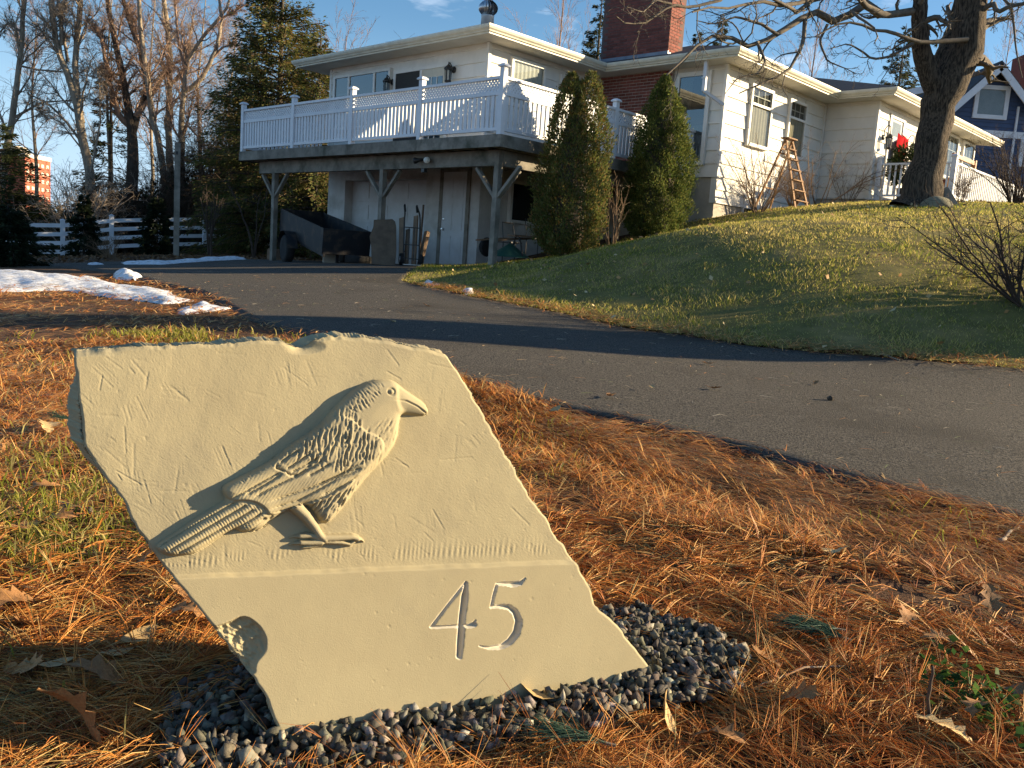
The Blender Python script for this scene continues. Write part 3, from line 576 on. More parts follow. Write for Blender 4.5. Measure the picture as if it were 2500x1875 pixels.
for u, v in ((9.135, 2.485), (3.035, 2.485), (-.635, 6.575), (-2.085, 11.835), (-2.085, 19.85)):      # corner boards
    mb = MB(); mb.hbox(u + .045, u - .03, v - .03, v + .06, 3.04, ZS - .01); hpart('corner_board', mb, M['trim'])
for u, v in ((3.0, 6.55), (-.67, 11.8)):
    mb = MB(); mb.hbox(u, u + .05, v - .05, v, 3.0, ZS - .01); hpart('corner_board', mb, M['trim'])
# --- foundations and garage storey
mb = MB(); mb.hbox(3.3, 9.1, 6.3, 9.3, -.4, 3.06); mb.hbox(-.60, 5.5, 6.62, 19.5, .4, 3.05); mb.hbox(-2.03, -.58, 11.88, 19.8, 1.6, 3.055); hpart('foundation', mb, M['found'])
mb = MB(); mb.hbox(3.05, 4.72, 2.5, 2.8, -.2, 3.05); mb.hbox(4.70, 4.98, 2.52, 2.8, -.2, 3.04); mb.hbox(8.33, 9.12, 2.5, 2.8, -.4, 3.05); mb.hbox(4.97, 8.34, 2.51, 2.8, 2.62, 3.045)
mb.hbox(3.05, 3.3, 2.79, 6.3, -.2, 3.05); mb.hbox(8.9, 9.12, 2.79, 6.3, -.4, 3.05); hpart('garage_wall', mb, M['stucco'])
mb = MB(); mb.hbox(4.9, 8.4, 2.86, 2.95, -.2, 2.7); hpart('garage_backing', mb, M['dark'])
gd = MB(); gd.hbox(4.95, 8.36, 2.78, 2.84, .2, 2.66); gdo = hpart('garage_door', gd, M['doorw'])
for r in range(4):
    mb = MB(); mb.hbox(4.98, 8.33, 2.755, 2.782, .42 + r * .555, .42 + r * .555 + .545); sec = mb.build('section', M['doorw'], gdo)
    for c in range(4):
        u0 = 5.12 + c * .82; mb = MB(); mb.hbox(u0, u0 + .66, 2.742, 2.757, .50 + r * .555, .50 + r * .555 + .38); mb.build('panel', M['doorw'], gdo)
# side door into the garage
mb = MB()
for u0, u1, z0, z1 in ((3.36, 3.47, .3, 2.84), (4.30, 4.41, .3, 2.84), (3.36, 4.41, 2.76, 2.86)): mb.hbox(u0, u1, 2.455, 2.5, z0, z1)
fr = hpart('door_frame', mb, M['cedarwood'])
mb = MB(); mb.hbox(3.47, 4.30, 2.47, 2.498, .50, 2.76); dr = hpart('door', mb, M['doorw'], label='white panelled side door beneath the deck')
for (u0, u1) in ((3.57, 3.83), (3.94, 4.2)):
    for (z0, z1) in ((.62, 1.25), (1.40, 2.02), (2.16, 2.62)):
        mb = MB(); mb.hbox(u0, u1, 2.462, 2.472, z0, z1); mb.build('panel', M['doorw'], dr)
mb = MB(); mb.lathe([(.012, 0), (.02, .02), (.034, .035), (.03, .06), (0.005, .065)], 12, W(4.22, 2.47, 1.42), -CV); mb.build('knob', M['alu'], dr)
mb = MB(); mb.lathe([(.035, 0), (.035, .014), (.02, .02), (0.004, .021)], 12, W(4.22, 2.47, 1.66), -CV); mb.build('deadbolt', M['alu'], dr)
# a dark window behind the posts, and the small cellar windows
def window(p, q, z0, z1, out, name='window', fr=.07, mull=(), mid=None, gridn=None, curtain=None, depth=.1, lower=None, backing='dark', label=None, gl='glass'):
    p, q = np.array(p, float), np.array(q, float); L = np.hypot(*(q - p)); t = (q - p) / L; out = np.array(out, float)
    def P(s, o, z): a = p + t * s + out * o; return W(a[0], a[1], z)
    def bx(mb, s0, s1, o0, o1, za, zb): mb.box(P(s0, o0, za), P(s1, o0, za) - P(s0, o0, za), P(s0, o1, za) - P(s0, o0, za), np.array([0, 0, zb - za]))
    w = sub(name, house)
    if label: w['label'] = label
    mb = MB(); D = depth
    bx(mb, -fr, 0, .0, D, z0 - fr, z1 + fr); bx(mb, L, L + fr, .0, D, z0 - fr, z1 + fr); bx(mb, 0, L, .0, D, z1, z1 + fr); bx(mb, 0, L, .0, D + .02, z0 - fr, z0)
    for s in mull: bx(mb, s - .035, s + .035, .0, D - .003, z0, z1)
    if mid: bx(mb, 0, L, .01, D - .006, mid - .028, mid + .028)
    mb.build('frame', M['trim'], w)
    mb = MB(); bx(mb, .001, L - .001, D - .035, D - .029, z0 + .001, z1 - .001); mb.build('pane', M[gl], w)
    mb = MB(); bx(mb, 0, L, .024, .028, z0, z1); mb.build('backing', M[backing], w)  # flat sheet behind the pane, room darkness painted on, no room built
    if gridn:
        (s0, s1, za, zb, nx, nzv) = gridn
        for i in range(1, nx): mb = MB(); s = s0 + (s1 - s0) * i / nx; bx(mb, s - .010, s + .010, D - .05, D - .036, za, zb); mb.build('muntin', M['trim'], w)
        for i in range(1, nzv): mb = MB(); z = za + (zb - za) * i / nzv; bx(mb, s0, s1, D - .052, D - .0365, z - .010, z + .010); mb.build('muntin', M['trim'], w)
    for c in (curtain or ()):
        s0, s1, za, zb, mt = c; n = max(int((s1 - s0) / .02), 4); ss = np.linspace(s0, s1, n)
        G = np.array([[P(s, .038 + .008 * math.sin(s * 46), z) for s in ss] for z in (za, zb)]); mb = MB(); mb.grid(G); mb.build('curtain', M[mt], w, True)
    return w
window((3.05, 3.5), (3.05, 4.7), 1.75, 2.6, (-1, 0), label='dark garage side window under the deck')
window((8.86, 2.5), (6.55, 2.5), 4.0, 5.30, (0, -1), mull=(.62, 1.72), gridn=(.02, 2.3, 4.0, 5.30, 1, 1), curtain=[(0.02, .6, 4.0, 4.9, 'blind')], backing='room', label='three-light window over the deck', gl='glassr')
for s0 in (7.1,):
    mb = MB()
window((3.05, 3.25), (3.05, 4.28), 4.42, 5.36, (-1, 0), curtain=[(.0, 1.02, 4.42, 5.36, 'sblind')], label='sunlit side window with a white blind above the deck railing')
window((3.05, 4.98), (3.05, 5.55), 4.42, 5.30, (-1, 0), gridn=(0, .57, 4.42, 5.3, 2, 2), label='small dark side window near the brick')
window((.58, 6.59), (-.18, 6.59), 3.42, 5.38, (0, -1), fr=.1, curtain=[(.0, .34, 3.42, 5.36, 'curtain'), (.35, .74, 3.42, 4.25, 'curtain')], label='tall picture window beside the brick', gl='glassr')
for v0, v1 in ((7.74, 8.68), (9.72, 10.55)):
    window((-.62, v0), (-.62, v1), 4.0, 5.30, (-1, 0), mid=4.92, gridn=(.0, v1 - v0, 4.93, 5.30, 3, 2), curtain=[(0.0, v1 - v0, 4.0, 4.90, 'curtain')], backing='room')
window((-2.07, 17.1), (-2.07, 18.1), 4.3, 5.50, (-1, 0), mid=None, gridn=(0, 1.0, 4.3, 5.5, 3, 3), backing='room')
window((-2.07, 18.75), (-2.07, 19.72), 4.3, 5.48, (-1, 0), gridn=(0, .97, 4.3, 5.48, 3, 3), backing='room')
window((-.60, 7.95), (-.60, 8.5), 2.36, 2.72, (-1, 0), fr=.05, depth=.06, gridn=(0, .55, 2.36, 2.72, 2, 1), label='small cellar window behind bare shrubs')
# the doors onto the deck
mb = MB()
for u0, u1, z0, z1 in ((6.30, 6.38, 3.1, 5.22), (5.28, 5.36, 3.1, 5.22), (4.28, 4.36, 3.1, 5.22), (4.28, 6.38, 5.2, 5.29)): mb.hbox(u0, u1, 2.44, 2.5, z0, z1)
hpart('door_frame', mb, M['trim'])
mb = MB(); mb.hbox(5.36, 6.30, 2.455, 2.48, 3.12, 5.2); sd = hpart('screen_door', mb, M['screen'], label='dark sliding screen door on the deck')
mb = MB(); mb.hbox(4.36, 5.28, 2.46, 2.495, 3.12, 5.2); dd = hpart('deck_door', mb, M['door'], label='cream deck door with a gridded pane')
mb = MB(); mb.hbox(4.52, 5.12, 2.452, 2.458, 3.4, 5.0); mb.build('pane', M['glassr'], dd)
mb = MB(); mb.hbox(4.52, 5.12, 2.4582, 2.4595, 3.4, 5.0); mb.build('backing', M['blind'], dd)
for i in range(1, 3): mb = MB(); u = 4.52 + .2 * i; mb.hbox(u - .011, u + .011, 2.442, 2.4515, 3.4, 5.0); mb.build('muntin', M['trim'], dd)
for i in range(1, 5): mb = MB(); z = 3.4 + .32 * i; mb.hbox(4.52, 5.12, 2.444, 2.4513, z - .011, z + .011); mb.build('muntin', M['trim'], dd)
# front door in the porch recess
mb = MB()
for v0, v1, z0, z1 in ((12.62, 12.74, 3.06, 5.32), (13.58, 13.70, 3.06, 5.32), (12.62, 13.70, 5.3, 5.42)): mb.hbox(-2.07, -2.13, v0, v1, z0, z1)
hpart('door_frame', mb, M['trim'])
mb = MB(); mb.hbox(-2.072, -2.10, 12.74, 13.58, 3.08, 5.3); fd = hpart('front_door', mb, M['blind'], label='pale front door with a high window')
mb = MB(); mb.hbox(-2.101, -2.106, 12.86, 13.46, 4.86, 5.22); mb.build('pane', M['glass'], fd)
# --- eaves: soffits, fascia with gutters, roofs
EP = [(9.95, 10.0), (9.95, 1.9), (2.45, 1.9), (2.45, 5.99), (-1.22, 5.99), (-1.22, 11.25), (-2.67, 11.25), (-2.67, 20.6)]
WP = [(9.12, 9.4), (9.12, 2.5), (3.05, 2.5), (3.05, 6.59), (-.62, 6.59), (-.62, 11.85), (-2.07, 11.85), (-2.07, 20.0)]
for i in range(7):
    a, b, c, d = EP[i], EP[i + 1], WP[i + 1], WP[i]; mb = MB()
    mb.add([W(*a, ZS), W(*b, ZS), W(*c, ZS), W(*d, ZS), W(*a, ZS + .03), W(*b, ZS + .03), W(*c, ZS + .03), W(*d, ZS + .03)], [(0, 1, 2, 3), (7, 6, 5, 4), (0, 4, 5, 1), (1, 5, 6, 2), (2, 6, 7, 3), (3, 7, 4, 0)]); hpart('soffit', mb, M['soffit'])
    p, q = np.array(a), np.array(b); t = (q - p) / np.hypot(*(q - p)); o = np.array([t[1], -t[0]])
    if (np.array(c) - q) @ o > 0: o = -o
    def mit(j):
        e = np.array(EP[j])
        if j == 0 or j == 7: return o
        t1 = np.array(EP[j]) - np.array(EP[j - 1]); t2 = np.array(EP[j + 1]) - np.array(EP[j]); r = []
        for tt in (t1, t2):
            tt = tt / np.hypot(*tt); r.append(np.array([tt[1], -tt[0]]))
        w = np.array(EP[j]) - np.array(WP[j]); m = r[0] * np.sign(r[0] @ w) + r[1] * np.sign(r[1] @ w); return m
    m0, m1 = mit(i), mit(i + 1)
    prof = [(0, -.012), (.012, -.012), (.012, .022), (.05, .03), (.058, .055), (.095, .085), (.112, .125), (.112, .165), (.098, .165), (.098, .14), (0, .14)]
    mb = MB(); V = [W(*(e + m_ * x), ZS + z) for e, m_ in ((p, m0), (q, m1)) for x, z in prof]; n = len(prof)
    mb.add(V, [(k, (k + 1) % n, n + (k + 1) % n, n + k) for k in range(n)] + [tuple(range(n))[::-1], tuple(range(n, 2 * n))]); hpart('gutter', mb, M['gutter'])
def hip(u0, u1, v0, v1, pitch=.33, z=5.735):
    h = min(u1 - u0, v1 - v0) / 2; zt = z + .055 + pitch * h
    if v1 - v0 >= u1 - u0: r0, r1 = ((u0 + u1) / 2, v0 + h), ((u0 + u1) / 2, v1 - h - .001)
    else: r0, r1 = (u0 + h, (v0 + v1) / 2), (u1 - h, (v0 + v1) / 2)
    c = [(u0, v0), (u1, v0), (u1, v1), (u0, v1)]; V = [W(*e, z) for e in c] + [W(*e, z + .055) for e in c] + [W(*r0, zt), W(*r1, zt)]
    Fs = [(0, 1, 2, 3), (0, 4, 5, 1), (1, 5, 6, 2), (2, 6, 7, 3), (3, 7, 4, 0)]
    Fs += [(4, 8, 5), (5, 8, 9, 6), (6, 9, 7), (7, 9, 8, 4)] if v1 - v0 >= u1 - u0 else [(4, 8, 9, 5), (5, 9, 6), (6, 9, 8, 7), (7, 8, 4)]
    mb = MB(); mb.add(V, Fs); return hpart('roof', mb, M['shingle'])
hip(2.42, 9.99, 1.86, 10.05); hip(-1.26, 6.1, 5.95, 20.2); hip(-2.71, 5.9, 11.21, 20.7)
# --- chimney and the brick panel under it
ch = MB(); ch.hbox(1.056, 3.124, 6.566, 7.18, 5.6, 8.3); chim = hpart('chimney', ch, M['dmortar'])  # chimney mortar is a darker tone than the brick panel's
bw = MB(); bw.hbox(.80, 3.04, 6.50, 6.589, 2.6, ZS - .004); bwall = hpart('brick_wall', bw, M['mortar'])
def brickmesh(a, b, n_):
    mb = MB(); L, Hh, D = .200, .062, .02; x0 = np.array(a) * L; nn = np.array(b)
    z_ = np.array([0, 0, Hh]); c = -x0 / 2 - z_ / 2; ins = .003
    V = [c - nn * .008, c + x0 - nn * .008, c + x0 + z_ - nn * .008, c + z_ - nn * .008]; f = np.array([ins * 1.0])
    V += [c + x0 * .012 + z_ * .04 + nn * .008, c + x0 * .988 + z_ * .04 + nn * .008, c + x0 * .988 + z_ * .96 + nn * .008, c + x0 * .012 + z_ * .96 + nn * .008]
    me = bpy.data.meshes.new(n_); Fs = [(4, 5, 6, 7), (0, 1, 5, 4), (1, 2, 6, 5), (2, 3, 7, 6), (3, 0, 4, 7)]
    if np.dot(np.cross(x0, z_), nn) < 0: Fs = [g[::-1] for g in Fs]
    me.from_pydata([v.tolist() for v in V], [], Fs); me.materials.append(M['brick']); return me
bm_f = brickmesh(CU, -CV, 'brick'); bm_s = brickmesh(CV, -CU, 'brick_side')
rb = random.Random(4); nb = 0; extra = MB()
def lay(me, parent, org, ax, L, z0, z1, nrm, keep):
    global nb
    r = 0; z = z0
    while z + .062 < z1:
        s = .105 if r % 2 == 0 else .0
        s += .0
        while s < L + .02:
            if s < .1 or (L - .1 < s < L + .1 and r % 2 == 1):
                P = org + ax * (.05 if s < .1 else L - .05); P = np.array([P[0], P[1], z + .031]); V = np.array([v.co for v in me.vertices]); V = V - np.outer(V @ ax, ax) * .52 + P; extra.add(V, [tuple(p.vertices) for p in me.polygons])
            elif .1 <= s <= L - .1:
                P = org + ax * s + nrm * rb.uniform(-.002, .0015); P = np.array([P[0], P[1], z + .031])
                if keep(z) and nb < 300: linked(me, 'brick', parent, P); nb += 1
                else:
                    V = np.array([v.co for v in me.vertices]) + P; k = rb.uniform(.75, 1.25); extra.add(V, [tuple(p.vertices) for p in me.polygons])
            s += .210
        z += .0735; r += 1
lay(bm_f, bwall, W(.80, 6.50, 0), CU, 2.24, 4.12, ZS - .02, -CV, lambda z: True); ex1 = extra; extra = MB()
lay(bm_f, bwall, W(.80, 6.50, 0), CU, 2.24, 2.65, 4.12, -CV, lambda z: False); extra.build('brick_courses', M['brick'], bwall, kind='stuff'); extra = MB()
lay(bm_f, chim, W(1.056, 6.566, 0), CU, 2.07, 5.98, 8.28, -CV, lambda z: z < 6.6)
lay(bm_s, chim, W(1.056, 6.566, 0), CV, .61, 5.98, 8.28, -CU, lambda z: z < 6.4); extra.build('brick_courses', M['brick'], chim, kind='stuff')
mb = MB(); mb.hbox(1.02, 3.16, 6.53, 6.556, 5.82, 6.06); mb.hbox(1.022, 1.046, 6.53, 7.2, 5.82, 6.03); mb.build('flashing', M['flash'], chim)
# --- downspout hanging off the corner
mb = MB(); p0, p1, p2 = W(-.35, 6.12, ZS + .02), W(-.35, 6.12, 4.93), W(-.68, 6.50, 4.66)
mb.bar(p0, p1, .085, .06, up=CV); mb.bar(p1 + (p1 - p2) * .03, p2, .085, .06); ds = hpart('downspout', mb, M['vinyl'], label='short white downspout kicking sideways')
mb = MB(); mb.bar(W(-.29, 6.08, 5.22), W(-.41, 6.08, 5.22), .02, .02); mb.build('strap', M['white'], ds)
# --- turbine ventilator on the roof
vp = W(4.05, 3.35, 6.2); mb = MB(); mb.lathe([(.17, -.25), (.15, .28), (.16, .30)], 20, vp); vent = hpart('roof_vent', mb, M['galv'], smooth=True, label='round turbine ventilator')
for k in range(20):
    a0 = 2 * math.pi * k / 20; mb = MB(); G = []
    for j in range(9):
        ph = math.pi * (j / 8); rr = .11 + .125 * math.sin(ph) ** .8; z = .30 + .34 * j / 8; a = a0 + .25 * math.sin(ph)
        G.append([vp + np.array([rr * math.cos(a), rr * math.sin(a), z]), vp + np.array([(rr - .045) * math.cos(a + .30), (rr - .045) * math.sin(a + .30), z])])
    mb.grid(np.array(G)); mb.build('vane', M['alu'], vent, True)
mb = MB(); mb.lathe([(.115, .635), (.10, .66), (.03, .68), (.002, .682)], 16, vp); mb.build('cap', M['alu'], vent, True)
mb = MB(); mb.lathe([(.10, .30), (.10, .63)], 12, vp); mb.build('core', M['black'], vent)

# ------------------------------------------------------------------ the raised deck
deck = thing('deck', 'raised timber deck with white lattice railing over the garage doors', 'deck', W(4, .35, .45))
ZD = 3.087
for k in range(17):
    v = .01 + k * .146; mb = MB(); mb.hbox(.0, 9.46, v, v + .14, ZD - .038, ZD - .002); mb.build('deck_board', M['cedarwood'], deck)
for k in range(21):
    u0 = .0 + k * .145; mb = MB(); mb.hbox(u0, u0 + .139, 2.5, 6.42, ZD - .038, ZD - .002); mb.build('deck_board', M['cedarwood'], deck)
ru = [9.46, 8.55, 4.72, 2.36, .0]
for a, b in zip(ru[:-1], ru[1:]): mb = MB(); mb.hbox(b + .003, a - .003, -.032, .008, ZD - .235, ZD - .012); mb.build('rim_board', M['cedarwood'], deck)
for a, b in ((0.01, 3.6), (3.6, 6.95)): mb = MB(); mb.hbox(-.034, .006, a - .04, b - .005, ZD - .235, ZD - .012); mb.build('rim_board', M['cedarwood'], deck)
mb = MB(); mb.hbox(9.42, 9.46, .01, 2.5, ZD - .235, ZD - .04); mb.build('rim_board', M['cedarwood'], deck)
for k in range(23): u = .2 + k * .405; mb = MB(); mb.hbox(u, u + .04, .01, 2.48, ZD - .23, ZD - .04); mb.build('joist', M['cedarwood'], deck)
for k in range(9): v = 2.7 + k * .45; mb = MB(); mb.hbox(.01, 2.95, v, v + .04, ZD - .23, ZD - .04); mb.build('joist', M['cedarwood'], deck)
mb = MB(); mb.hbox(.3, 9.0, .30, .42, 2.555, ZD - .237); mb.build('beam', M['cedarwood'], deck, label='long grey beam on the posts')
mb = MB(); mb.hbox(.30, .42, .43, 6.4, 2.56, ZD - .24); mb.build('beam', M['cedarwood'], deck)
for u, v in ((8.32, .36), (3.9, .36), (.36, .36), (.36, 4.2)):
    p = W(u, v, 0); g = g1(p[0], p[1]); mb = MB(); mb.hbox(u - .06, u + .06, v - .06, v + .06, g - .1, 2.556); mb.build('post', M['cedarwood'], deck)
    for s in (-1, 1):
        if v < 1: mb = MB(); mb.bar(W(u + s * .05, v, 1.98), W(u + s * .58, v, 2.53), .06, .09, up=CV); mb.build('brace', M['cedarwood'], deck)
    if u < 1 and v < 1: mb = MB(); mb.bar(W(u, v + .06, 1.98), W(u, v + .58, 2.53), .06, .09, up=CU); mb.build('brace', M['cedarwood'], deck)
# railing
def rail_post(u, v, h=1.17):
    mb = MB(); mb.hbox(u - .052, u + .052, v - .052, v + .052, ZD - .02, ZD + h); o = mb.build('rail_post', M['vinyl'], deck)
    c = W(u, v, ZD + h); mb = MB(); a, b = CU * .085, CV * .085
    V = [c + s * a + t * b for s, t in ((-1, -1), (1, -1), (1, 1), (-1, 1))] + [c + s * a + t * b + np.array([0, 0, .025]) for s, t in ((-1, -1), (1, -1), (1, 1), (-1, 1))] + [c + .5 * (s * a + t * b) + np.array([0, 0, .06]) for s, t in ((-1, -1), (1, -1), (1, 1), (-1, 1))]
    mb.add(V, [(3, 2, 1, 0)] + [(k, (k + 1) % 4, 4 + (k + 1) % 4, 4 + k) for k in range(4)] + [(4 + k, 4 + (k + 1) % 4, 8 + (k + 1) % 4, 8 + k) for k in range(4)] + [(8, 9, 10, 11)]); mb.build('post_cap', M['vinyl'], o)
def rail_bay(p, q, ends, n, parent=deck, ztop=1.04):
    p, q = np.array(p, float), np.array(q, float); L = np.hypot(*(q - p)); t = (q - p) / L; t3 = CU * t[0] + CV * t[1]; n3 = np.array([-t3[1], t3[0], 0]); O = W(p[0], p[1], ZD)
    def B(s0, s1, o0, o1, z0, z1, name, mat=M['vinyl'], mb=None):
        m_ = mb or MB(); m_.box(O + t3 * s0 + n3 * o0 + np.array([0, 0, z0]), t3 * (s1 - s0), n3 * (o1 - o0), np.array([0, 0, z1 - z0]))
        return m_ if mb else m_.build(name, mat, parent)
    B(ends, L - ends, -.045, .045, ztop - .05, ztop, 'top_rail'); B(ends, L - ends, -.03, .03, ztop - .335, ztop - .265, 'mid_rail'); B(ends, L - ends, -.03, .03, .065, .125, 'bottom_rail')
    k = int(round((L - 2 * ends) / n))
    for i in range(k):
        s = ends + (i + .5) * (L - 2 * ends) / k; B(s - .0375, s + .0375, -.012, .012, .125, ztop - .335, 'baluster')
    # diagonal lattice strips, two layers
    lo, hi = ztop - .265, ztop - .05; hh = hi - lo; a_, b_ = ends, L - ends; lat = MB(); stp = .083
    for lay_, sgn, o0, o1 in ((0, 1, -.006, -.0005), (1, -1, .0005, .006)):
        s = a_ - hh
        while s < b_ + hh:
            s0, s1 = (s, s + hh) if sgn > 0 else (s + hh, s); z0, z1 = lo, hi
            x0, x1 = s0, s1
            def zz(x): return z0 + (x - s0) / (s1 - s0) * (z1 - z0)
            xa, xb = sorted((x0, x1)); xa_, xb_ = max(xa, a_), min(xb, b_)
            if xb_ - xa_ > .01:
                A_ = O + t3 * xa_ + np.array([0, 0, zz(xa_)]); B_ = O + t3 * xb_ + np.array([0, 0, zz(xb_)]); d3 = (B_ - A_) / np.linalg.norm(B_ - A_); w3 = np.cross(n3, d3) * .0185
                lat.box(A_ - w3 + n3 * o0, (B_ - A_), 2 * w3, n3 * (o1 - o0))
            s += stp
    lat.build('lattice', M['vinyl'], parent, kind='stuff')
PU = [9.40, 7.04, 4.70, 2.36, .06]
for u in PU: rail_post(u, .05, 1.17 if u > 1 else 1.20)
for v in (3.45, 6.88): rail_post(.06, v)
for a, b in zip(PU[:-1], PU[1:]): rail_bay((a, .05), (b, .05), .055, .125)
rail_bay((.06, .05), (.06, 3.45), .055, .125); rail_bay((.06, 3.45), (.06, 6.88), .055, .125)
rail_bay((9.40, .05), (9.40, 2.5), .055, .125)
# ------------------------------------------------------------------ vegetation builders
def unit(v): return v / (np.linalg.norm(v, axis=-1, keepdims=True) + 1e-12)
class Wood:                                                      # collects tapering tubes, level by level
    def __init__(s, seed): s.V = []; s.Q = []; s.n = 0; s.r = np.random.default_rng(seed)
    def tubes(s, P, rad, n):
        B, m, _ = P.shape; T = unit(np.gradient(P, axis=1)); ref = np.where(np.abs(T[:, :1, 2:]) > .85, np.array([1.0, .2, 0]), np.array([0, 0, 1.0])) ; ref = np.broadcast_to(ref, P.shape)
        x = unit(np.cross(T, ref)); y = np.cross(T, x); a = np.arange(n) * 2 * math.pi / n
        V = P[:, :, None] + rad[:, :, None, None] * (np.cos(a)[:, None] * x[:, :, None] + np.sin(a)[:, None] * y[:, :, None])
        i = np.arange(B)[:, None, None] * (m * n) + np.arange(m - 1)[None, :, None] * n; k = np.arange(n); k2 = (k + 1) % n
        s.Q.append(np.stack([i + k, i + k2, i + n + k2, i + n + k], -1).reshape(-1, 4) + s.n); s.V.append(V.reshape(-1, 3)); s.n += B * m * n
    def path(s, st, d, L, m, wob, trop=0.0):
        B = len(st); P = np.empty((B, m, 3)); P[:, 0] = st; d = unit(d)
        for i in range(1, m):
            d = unit(d + s.r.normal(0, wob, (B, 3)) + np.array([0, 0, trop])); P[:, i] = P[:, i - 1] + d * (L / (m - 1))[:, None]
        return P
    def kids(s, P, rad, k, t0, t1, ang, lr, rr, up=0.0, Lp=None):
        B, m, _ = P.shape; t = s.r.uniform(t0, t1, (B, k)); f = t * (m - 1); i = np.clip(f.astype(int), 0, m - 2); w = (f - i)[..., None]
        b = np.arange(B)[:, None]; st = P[b, i] * (1 - w) + P[b, i + 1] * w; T = unit(P[b, i + 1] - P[b, i]); rd = rad[b, i] * (1 - w[..., 0]) + rad[b, i + 1] * w[..., 0]
        rv = s.r.normal(0, 1, st.shape); pr = unit(rv - T * (rv * T).sum(-1, keepdims=True)); a = s.r.uniform(*ang, (B, k))[..., None]
        d = unit(T * np.cos(a) + pr * np.sin(a) + np.array([0, 0, up])); L = np.linalg.norm(np.diff(P, axis=1), axis=2).sum(1) if Lp is None else Lp
        ln = L[:, None] * s.r.uniform(*lr, (B, k)) * (1.15 - .6 * t); return st.reshape(-1, 3), d.reshape(-1, 3), ln.ravel(), (rd * rr).ravel()
    def explicit(s, paths, n=8, m=14):                           # paths: list of (points, r0, r1)
        out = []
        for P, r0, r1 in paths:
            Q = resample(P, m); rad = np.interp(np.linspace(0, 1, m), np.linspace(0, 1, len(r0)), r0) if not np.isscalar(r0) else np.linspace(r0, r1, m)
            j = s.r.normal(0, 1, Q.shape) * rad[:, None] * .12; j[0] = 0; Q = Q + j; s.tubes(Q[None], rad[None], n); out.append((Q, rad))
        return out
    def level(s, P, rad, k, ts, ang, lr, rr, m, n, wob, trop=0, up=0, tip=.25, rmin=.002, Lp=None):
        st, d, L, r = s.kids(P, rad, k, ts[0], ts[1], ang, lr, rr, up, Lp); r = np.maximum(r, rmin); Q = s.path(st, d, L, m, wob, trop)
        R_ = r[:, None] * np.linspace(1, tip, m)[None]; R_ = np.maximum(R_, rmin * .6); s.tubes(Q, R_, n); return Q, R_
    def build(s, name, mat, parent=None, kind=None, label=None): return raw(name, np.concatenate(s.V), np.concatenate(s.Q), mat, parent, True, kind, label=label)
    def clear(s): s.V = []; s.Q = []; s.n = 0
def pxpath(pts, d0, d1=None):
    d1 = d0 if d1 is None else d1; n = len(pts); return [at(p[0], p[1], d0 + (d1 - d0) * i / max(n - 1, 1)) for i, p in enumerate(pts)]
def twigs(w, limbs, sp):                                          # limbs: list of (path, rad); grows finer wood on them
    P = np.stack([resample(q, 14) for q, r in limbs]); Rr = np.stack([np.interp(np.linspace(0, 1, 14), np.linspace(0, 1, len(r)), r) for q, r in limbs])
    for lv in sp: P, Rr = w.level(P, Rr, **lv)
def bare_tree(name, label, stems, limbs, sp, mats, seed, group=None, base=None, nside=8):
    w = Wood(seed); st = w.explicit(stems, nside, 18); b = stems[0][0][0] if base is None else base
    t = thing(name, label, 'tree', b, group); w.build('trunk', M[mats[0]], t); w.clear()
    lm = w.explicit(limbs, 6, 14) if limbs else []
    allp = lm + [(q[4:], r[4:]) for q, r in st]; twigs(w, allp, sp); w.build('crown', M[mats[1]], t); return t
def leaves(P, D, size, ratio, r, cols, name, mat, parent=None, kind=None, fold=.25):   # P points, D long direction: two-triangle folded leaves
    n = len(P); D = unit(D); rv = r.normal(0, 1, (n, 3)); S = unit(np.cross(D, rv)); N_ = np.cross(D, S); size = np.broadcast_to(size, (n,))[:, None]
    a = P; b = P + D * size * .5 + S * size * ratio + N_ * size * fold * .3; c = P + D * size; e = P + D * size * .5 - S * size * ratio + N_ * size * fold * .3
    V = np.stack([a, b, c, e], 1).reshape(-1, 3); i = np.arange(n)[:, None] * 4; Fq = np.concatenate([i + np.array([[0, 1, 2]]), i + np.array([[0, 2, 3]])], 1).reshape(-1, 3)
    return raw(name, V, Fq, mat, parent, False, kind, np.repeat(cols, 2, 0))
def shade_cols(r, n, pal, var=.25):
    c = np.array(pal, float)[r.integers(0, len(pal), n)]; return np.clip(c * r.uniform(1 - var, 1 + var, (n, 1)), 0, 1)
PG = [(.050, .075, .022), (.038, .060, .020), (.070, .085, .026), (.030, .046, .018), (.095, .090, .035)]
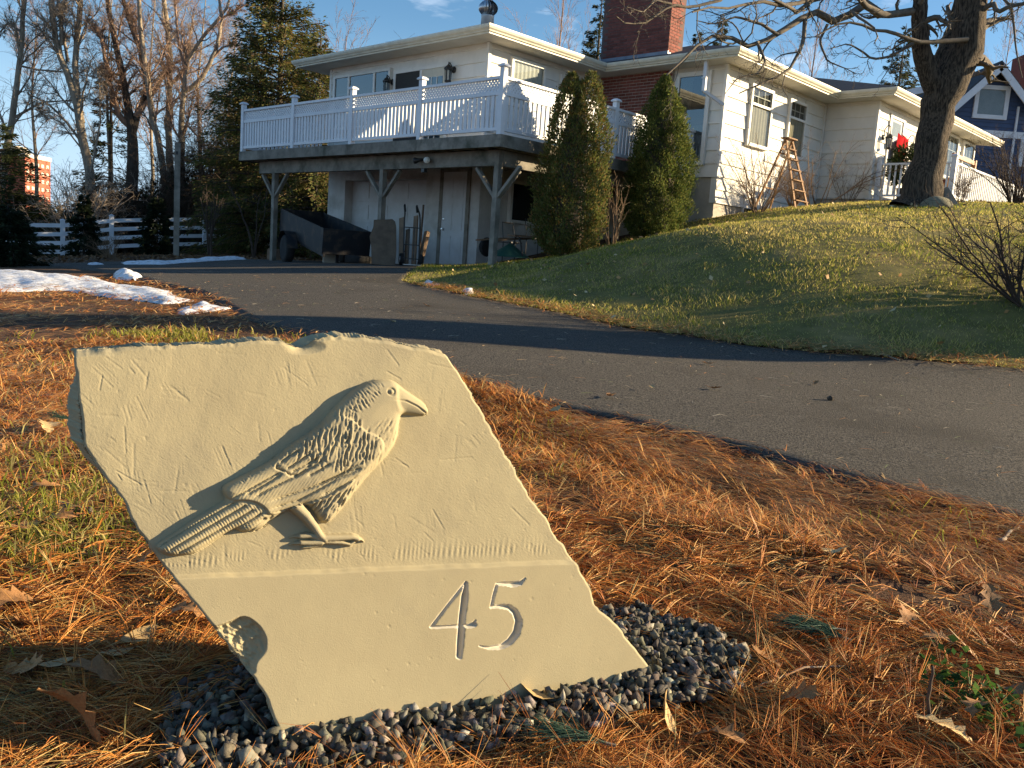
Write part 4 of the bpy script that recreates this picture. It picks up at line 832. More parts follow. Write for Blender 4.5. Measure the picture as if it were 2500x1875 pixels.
def spruce(name, label, base, h, rad, seed, pal, group=None, whorls=26, per=7, dens=46, low=.04, leaf=.11, lean=(0, 0), droop=.25, gaps=.12):
    r = np.random.default_rng(seed); base = np.asarray(base, float); t = thing(name, label, 'tree', base, group)
    top_ = base + np.array([lean[0], lean[1], h]); w = Wood(seed); tp = np.linspace(base - np.array([0, 0, .3]), top_, 12); w.tubes(tp[None], np.linspace(h * .017, .01, 12)[None], 7); w.build('trunk', M['barkdark'], t); w.clear()
    st = []; d = []; L = []
    for k in range(whorls):
        f = low + (1 - low) * (k / whorls) ** .95
        for j in range(per):
            if r.random() < gaps: continue
            a = r.uniform(0, 6.283); f2 = min(f + r.uniform(-.02, .02), .985); prof = (1 - f2) ** .8 * (1 if f2 > .15 else .75 + f2 * 1.6)
            st.append(base + (top_ - base) * f2); d.append((math.cos(a), math.sin(a), .28 * f2 + .05 - droop * (1 - f2) * .5)); L.append(max(rad * prof * r.uniform(.62, 1.18), .12))
    st, d, L = np.array(st), np.array(d), np.array(L); P = w.path(st, d, L, 7, .07, -.03 + .0)
    w.tubes(P, np.linspace(1, .2, 7)[None] * (L * .016 + .006)[:, None], 4); w.build('branches', M['barkdark'], t, kind='stuff')
    nb = len(P); cnt = np.maximum((dens * L / max(rad, .1) * 3.0).astype(int), 16); ib = np.repeat(np.arange(nb), cnt); n = len(ib)
    f = r.uniform(.12, 1.0, n) ** .75 * 5.999; i = f.astype(int); ww = (f - i)[:, None]; pt = P[ib, i] * (1 - ww) + P[ib, i + 1] * ww; T = unit(P[ib, i + 1] - P[ib, i])
    side = unit(np.cross(T, np.array([0, 0, 1.0]))); wd = (1.0 - f / 6.3)[:, None] * (L[ib] * .34)[:, None]
    off = side * r.uniform(-1, 1, (n, 1)) * wd + np.array([0, 0, 1.0]) * r.normal(-.05, .07, (n, 1)) * np.clip(L[ib], .4, 2)[:, None]
    D = T * .9 + side * np.sign((off * side).sum(1, keepdims=True)) * r.uniform(.2, .9, (n, 1)) + np.array([0, 0, 1.0]) * r.uniform(-.75, .15, (n, 1)); sz = leaf * r.uniform(.7, 1.5, n)
    leaves(pt + off, D, sz, .12, r, shade_cols(r, n, pal, .3), 'crown', M['leafy'], t); return t
def shrub(name, label, base, stems, h, spread, seed, mat, group=None, sp=None, r0=.012, cat='shrub', kink=.16, trop=-.02):
    r = np.random.default_rng(seed); base = np.asarray(base, float); t = thing(name, label, cat, base, group); w = Wood(seed)
    a = r.uniform(0, 6.283, stems); e = r.uniform(.1, 1, stems) * spread; st = base + np.c_[np.cos(a) * .12 * spread, np.sin(a) * .12 * spread, np.full(stems, -.03)]
    P = w.path(st, np.c_[np.cos(a) * e, np.sin(a) * e, np.ones(stems)], h * r.uniform(.7, 1.1, stems) * np.sqrt(1 + e * e * .6), 10, kink * .6, trop); Rr = np.linspace(1, .3, 10)[None] * (r0 * r.uniform(.7, 1.2, stems))[:, None]
    w.tubes(P, Rr, 5); w.build('stems', M[mat], t); w.clear()
    for lv in (sp or [dict(k=7, ts=(.25, .98), ang=(.4, 1.0), lr=(.25, .5), rr=.55, m=6, n=3, wob=kink, rmin=.003), dict(k=4, ts=(.2, 1), ang=(.4, 1.0), lr=(.25, .5), rr=.6, m=4, n=3, wob=kink, rmin=.0022)]): P, Rr = w.level(P, Rr, **lv)
    w.build('twigs', M[mat], t); return t, P

# ------------------------------------------------------------------ the maple in front of the porch
DM = 17.0; mb_ = ground_at(2262, 520); mb_ = at(2238, 506, DM); s_px = DM / 2122
trunk = pxpath([(2232, 522), (2240, 500), (2249, 450), (2271, 380), (2284, 316), (2297, 253), (2312, 215), (2335, 170), (2351, 120), (2363, 63), (2368, 0), (2380, -120), (2392, -260)], DM)
leftf = pxpath([(2297, 240), (2275, 190), (2254, 142), (2246, 95), (2243, 47), (2249, 0), (2262, -110), (2256, -260)], DM, DM - .3)
midf = pxpath([(2310, 215), (2300, 175), (2318, 110), (2338, 50), (2352, -10), (2330, -120), (2310, -240)], DM + .15, DM + .6)
stems = [(trunk, [.50, .38, .30, .29, .31, .32, .32, .29, .27, .27, .25, .2, .12], 0), (leftf, [.22, .19, .155, .135, .13, .125, .11, .07], 0), (midf, [.2, .2, .15, .13, .12, .10, .05], 0)]
LP = lambda pts, r0, r1, a=0, b=0: (pxpath(pts, DM + a, DM + b), r0, r1)
limbs = [LP([(2243, 30), (2234, 27), (2190, 34), (2150, 36), (2115, 15), (2095, -8), (2060, -40), (2000, -70)], .085, .03, 0, -1.2),
    LP([(2150, 36), (2120, 5), (2100, 12), (2072, 43), (2025, 55), (2005, 35), (1984, 24), (1966, 43), (1935, 51), (1915, 75), (1876, 96), (1832, 114), (1813, 112), (1797, 96), (1773, 90), (1750, 88), (1714, 90), (1700, 112), (1668, 139), (1656, 168), (1627, 184)], .085, .012, -.2, -2.2),
    LP([(1966, 43), (1962, 98), (1950, 130), (1927, 169), (1903, 185), (1876, 197), (1836, 214), (1805, 228)], .04, .010, -.9, -1.8),
    LP([(2362, 96), (2298, 101), (2248, 104), (2209, 92), (2174, 76), (2139, 76), (2085, 53), (2040, 60), (1990, 90)], .05, .012, -.3, -1.2),
    LP([(2240, 100), (2174, 138), (2128, 145), (2103, 124), (2071, 106), (2030, 118)], .035, .008, -.2, -.9),
    LP([(2375, 60), (2390, 39), (2404, 18), (2425, 7), (2433, 32), (2468, 14), (2510, 7), (2580, -10)], .06, .02, 0, -.8),
    LP([(2430, -30), (2471, 21), (2478, 92), (2482, 131), (2496, 191)], .03, .008, -.4, -.8),
    LP([(2243, 0), (2190, -50), (2100, -60), (2010, -20), (1960, 5), (1900, 15), (1850, 0), (1790, 22), (1740, 15), (1690, 30)], .07, .012, 0, -2.5),
    LP([(2060, -20), (1985, 0), (1945, 30), (1930, 20), (1880, -5), (1820, -30), (1750, -10)], .05, .010, -.6, -2.0),
    LP([(2020, 60), (2000, 100), (2020, 150), (2060, 165), (2090, 180)], .028, .007, -.6, -.8),
    LP([(1900, 85), (1860, 60), (1800, 40), (1740, 60), (1700, 50)], .03, .007, -1.4, -2.0),
    LP([(1850, 108), (1870, 150), (1850, 180), (1800, 190), (1770, 230)], .026, .006, -1.6, -2.1),
    LP([(1820, -60), (1760, 0), (1680, 20), (1640, 10), (1580, 55), (1530, 60), (1505, 40)], .035, .007, -2, -3.2),
    LP([(1640, 10), (1600, 0), (1570, 30), (1540, 20)], .02, .006, -2.6, -3.2),
    LP([(2380, -60), (2440, -60), (2500, -40), (2540, 60)], .08, .03, 0, .6), LP([(2370, -100), (2300, -200), (2150, -260)], .1, .04, .3, 2), LP([(2250, -100), (2150, -200), (2000, -260)], .09, .03, -.3, -1.5)]
sp_m = [dict(k=8, ts=(.15, 1), ang=(.5, 1.25), lr=(.16, .36), rr=.5, m=8, n=4, wob=.30, trop=-.03, rmin=.006), dict(k=6, ts=(.15, 1), ang=(.5, 1.2), lr=(.28, .55), rr=.55, m=6, n=3, wob=.30, trop=-.02, rmin=.0042), dict(k=3, ts=(.3, 1), ang=(.4, 1.1), lr=(.25, .5), rr=.6, m=4, n=3, wob=.25, rmin=.0034)]
bare_tree('maple_tree', 'large bare maple with a thick forked trunk standing before the front porch', stems, limbs, sp_m, ('barkmaple', 'twig'), 21, base=mb_, nside=16)

# ------------------------------------------------------------------ bare trees beyond the white fence
sp_l = [dict(k=15, ts=(.12, 1), ang=(.35, .95), lr=(.18, .42), rr=.38, m=8, n=4, wob=.17, up=.25, trop=.02, rmin=.010), dict(k=14, ts=(.1, 1), ang=(.3, .95), lr=(.26, .6), rr=.5, m=6, n=3, wob=.2, rmin=.0075), dict(k=10, ts=(.15, 1), ang=(.3, 1.0), lr=(.3, .6), rr=.6, m=4, n=3, wob=.22, trop=-.03, rmin=.0058)]
GB = 'bare trees behind the white fence'
D_ = 42.0
def LT(label, st, lm, seed, mats=('barkpale', 'twigpale'), sp=None):
    S = [(pxpath(p, D_ + a, D_ + a + b), [q * D_ / 4244 for q in r], 0) for p, r, a, b in st]; Lm = [(pxpath(p, D_ + a, D_ + b), r0 * D_ / 4244, r1 * D_ / 4244) for p, r0, r1, a, b in lm]
    return bare_tree('bare_tree', label, S, Lm, sp or sp_l, mats, seed, GB)
LT('slim pale bare tree at the far left edge', [([(-8, 560), (0, 490), (15, 380), (30, 290), (45, 180), (55, 80), (60, 0), (70, -120)], [20, 19, 17, 15, 13, 11, 10, 6], 0, 0)], [([(30, 290), (100, 250), (160, 246), (221, 244)], 7, 2, 0, 1), ([(55, 80), (20, 55), (-10, 90)], 6, 3, 0, 0), ([(48, 160), (90, 170), (150, 175), (240, 190)], 5, 2, 0, 1)], 31)
LT('pale double stemmed bare tree beside the dark fir in front of the fence', [([(228, 580), (226, 500), (215, 400), (200, 330), (190, 260), (165, 190), (145, 130), (130, 70), (125, 0), (120, -110)], [25, 24, 22, 21, 19, 15, 14, 13, 12, 7], 0, 0), ([(200, 300), (190, 240), (183, 165), (190, 80), (197, 0), (203, -110)], [15, 15, 14, 13, 11, 6], 0, .4)],
   [([(150, 110), (148, 50), (143, 0), (140, -60)], 9, 5, 0, 0), ([(165, 150), (150, 60), (140, 0)], 8, 5, .3, .5), ([(212, 380), (150, 300), (70, 260)], 5, 1.5, 0, -1), ([(222, 420), (245, 300), (243, 200), (232, 150)], 6, 2, -.4, -.6)], 32)
LT('dark bare tree with a wide crooked fork', [([(318, 580), (320, 480), (325, 380), (322, 320), (310, 250), (295, 170), (284, 120), (272, 60), (262, 0), (255, -100)], [34, 32, 29, 26, 19, 17, 14, 12, 10, 6], 1, 0), ([(322, 330), (330, 295), (350, 255), (362, 205), (345, 130), (318, 60), (300, 0), (290, -80)], [19, 17, 15, 12, 11, 10, 9, 5], 1, 1)],
   [([(318, 310), (290, 285), (285, 260), (260, 170), (250, 100), (235, 60)], 15, 6, 1, 0), ([(330, 285), (375, 230), (408, 165), (470, 130)], 13, 4, 1, 2), ([(262, 120), (240, 80), (215, 50)], 10, 5, 1, 1)], 33, ('barkdark', 'twigred'))
LT('pale reddish bare trunk just left of the wooden pole', [([(410, 560), (400, 420), (389, 348), (373, 297), (361, 206), (351, 133), (342, 47), (339, 0), (336, -100)], [19, 18, 15, 14, 13, 12, 10, 9, 5], 0, 0)], [([(389, 350), (430, 380), (470, 390)], 5, 2, -.5, -1), ([(351, 133), (330, 80), (318, 20)], 8, 4, 0, .5)], 34, ('barkpale', 'twigred'))
LT('straight greyish bare tree directly behind the wooden pole', [([(420, 580), (416, 450), (411, 310), (415, 221), (415, 142), (408, 63), (399, 0), (392, -100)], [20, 19, 17, 15, 13, 12, 11, 6], 1.5, 0)], [([(418, 205), (450, 170), (460, 120), (470, 40)], 8, 3, 1.5, 2), ([(410, 160), (385, 190), (340, 230)], 7, 3, 1.5, 1)], 35)
LT('spreading bare tree nearest the deck with a forked crown', [([(448, 580), (444, 450), (443, 285), (452, 206), (449, 158), (470, 130), (494, 89), (538, 44), (560, 10), (575, -60)], [19, 18, 17, 16, 13, 10, 9, 8, 6, 3], -.5, 0), ([(452, 222), (459, 221), (494, 190), (525, 127), (536, 90), (541, 47), (535, 0), (530, -70)], [12, 12, 11, 9, 8, 7, 5, 3], -.5, 0)],
   [([(449, 158), (435, 100), (430, 40), (425, -30)], 8, 4, -.5, 0), ([(520, 140), (545, 115), (575, 105)], 7, 3, -.5, -.5), ([(538, 46), (570, 30), (610, 5)], 6, 2, -.5, -.5), ([(452, 300), (480, 330), (520, 400)], 5, 2, -1, -2)], 36, ('barkpale', 'twigred'))
for k, (px, d, py, lb) in enumerate(((85, 46, 20, 'thin bare sapling tree between the far left trunk and the double stemmed one'), (262, 47, -40, 'slender bare tree between the double stem and the dark forked trunk'), (480, 45, -10, 'slim bare tree right of the spreading one'), (555, 46, 60, 'low bare tree against the shaggy conifer'), (365, 50, -60, 'faint bare tree behind the reddish trunk'))):
    p = at(px, 600, d); b = np.array([p[0], p[1], g1(p[0], p[1])]); h = at(px, py, d)[2] - b[2]; q = np.array([b, b + [.15, 0, h * .3], b + [-.1, 0, h * .65], b + [.25, 0, h]]); bare_tree('bare_tree', lb, [(q, .13, .02)], [], sp_l, ('barkpale', 'twigpale' if k % 2 else 'twigred'), 170 + k, GB)
# conifers
def gpt(px, d): p = at(px, 600, d); return np.array([p[0], p[1], g1(p[0], p[1])])
def hpx(base, py, px): d = base[1]; return at(px, py, d)[2] - base[2]
P1 = [(.10, .12, .03), (.14, .14, .04), (.07, .09, .026), (.18, .15, .05), (.20, .13, .06)]
b = gpt(672, 35); spruce('spruce_tree', 'tall sunlit spruce rising behind the left end of the deck', b, hpx(b, -190, 700), 4.1, 41, P1, 'spruces', whorls=46, per=10, dens=120, leaf=.16, gaps=.12)
b = gpt(765, 33); spruce('spruce_tree', 'spruce crown filling the gap between deck posts and garage', b, hpx(b, 60, 760), 2.6, 42, P1, 'spruces', whorls=26, per=8, dens=80, leaf=.15)
b = gpt(270, 47); spruce('spruce_tree', 'ragged dark spruce behind the bare trees', b, hpx(b, 80, 268), 2.3, 43, [(.03, .045, .018), (.045, .06, .02), (.06, .055, .03)], 'spruces', whorls=24, per=6, dens=55, leaf=.2, gaps=.35)
b = gpt(0, 36); spruce('spruce_tree', 'broad low conifer at the left edge in front of the brick tower', b, hpx(b, 290, -5), 3.2, 44, [(.05, .07, .02), (.075, .08, .028), (.04, .05, .02)], 'spruces', whorls=22, per=9, dens=70, leaf=.16)
b = gpt(600, 39); spruce('spruce_tree', 'shaggy conifer half hidden in the thicket left of the tall spruce', b, hpx(b, 60, 600), 2.6, 45, P1, 'spruces', whorls=32, per=8, dens=80, leaf=.15, gaps=.2)
for k, (px, d, py, rr, lb) in enumerate(((1422, 46, -60, 2.3, 'dark spruce behind the roof just left of the chimney'), (1712, 44, 28, 1.6, 'small spruce top just right of the chimney'), (2145, 46, 52, 3.0, 'wide spruce behind the roof beside the maple trunk'), (2228, 50, 80, 2.2, 'slim spruce glimpsed through the fork of the maple'), (1655, 46, 70, 1.3, 'tiny spruce tip low against the chimney side'))):
    b = gpt(px, d); spruce('spruce_tree', lb, b, hpx(b, py, px), rr, 50 + k, [(.045, .06, .022), (.065, .07, .028), (.035, .045, .018), (.09, .08, .045)], 'spruces', whorls=26, per=8, dens=70, leaf=.17, low=.2, gaps=.2)
for k, (px, d, py, rr, lb) in enumerate(((205, 31.5, 470, .85, 'small dark fir before the fence, the left one'), (383, 31.5, 478, .85, 'small dark fir before the fence beside the wooden pole'), (20, 19, 500, 1.15, 'dark bushy fir at the left edge beside the snow'))):
    b = gpt(px, d); spruce('fir_shrub', lb, b, hpx(b, py, px), rr, 60 + k, [(.022, .034, .016), (.03, .045, .02), (.016, .024, .012)], 'small firs', whorls=14, per=8, dens=70, leaf=.12, low=.02, gaps=.1)
# pale bare trees behind the house
sp_b = [dict(k=16, ts=(.1, 1), ang=(.2, .55), lr=(.35, .6), rr=.4, m=7, n=3, wob=.10, up=.2, rmin=.011), dict(k=10, ts=(.1, 1), ang=(.25, .6), lr=(.3, .5), rr=.5, m=5, n=3, wob=.14, rmin=.008), dict(k=4, ts=(.2, 1), ang=(.3, .7), lr=(.3, .5), rr=.6, m=3, n=3, wob=.14, rmin=.0065)]
for k, (px, d, py, lb) in enumerate(((1320, 50, -30, 'pinkish bare tree behind the roof left of the chimney'), (1925, 52, 60, 'faint bare tree behind the middle roof'), (2385, 75, 60, 'bare tree behind the blue house gable'), (2470, 80, 75, 'bare tree behind the blue house chimney'), (812, 48, 85, 'rusty leaf tipped tree top just left of the house eave'))):
    b = gpt(px, d); h = hpx(b, py, px); tp = b + np.array([.3, 0, h]); bare_tree('bare_tree', lb, [(np.linspace(b, tp, 6), .13, .02)], [], sp_b, ('twigred', 'twigred'), 70 + k, 'bare trees behind the houses')

# thicket: brambles and saplings along the far side of the fence
r = np.random.default_rng(80); w = Wood(80); n = 900; xx = r.uniform(-20, -6.0, n); yy = np.interp(xx, [-21, -7], [36.5, 40]) + r.uniform(.8, 7, n); zz_ = gz(xx, yy)
hh = r.uniform(1.5, 4.6, n) * np.interp(xx, [-20, -18, -16, -14, -12, -6], [.75, .85, 1.1, 1.5, 1.9, 2.0]); st = np.c_[xx, yy, zz_]; P = w.path(st, np.c_[r.normal(0, .35, n), r.normal(0, .3, n), np.ones(n)], hh, 8, .13, -.01); Rr = np.linspace(.024, .006, 8)[None] * r.uniform(.6, 1.5, (n, 1)); w.tubes(P, Rr, 4)
for lv in [dict(k=9, ts=(.15, 1), ang=(.4, 1.2), lr=(.25, .55), rr=.55, m=6, n=3, wob=.25, rmin=.009), dict(k=7, ts=(.1, 1), ang=(.4, 1.2), lr=(.3, .6), rr=.6, m=4, n=3, wob=.25, trop=-.04, rmin=.0065)]: P, Rr = w.level(P, Rr, **lv)
w.build('thicket', pm('bramble_twigs', (.10, .07, .046), (.06, .043, .03), 2, .9), kind='stuff')
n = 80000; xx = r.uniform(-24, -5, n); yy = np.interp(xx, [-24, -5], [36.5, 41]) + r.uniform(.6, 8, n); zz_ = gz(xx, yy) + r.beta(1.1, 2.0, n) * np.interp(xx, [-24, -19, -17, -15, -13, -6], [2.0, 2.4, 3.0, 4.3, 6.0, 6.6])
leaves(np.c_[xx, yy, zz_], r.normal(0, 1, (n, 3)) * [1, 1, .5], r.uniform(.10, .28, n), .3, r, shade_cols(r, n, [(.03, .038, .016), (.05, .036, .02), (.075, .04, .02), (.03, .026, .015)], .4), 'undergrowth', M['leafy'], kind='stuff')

# ------------------------------------------------------------------ the two cedars beside the deck
def cedar(label, base, h, rad, seed, pal, tops, n=64000):
    r = np.random.default_rng(seed); base = np.asarray(base, float); t = thing('cedar_tree', label, 'tree', base, 'columnar cedars beside the deck')
    core = MB(); core.lathe([(rad * .25, 0), (rad * .50, h * .12), (rad * .55, h * .35), (rad * .42, h * .65), (rad * .15, h * .86), (.02, h * .92)], 12, base); core.build('trunk', M['barkdark'], t)  # dark core filling the crown, inner shade put into its colour; no real stem
    P = []; Dd = []
    for dx, dy, ht, wt in tops:
        m = int(n * wt); f = r.beta(1.0, 1.25, m); prof = np.interp(f, [0, .06, .2, .4, .6, .8, .93, 1], [.55, .85, 1, .97, .82, .52, .26, .05]); a = r.uniform(0, 6.283, m)
        lob = 1 + .13 * np.sin(3 * a + 7 * f + seed) + .13 * np.sin(5 * a - 16 * f + 2 * seed) + .10 * np.sin(9 * a + 31 * f)
        rr = rad * prof * lob * (1 - np.abs(r.normal(0, .13, m)) - .0) ; rr *= r.uniform(.9, 1.09, m); rr += np.abs(r.normal(0, .025, m)) * (r.random(m) < .3)
        P.append(base + np.c_[dx * f ** .7 + np.cos(a) * rr, dy * f ** .7 + np.sin(a) * rr, f * ht]); Dd.append(np.c_[np.cos(a) * .55, np.sin(a) * .55, r.uniform(.2, 1.2, m)] + r.normal(0, .3, (m, 3)))
    P = np.concatenate(P); Dd = np.concatenate(Dd); m = len(P); clump = np.sin(P[:, 0] * 9 + 2 * np.sin(P[:, 2] * 6)) * np.sin(P[:, 1] * 8 + P[:, 2] * 7); k = r.random(m) < np.clip(.72 + .5 * clump, .15, 1); P, Dd = P[k], Dd[k]; m = len(P)
    leaves(P, Dd, r.uniform(.03, .075, m), .2, r, shade_cols(r, m, pal, .35), 'crown', M['leafy'], t); return t
PC = [(.15, .17, .04), (.10, .13, .032), (.19, .19, .05), (.075, .10, .026), (.25, .15, .05), (.19, .175, .07)]
pc = at(1385, 600, 16.9); pc[2] = g1(pc[0], pc[1]); h1 = hpx(pc, 172, 1400)
cedar('fuller cedar with a twin tip hiding the corner of the side deck', pc, h1, .58, 3, PC, [(-.16, 0, h1 * .985, .5), (.22, .05, h1, .5)])
pc = at(1595, 560, 19.2); pc[2] = g1(pc[0], pc[1]); h2 = hpx(pc, 183, 1590)
cedar('pointed cedar in front of the tall window', pc, h2, .66, 5, PC[:4] + [(.08, .12, .03)], [(-.02, 0, h2, .7), (.14, .05, h2 * .93, .3)])

# ------------------------------------------------------------------ shrubs along the house and by the lawn
def gp(px, py): return ground_at(px, py)
b = W(-1.7, 6.75, 0); b[2] = g1(b[0], b[1]); shrub('bare_shrub', 'bare many-stemmed shrub against the sunlit corner wall', b, 26, 1.75, .75, 91, 'shrubtwig', 'bare shrubs along the house')
b = W(-1.55, 8.7, 0); b[2] = g1(b[0], b[1]); shrub('bare_shrub', 'low dense reddish shrub at the foot of the ladder', b, 46, .85, .5, 92, 'shrubtwig', 'bare shrubs along the house', r0=.008)
b = W(-1.6, 9.9, 0); b[2] = g1(b[0], b[1]); t_, tips = shrub('bare_shrub', 'shrub with long arching branches right of the ladder', b, 9, 1.7, 1.3, 93, 'shrubtwig', 'bare shrubs along the house', r0=.018, kink=.12, trop=-.05)
b = W(-1.75, 11.4, 0); b[2] = g1(b[0], b[1]); shrub('bare_shrub', 'thin twiggy shrub before the shaded end wall', b, 16, 1.25, .7, 94, 'shrubtwig', 'bare shrubs along the house', r0=.008)
b = at(1496, 580, 17.9); b[2] = g1(b[0], b[1]); shrub('bare_shrub', 'sparse bare bush growing between the two cedars', b, 9, 1.35, .45, 95, 'shrubtwig', 'bare shrubs along the house', r0=.014, sp=[dict(k=4, ts=(.3, .98), ang=(.4, .9), lr=(.25, .5), rr=.6, m=6, n=3, wob=.15, rmin=.005)])
b = at(2475, 520, 18.5); b[2] = g1(b[0], b[1]); shrub('bare_shrub', 'dense dark red shrub at the right edge below the blue house', b, 44, 1.35, .7, 96, 'shrubdark', r0=.012)
b = at(2545, 672, 8.8); b[2] = g1(b[0], b[1]); shrub('bare_shrub', 'dark spreading shrub reaching in from the right over the lawn', b, 34, 1.15, 1.25, 97, 'shrubdark', r0=.016, kink=.2, trop=-.03, sp=[dict(k=9, ts=(.2, .98), ang=(.4, 1.1), lr=(.25, .55), rr=.55, m=7, n=4, wob=.2, rmin=.0035), dict(k=5, ts=(.2, 1), ang=(.4, 1.1), lr=(.25, .5), rr=.6, m=5, n=3, wob=.2, rmin=.0022)])
for px, d, h, sd, lb in ((508, 29, 2.6, 98, 'leaning dark sapling in front of the fence, the taller one'), (520, 28.5, 2.2, 99, 'slim sapling rising just right of the leaning one'), (622, 28, 2.2, 100, 'thin sapling in front of the last fence post')):
    b = gpt(px, d); shrub('sapling', lb, b, 3, h, .22, sd, 'shrubdark', 'saplings by the fence', r0=.035, cat='sapling', sp=[dict(k=6, ts=(.4, .98), ang=(.4, .9), lr=(.2, .5), rr=.5, m=6, n=3, wob=.15, rmin=.008), dict(k=4, ts=(.3, 1), ang=(.4, .9), lr=(.3, .5), rr=.6, m=4, n=3, wob=.15, rmin=.005)])
b = gpt(270, 24.5); shrub('dead_bush', 'small rusty dead bush at the edge of the drive', b, 22, .75, .8, 101, 'shrubtwig', r0=.01)
b = gpt(60, 33.5); shrub('bare_shrub', 'pale tangled bare shrub behind the left end of the fence', np.array([b[0] + .8, b[1] + 2.5, b[2]]), 22, 3.6, .75, 102, 'twigpale', r0=.03, sp=[dict(k=9, ts=(.2, .98), ang=(.4, 1.1), lr=(.25, .55), rr=.5, m=7, n=3, wob=.2, trop=-.04, rmin=.010), dict(k=6, ts=(.2, 1), ang=(.4, 1.1), lr=(.3, .5), rr=.6, m=5, n=3, wob=.2, rmin=.007)])
# ------------------------------------------------------------------ fence, pole and far buildings
fL, fR = at(0, 600, 32.6), at(760, 600, 39.5)
fpx = [(20, 560), (153, 540), (272, 537), (390, 535), (499, 533), (613, 531), (722, 528)]
fdir = (fR - fL)[:2] / np.hypot(*(fR - fL)[:2]); fp = []
for x, _ in fpx:
    d = ray(x, 600); n2 = np.array([-fdir[1], fdir[0]]); t = (fL[:2] @ n2) / (np.array([d[0], 1.0]) @ n2); fp.append(np.array([d[0] * t, t, 0]))
fz = [-.42, -.30, .02, .22, .36, .50, .56]
for p, z in zip(fp, fz): p[2] = z
fence = thing('ranch_fence', 'white four-rail fence along the dark trees at the back of the drive', 'fence', fp[2])
for p in fp: mb = MB(); mb.cbox(p + np.array([0, 0, .60]), (.15, .15, 1.62), math.atan2(fdir[1], fdir[0])); mb.lathe([(.12, 0), (.12, .02), (.02, .07), (.001, .071)], 4, p + np.array([0, 0, 1.41])); mb.build('post', M['vinyl'], fence)
for a, b in zip(fp[:-1], fp[1:]):
    for k in range(4): z = .22 + .335 * k; mb = MB(); mb.bar(a + np.array([0, 0, z]), b + np.array([0, 0, z]), .05, .15); mb.build('rail', M['vinyl'], fence)
pb = at(430, 622, 27); pb[2] = g1(pb[0], pb[1]) - .1; pt = at(431, 349, 27)[2]
pole = thing('wooden_pole', 'square grey wooden pole standing alone in front of the fence', 'pole', pb)
mb = MB(); c_, s_n = math.cos(.35), math.sin(.35); mb.cbox((pb[0], pb[1], (pb[2] + pt) / 2), (.165, .165, pt - pb[2]), .35); mb.build('shaft', M['cedarwood'], pole)
mb = MB(); mb.cbox((pb[0] + .02, pb[1] - .10, pt - .30), (.07, .05, .09), .35); mb.build('bracket', M['black'], pole)
# brick tower far away
tw = thing('brick_tower', 'distant red brick apartment tower showing between the trees', 'tower', (at(60, 500, 300)[0], 300, 0))
ta, tb = at(-60, 400, 300), at(61, 400, 300); ztop = at(90, 385, 300)[2]; dx = tb - ta; dx[2] = 0; L_t = np.linalg.norm(dx); tx = dx / L_t; ty = np.array([-tx[1], tx[0], 0])
o = np.array([ta[0], ta[1], 0]); mb = MB(); mb.box(o, tx * L_t, ty * 16, np.array([0, 0, ztop])); mb.build('wall', M['towerbrick'], tw)
mb = MB(); mb.box(o - tx * .3 - ty * .3 + np.array([0, 0, ztop]), tx * (L_t + .6), ty * 16.6, np.array([0, 0, 1.4])); mb.build('parapet', M['towercap'], tw)
mb = MB(); mb.box(o + tx * L_t * .55 + ty * 3 + np.array([0, 0, ztop + 1.4]), tx * 3, ty * 7, np.array([0, 0, 2.4])); mb.build('penthouse', M['towercap'], tw)
wm = None
for i in range(5):
    for k in range(8):
        p = o + tx * L_t + ty * (1.6 + 3.1 * i) + np.array([0, 0, ztop - 2.6 - 2.7 * k])
        if wm is None: mb = MB(); mb.box(p - ty * .8 - tx * .02, ty * 1.6, tx * .10, np.array([0, 0, 1.2])); w0 = mb.build('window', M['towercap'], tw); me = w0.data; me.transform(Matrix.Translation(-Vector(p - root_loc(tw)))); w0.location = Vector(p - root_loc(tw)); wm = me
        else: linked(wm, 'window', tw, p)
# blue house
DB = 36.0
def bp(px, py, dd=0): return at(px, py, DB + dd)
ap = bp(2430, 170); bh = thing('blue_house', 'navy blue gabled house with white trim behind the right end of the bungalow', 'house', (ap[0], DB, 3))
w_l, w_r = bp(2225, 400), bp(2660, 400); xl = bp(2325, 255)[0]; xr = 2 * ap[0] - xl; x_end = xr + 1.0
roll_y = DB
zsh = bp(2325, 262)[2]
# front wall follows the house axis slightly turned away from the viewer
V = [(xl, DB, 2), (x_end, DB, 2), (x_end, DB, zsh - .6), (ap[0], DB, ap[2] - .15), (xl, DB, zsh)]
mb = MB(); V2 = [(a, b + 7, c) for a, b, c in V]; mb.add(V + V2, [(0, 1, 2, 3, 4), (9, 8, 7, 6, 5)] + [(k, 5 + k, 5 + (k + 1) % 5, (k + 1) % 5) for k in range(5)]); mb.build('wall', M['blue'], bh)
mb = MB(); z = 2.2
while z < ap[2] - .6:
    a = xl + .03 if z < zsh else xl + (z - zsh) / (ap[2] - zsh) * (ap[0] - xl); b = x_end - .02 if z < zsh - .6 else ap[0] + (ap[0] - a) * 1.05
    mb.add([(a, DB - .002, z), (b, DB - .002, z), (b, DB - .028, z + .005), (a, DB - .028, z + .005), (a, DB - .004, z + .17), (b, DB - .004, z + .17)], [(0, 1, 2, 3), (3, 2, 5, 4)]); z += .172
mb.build('siding', M['blue'], bh, kind='stuff')
mb = MB(); mb.hbox(0, .01, 0, .01, 0, .01)
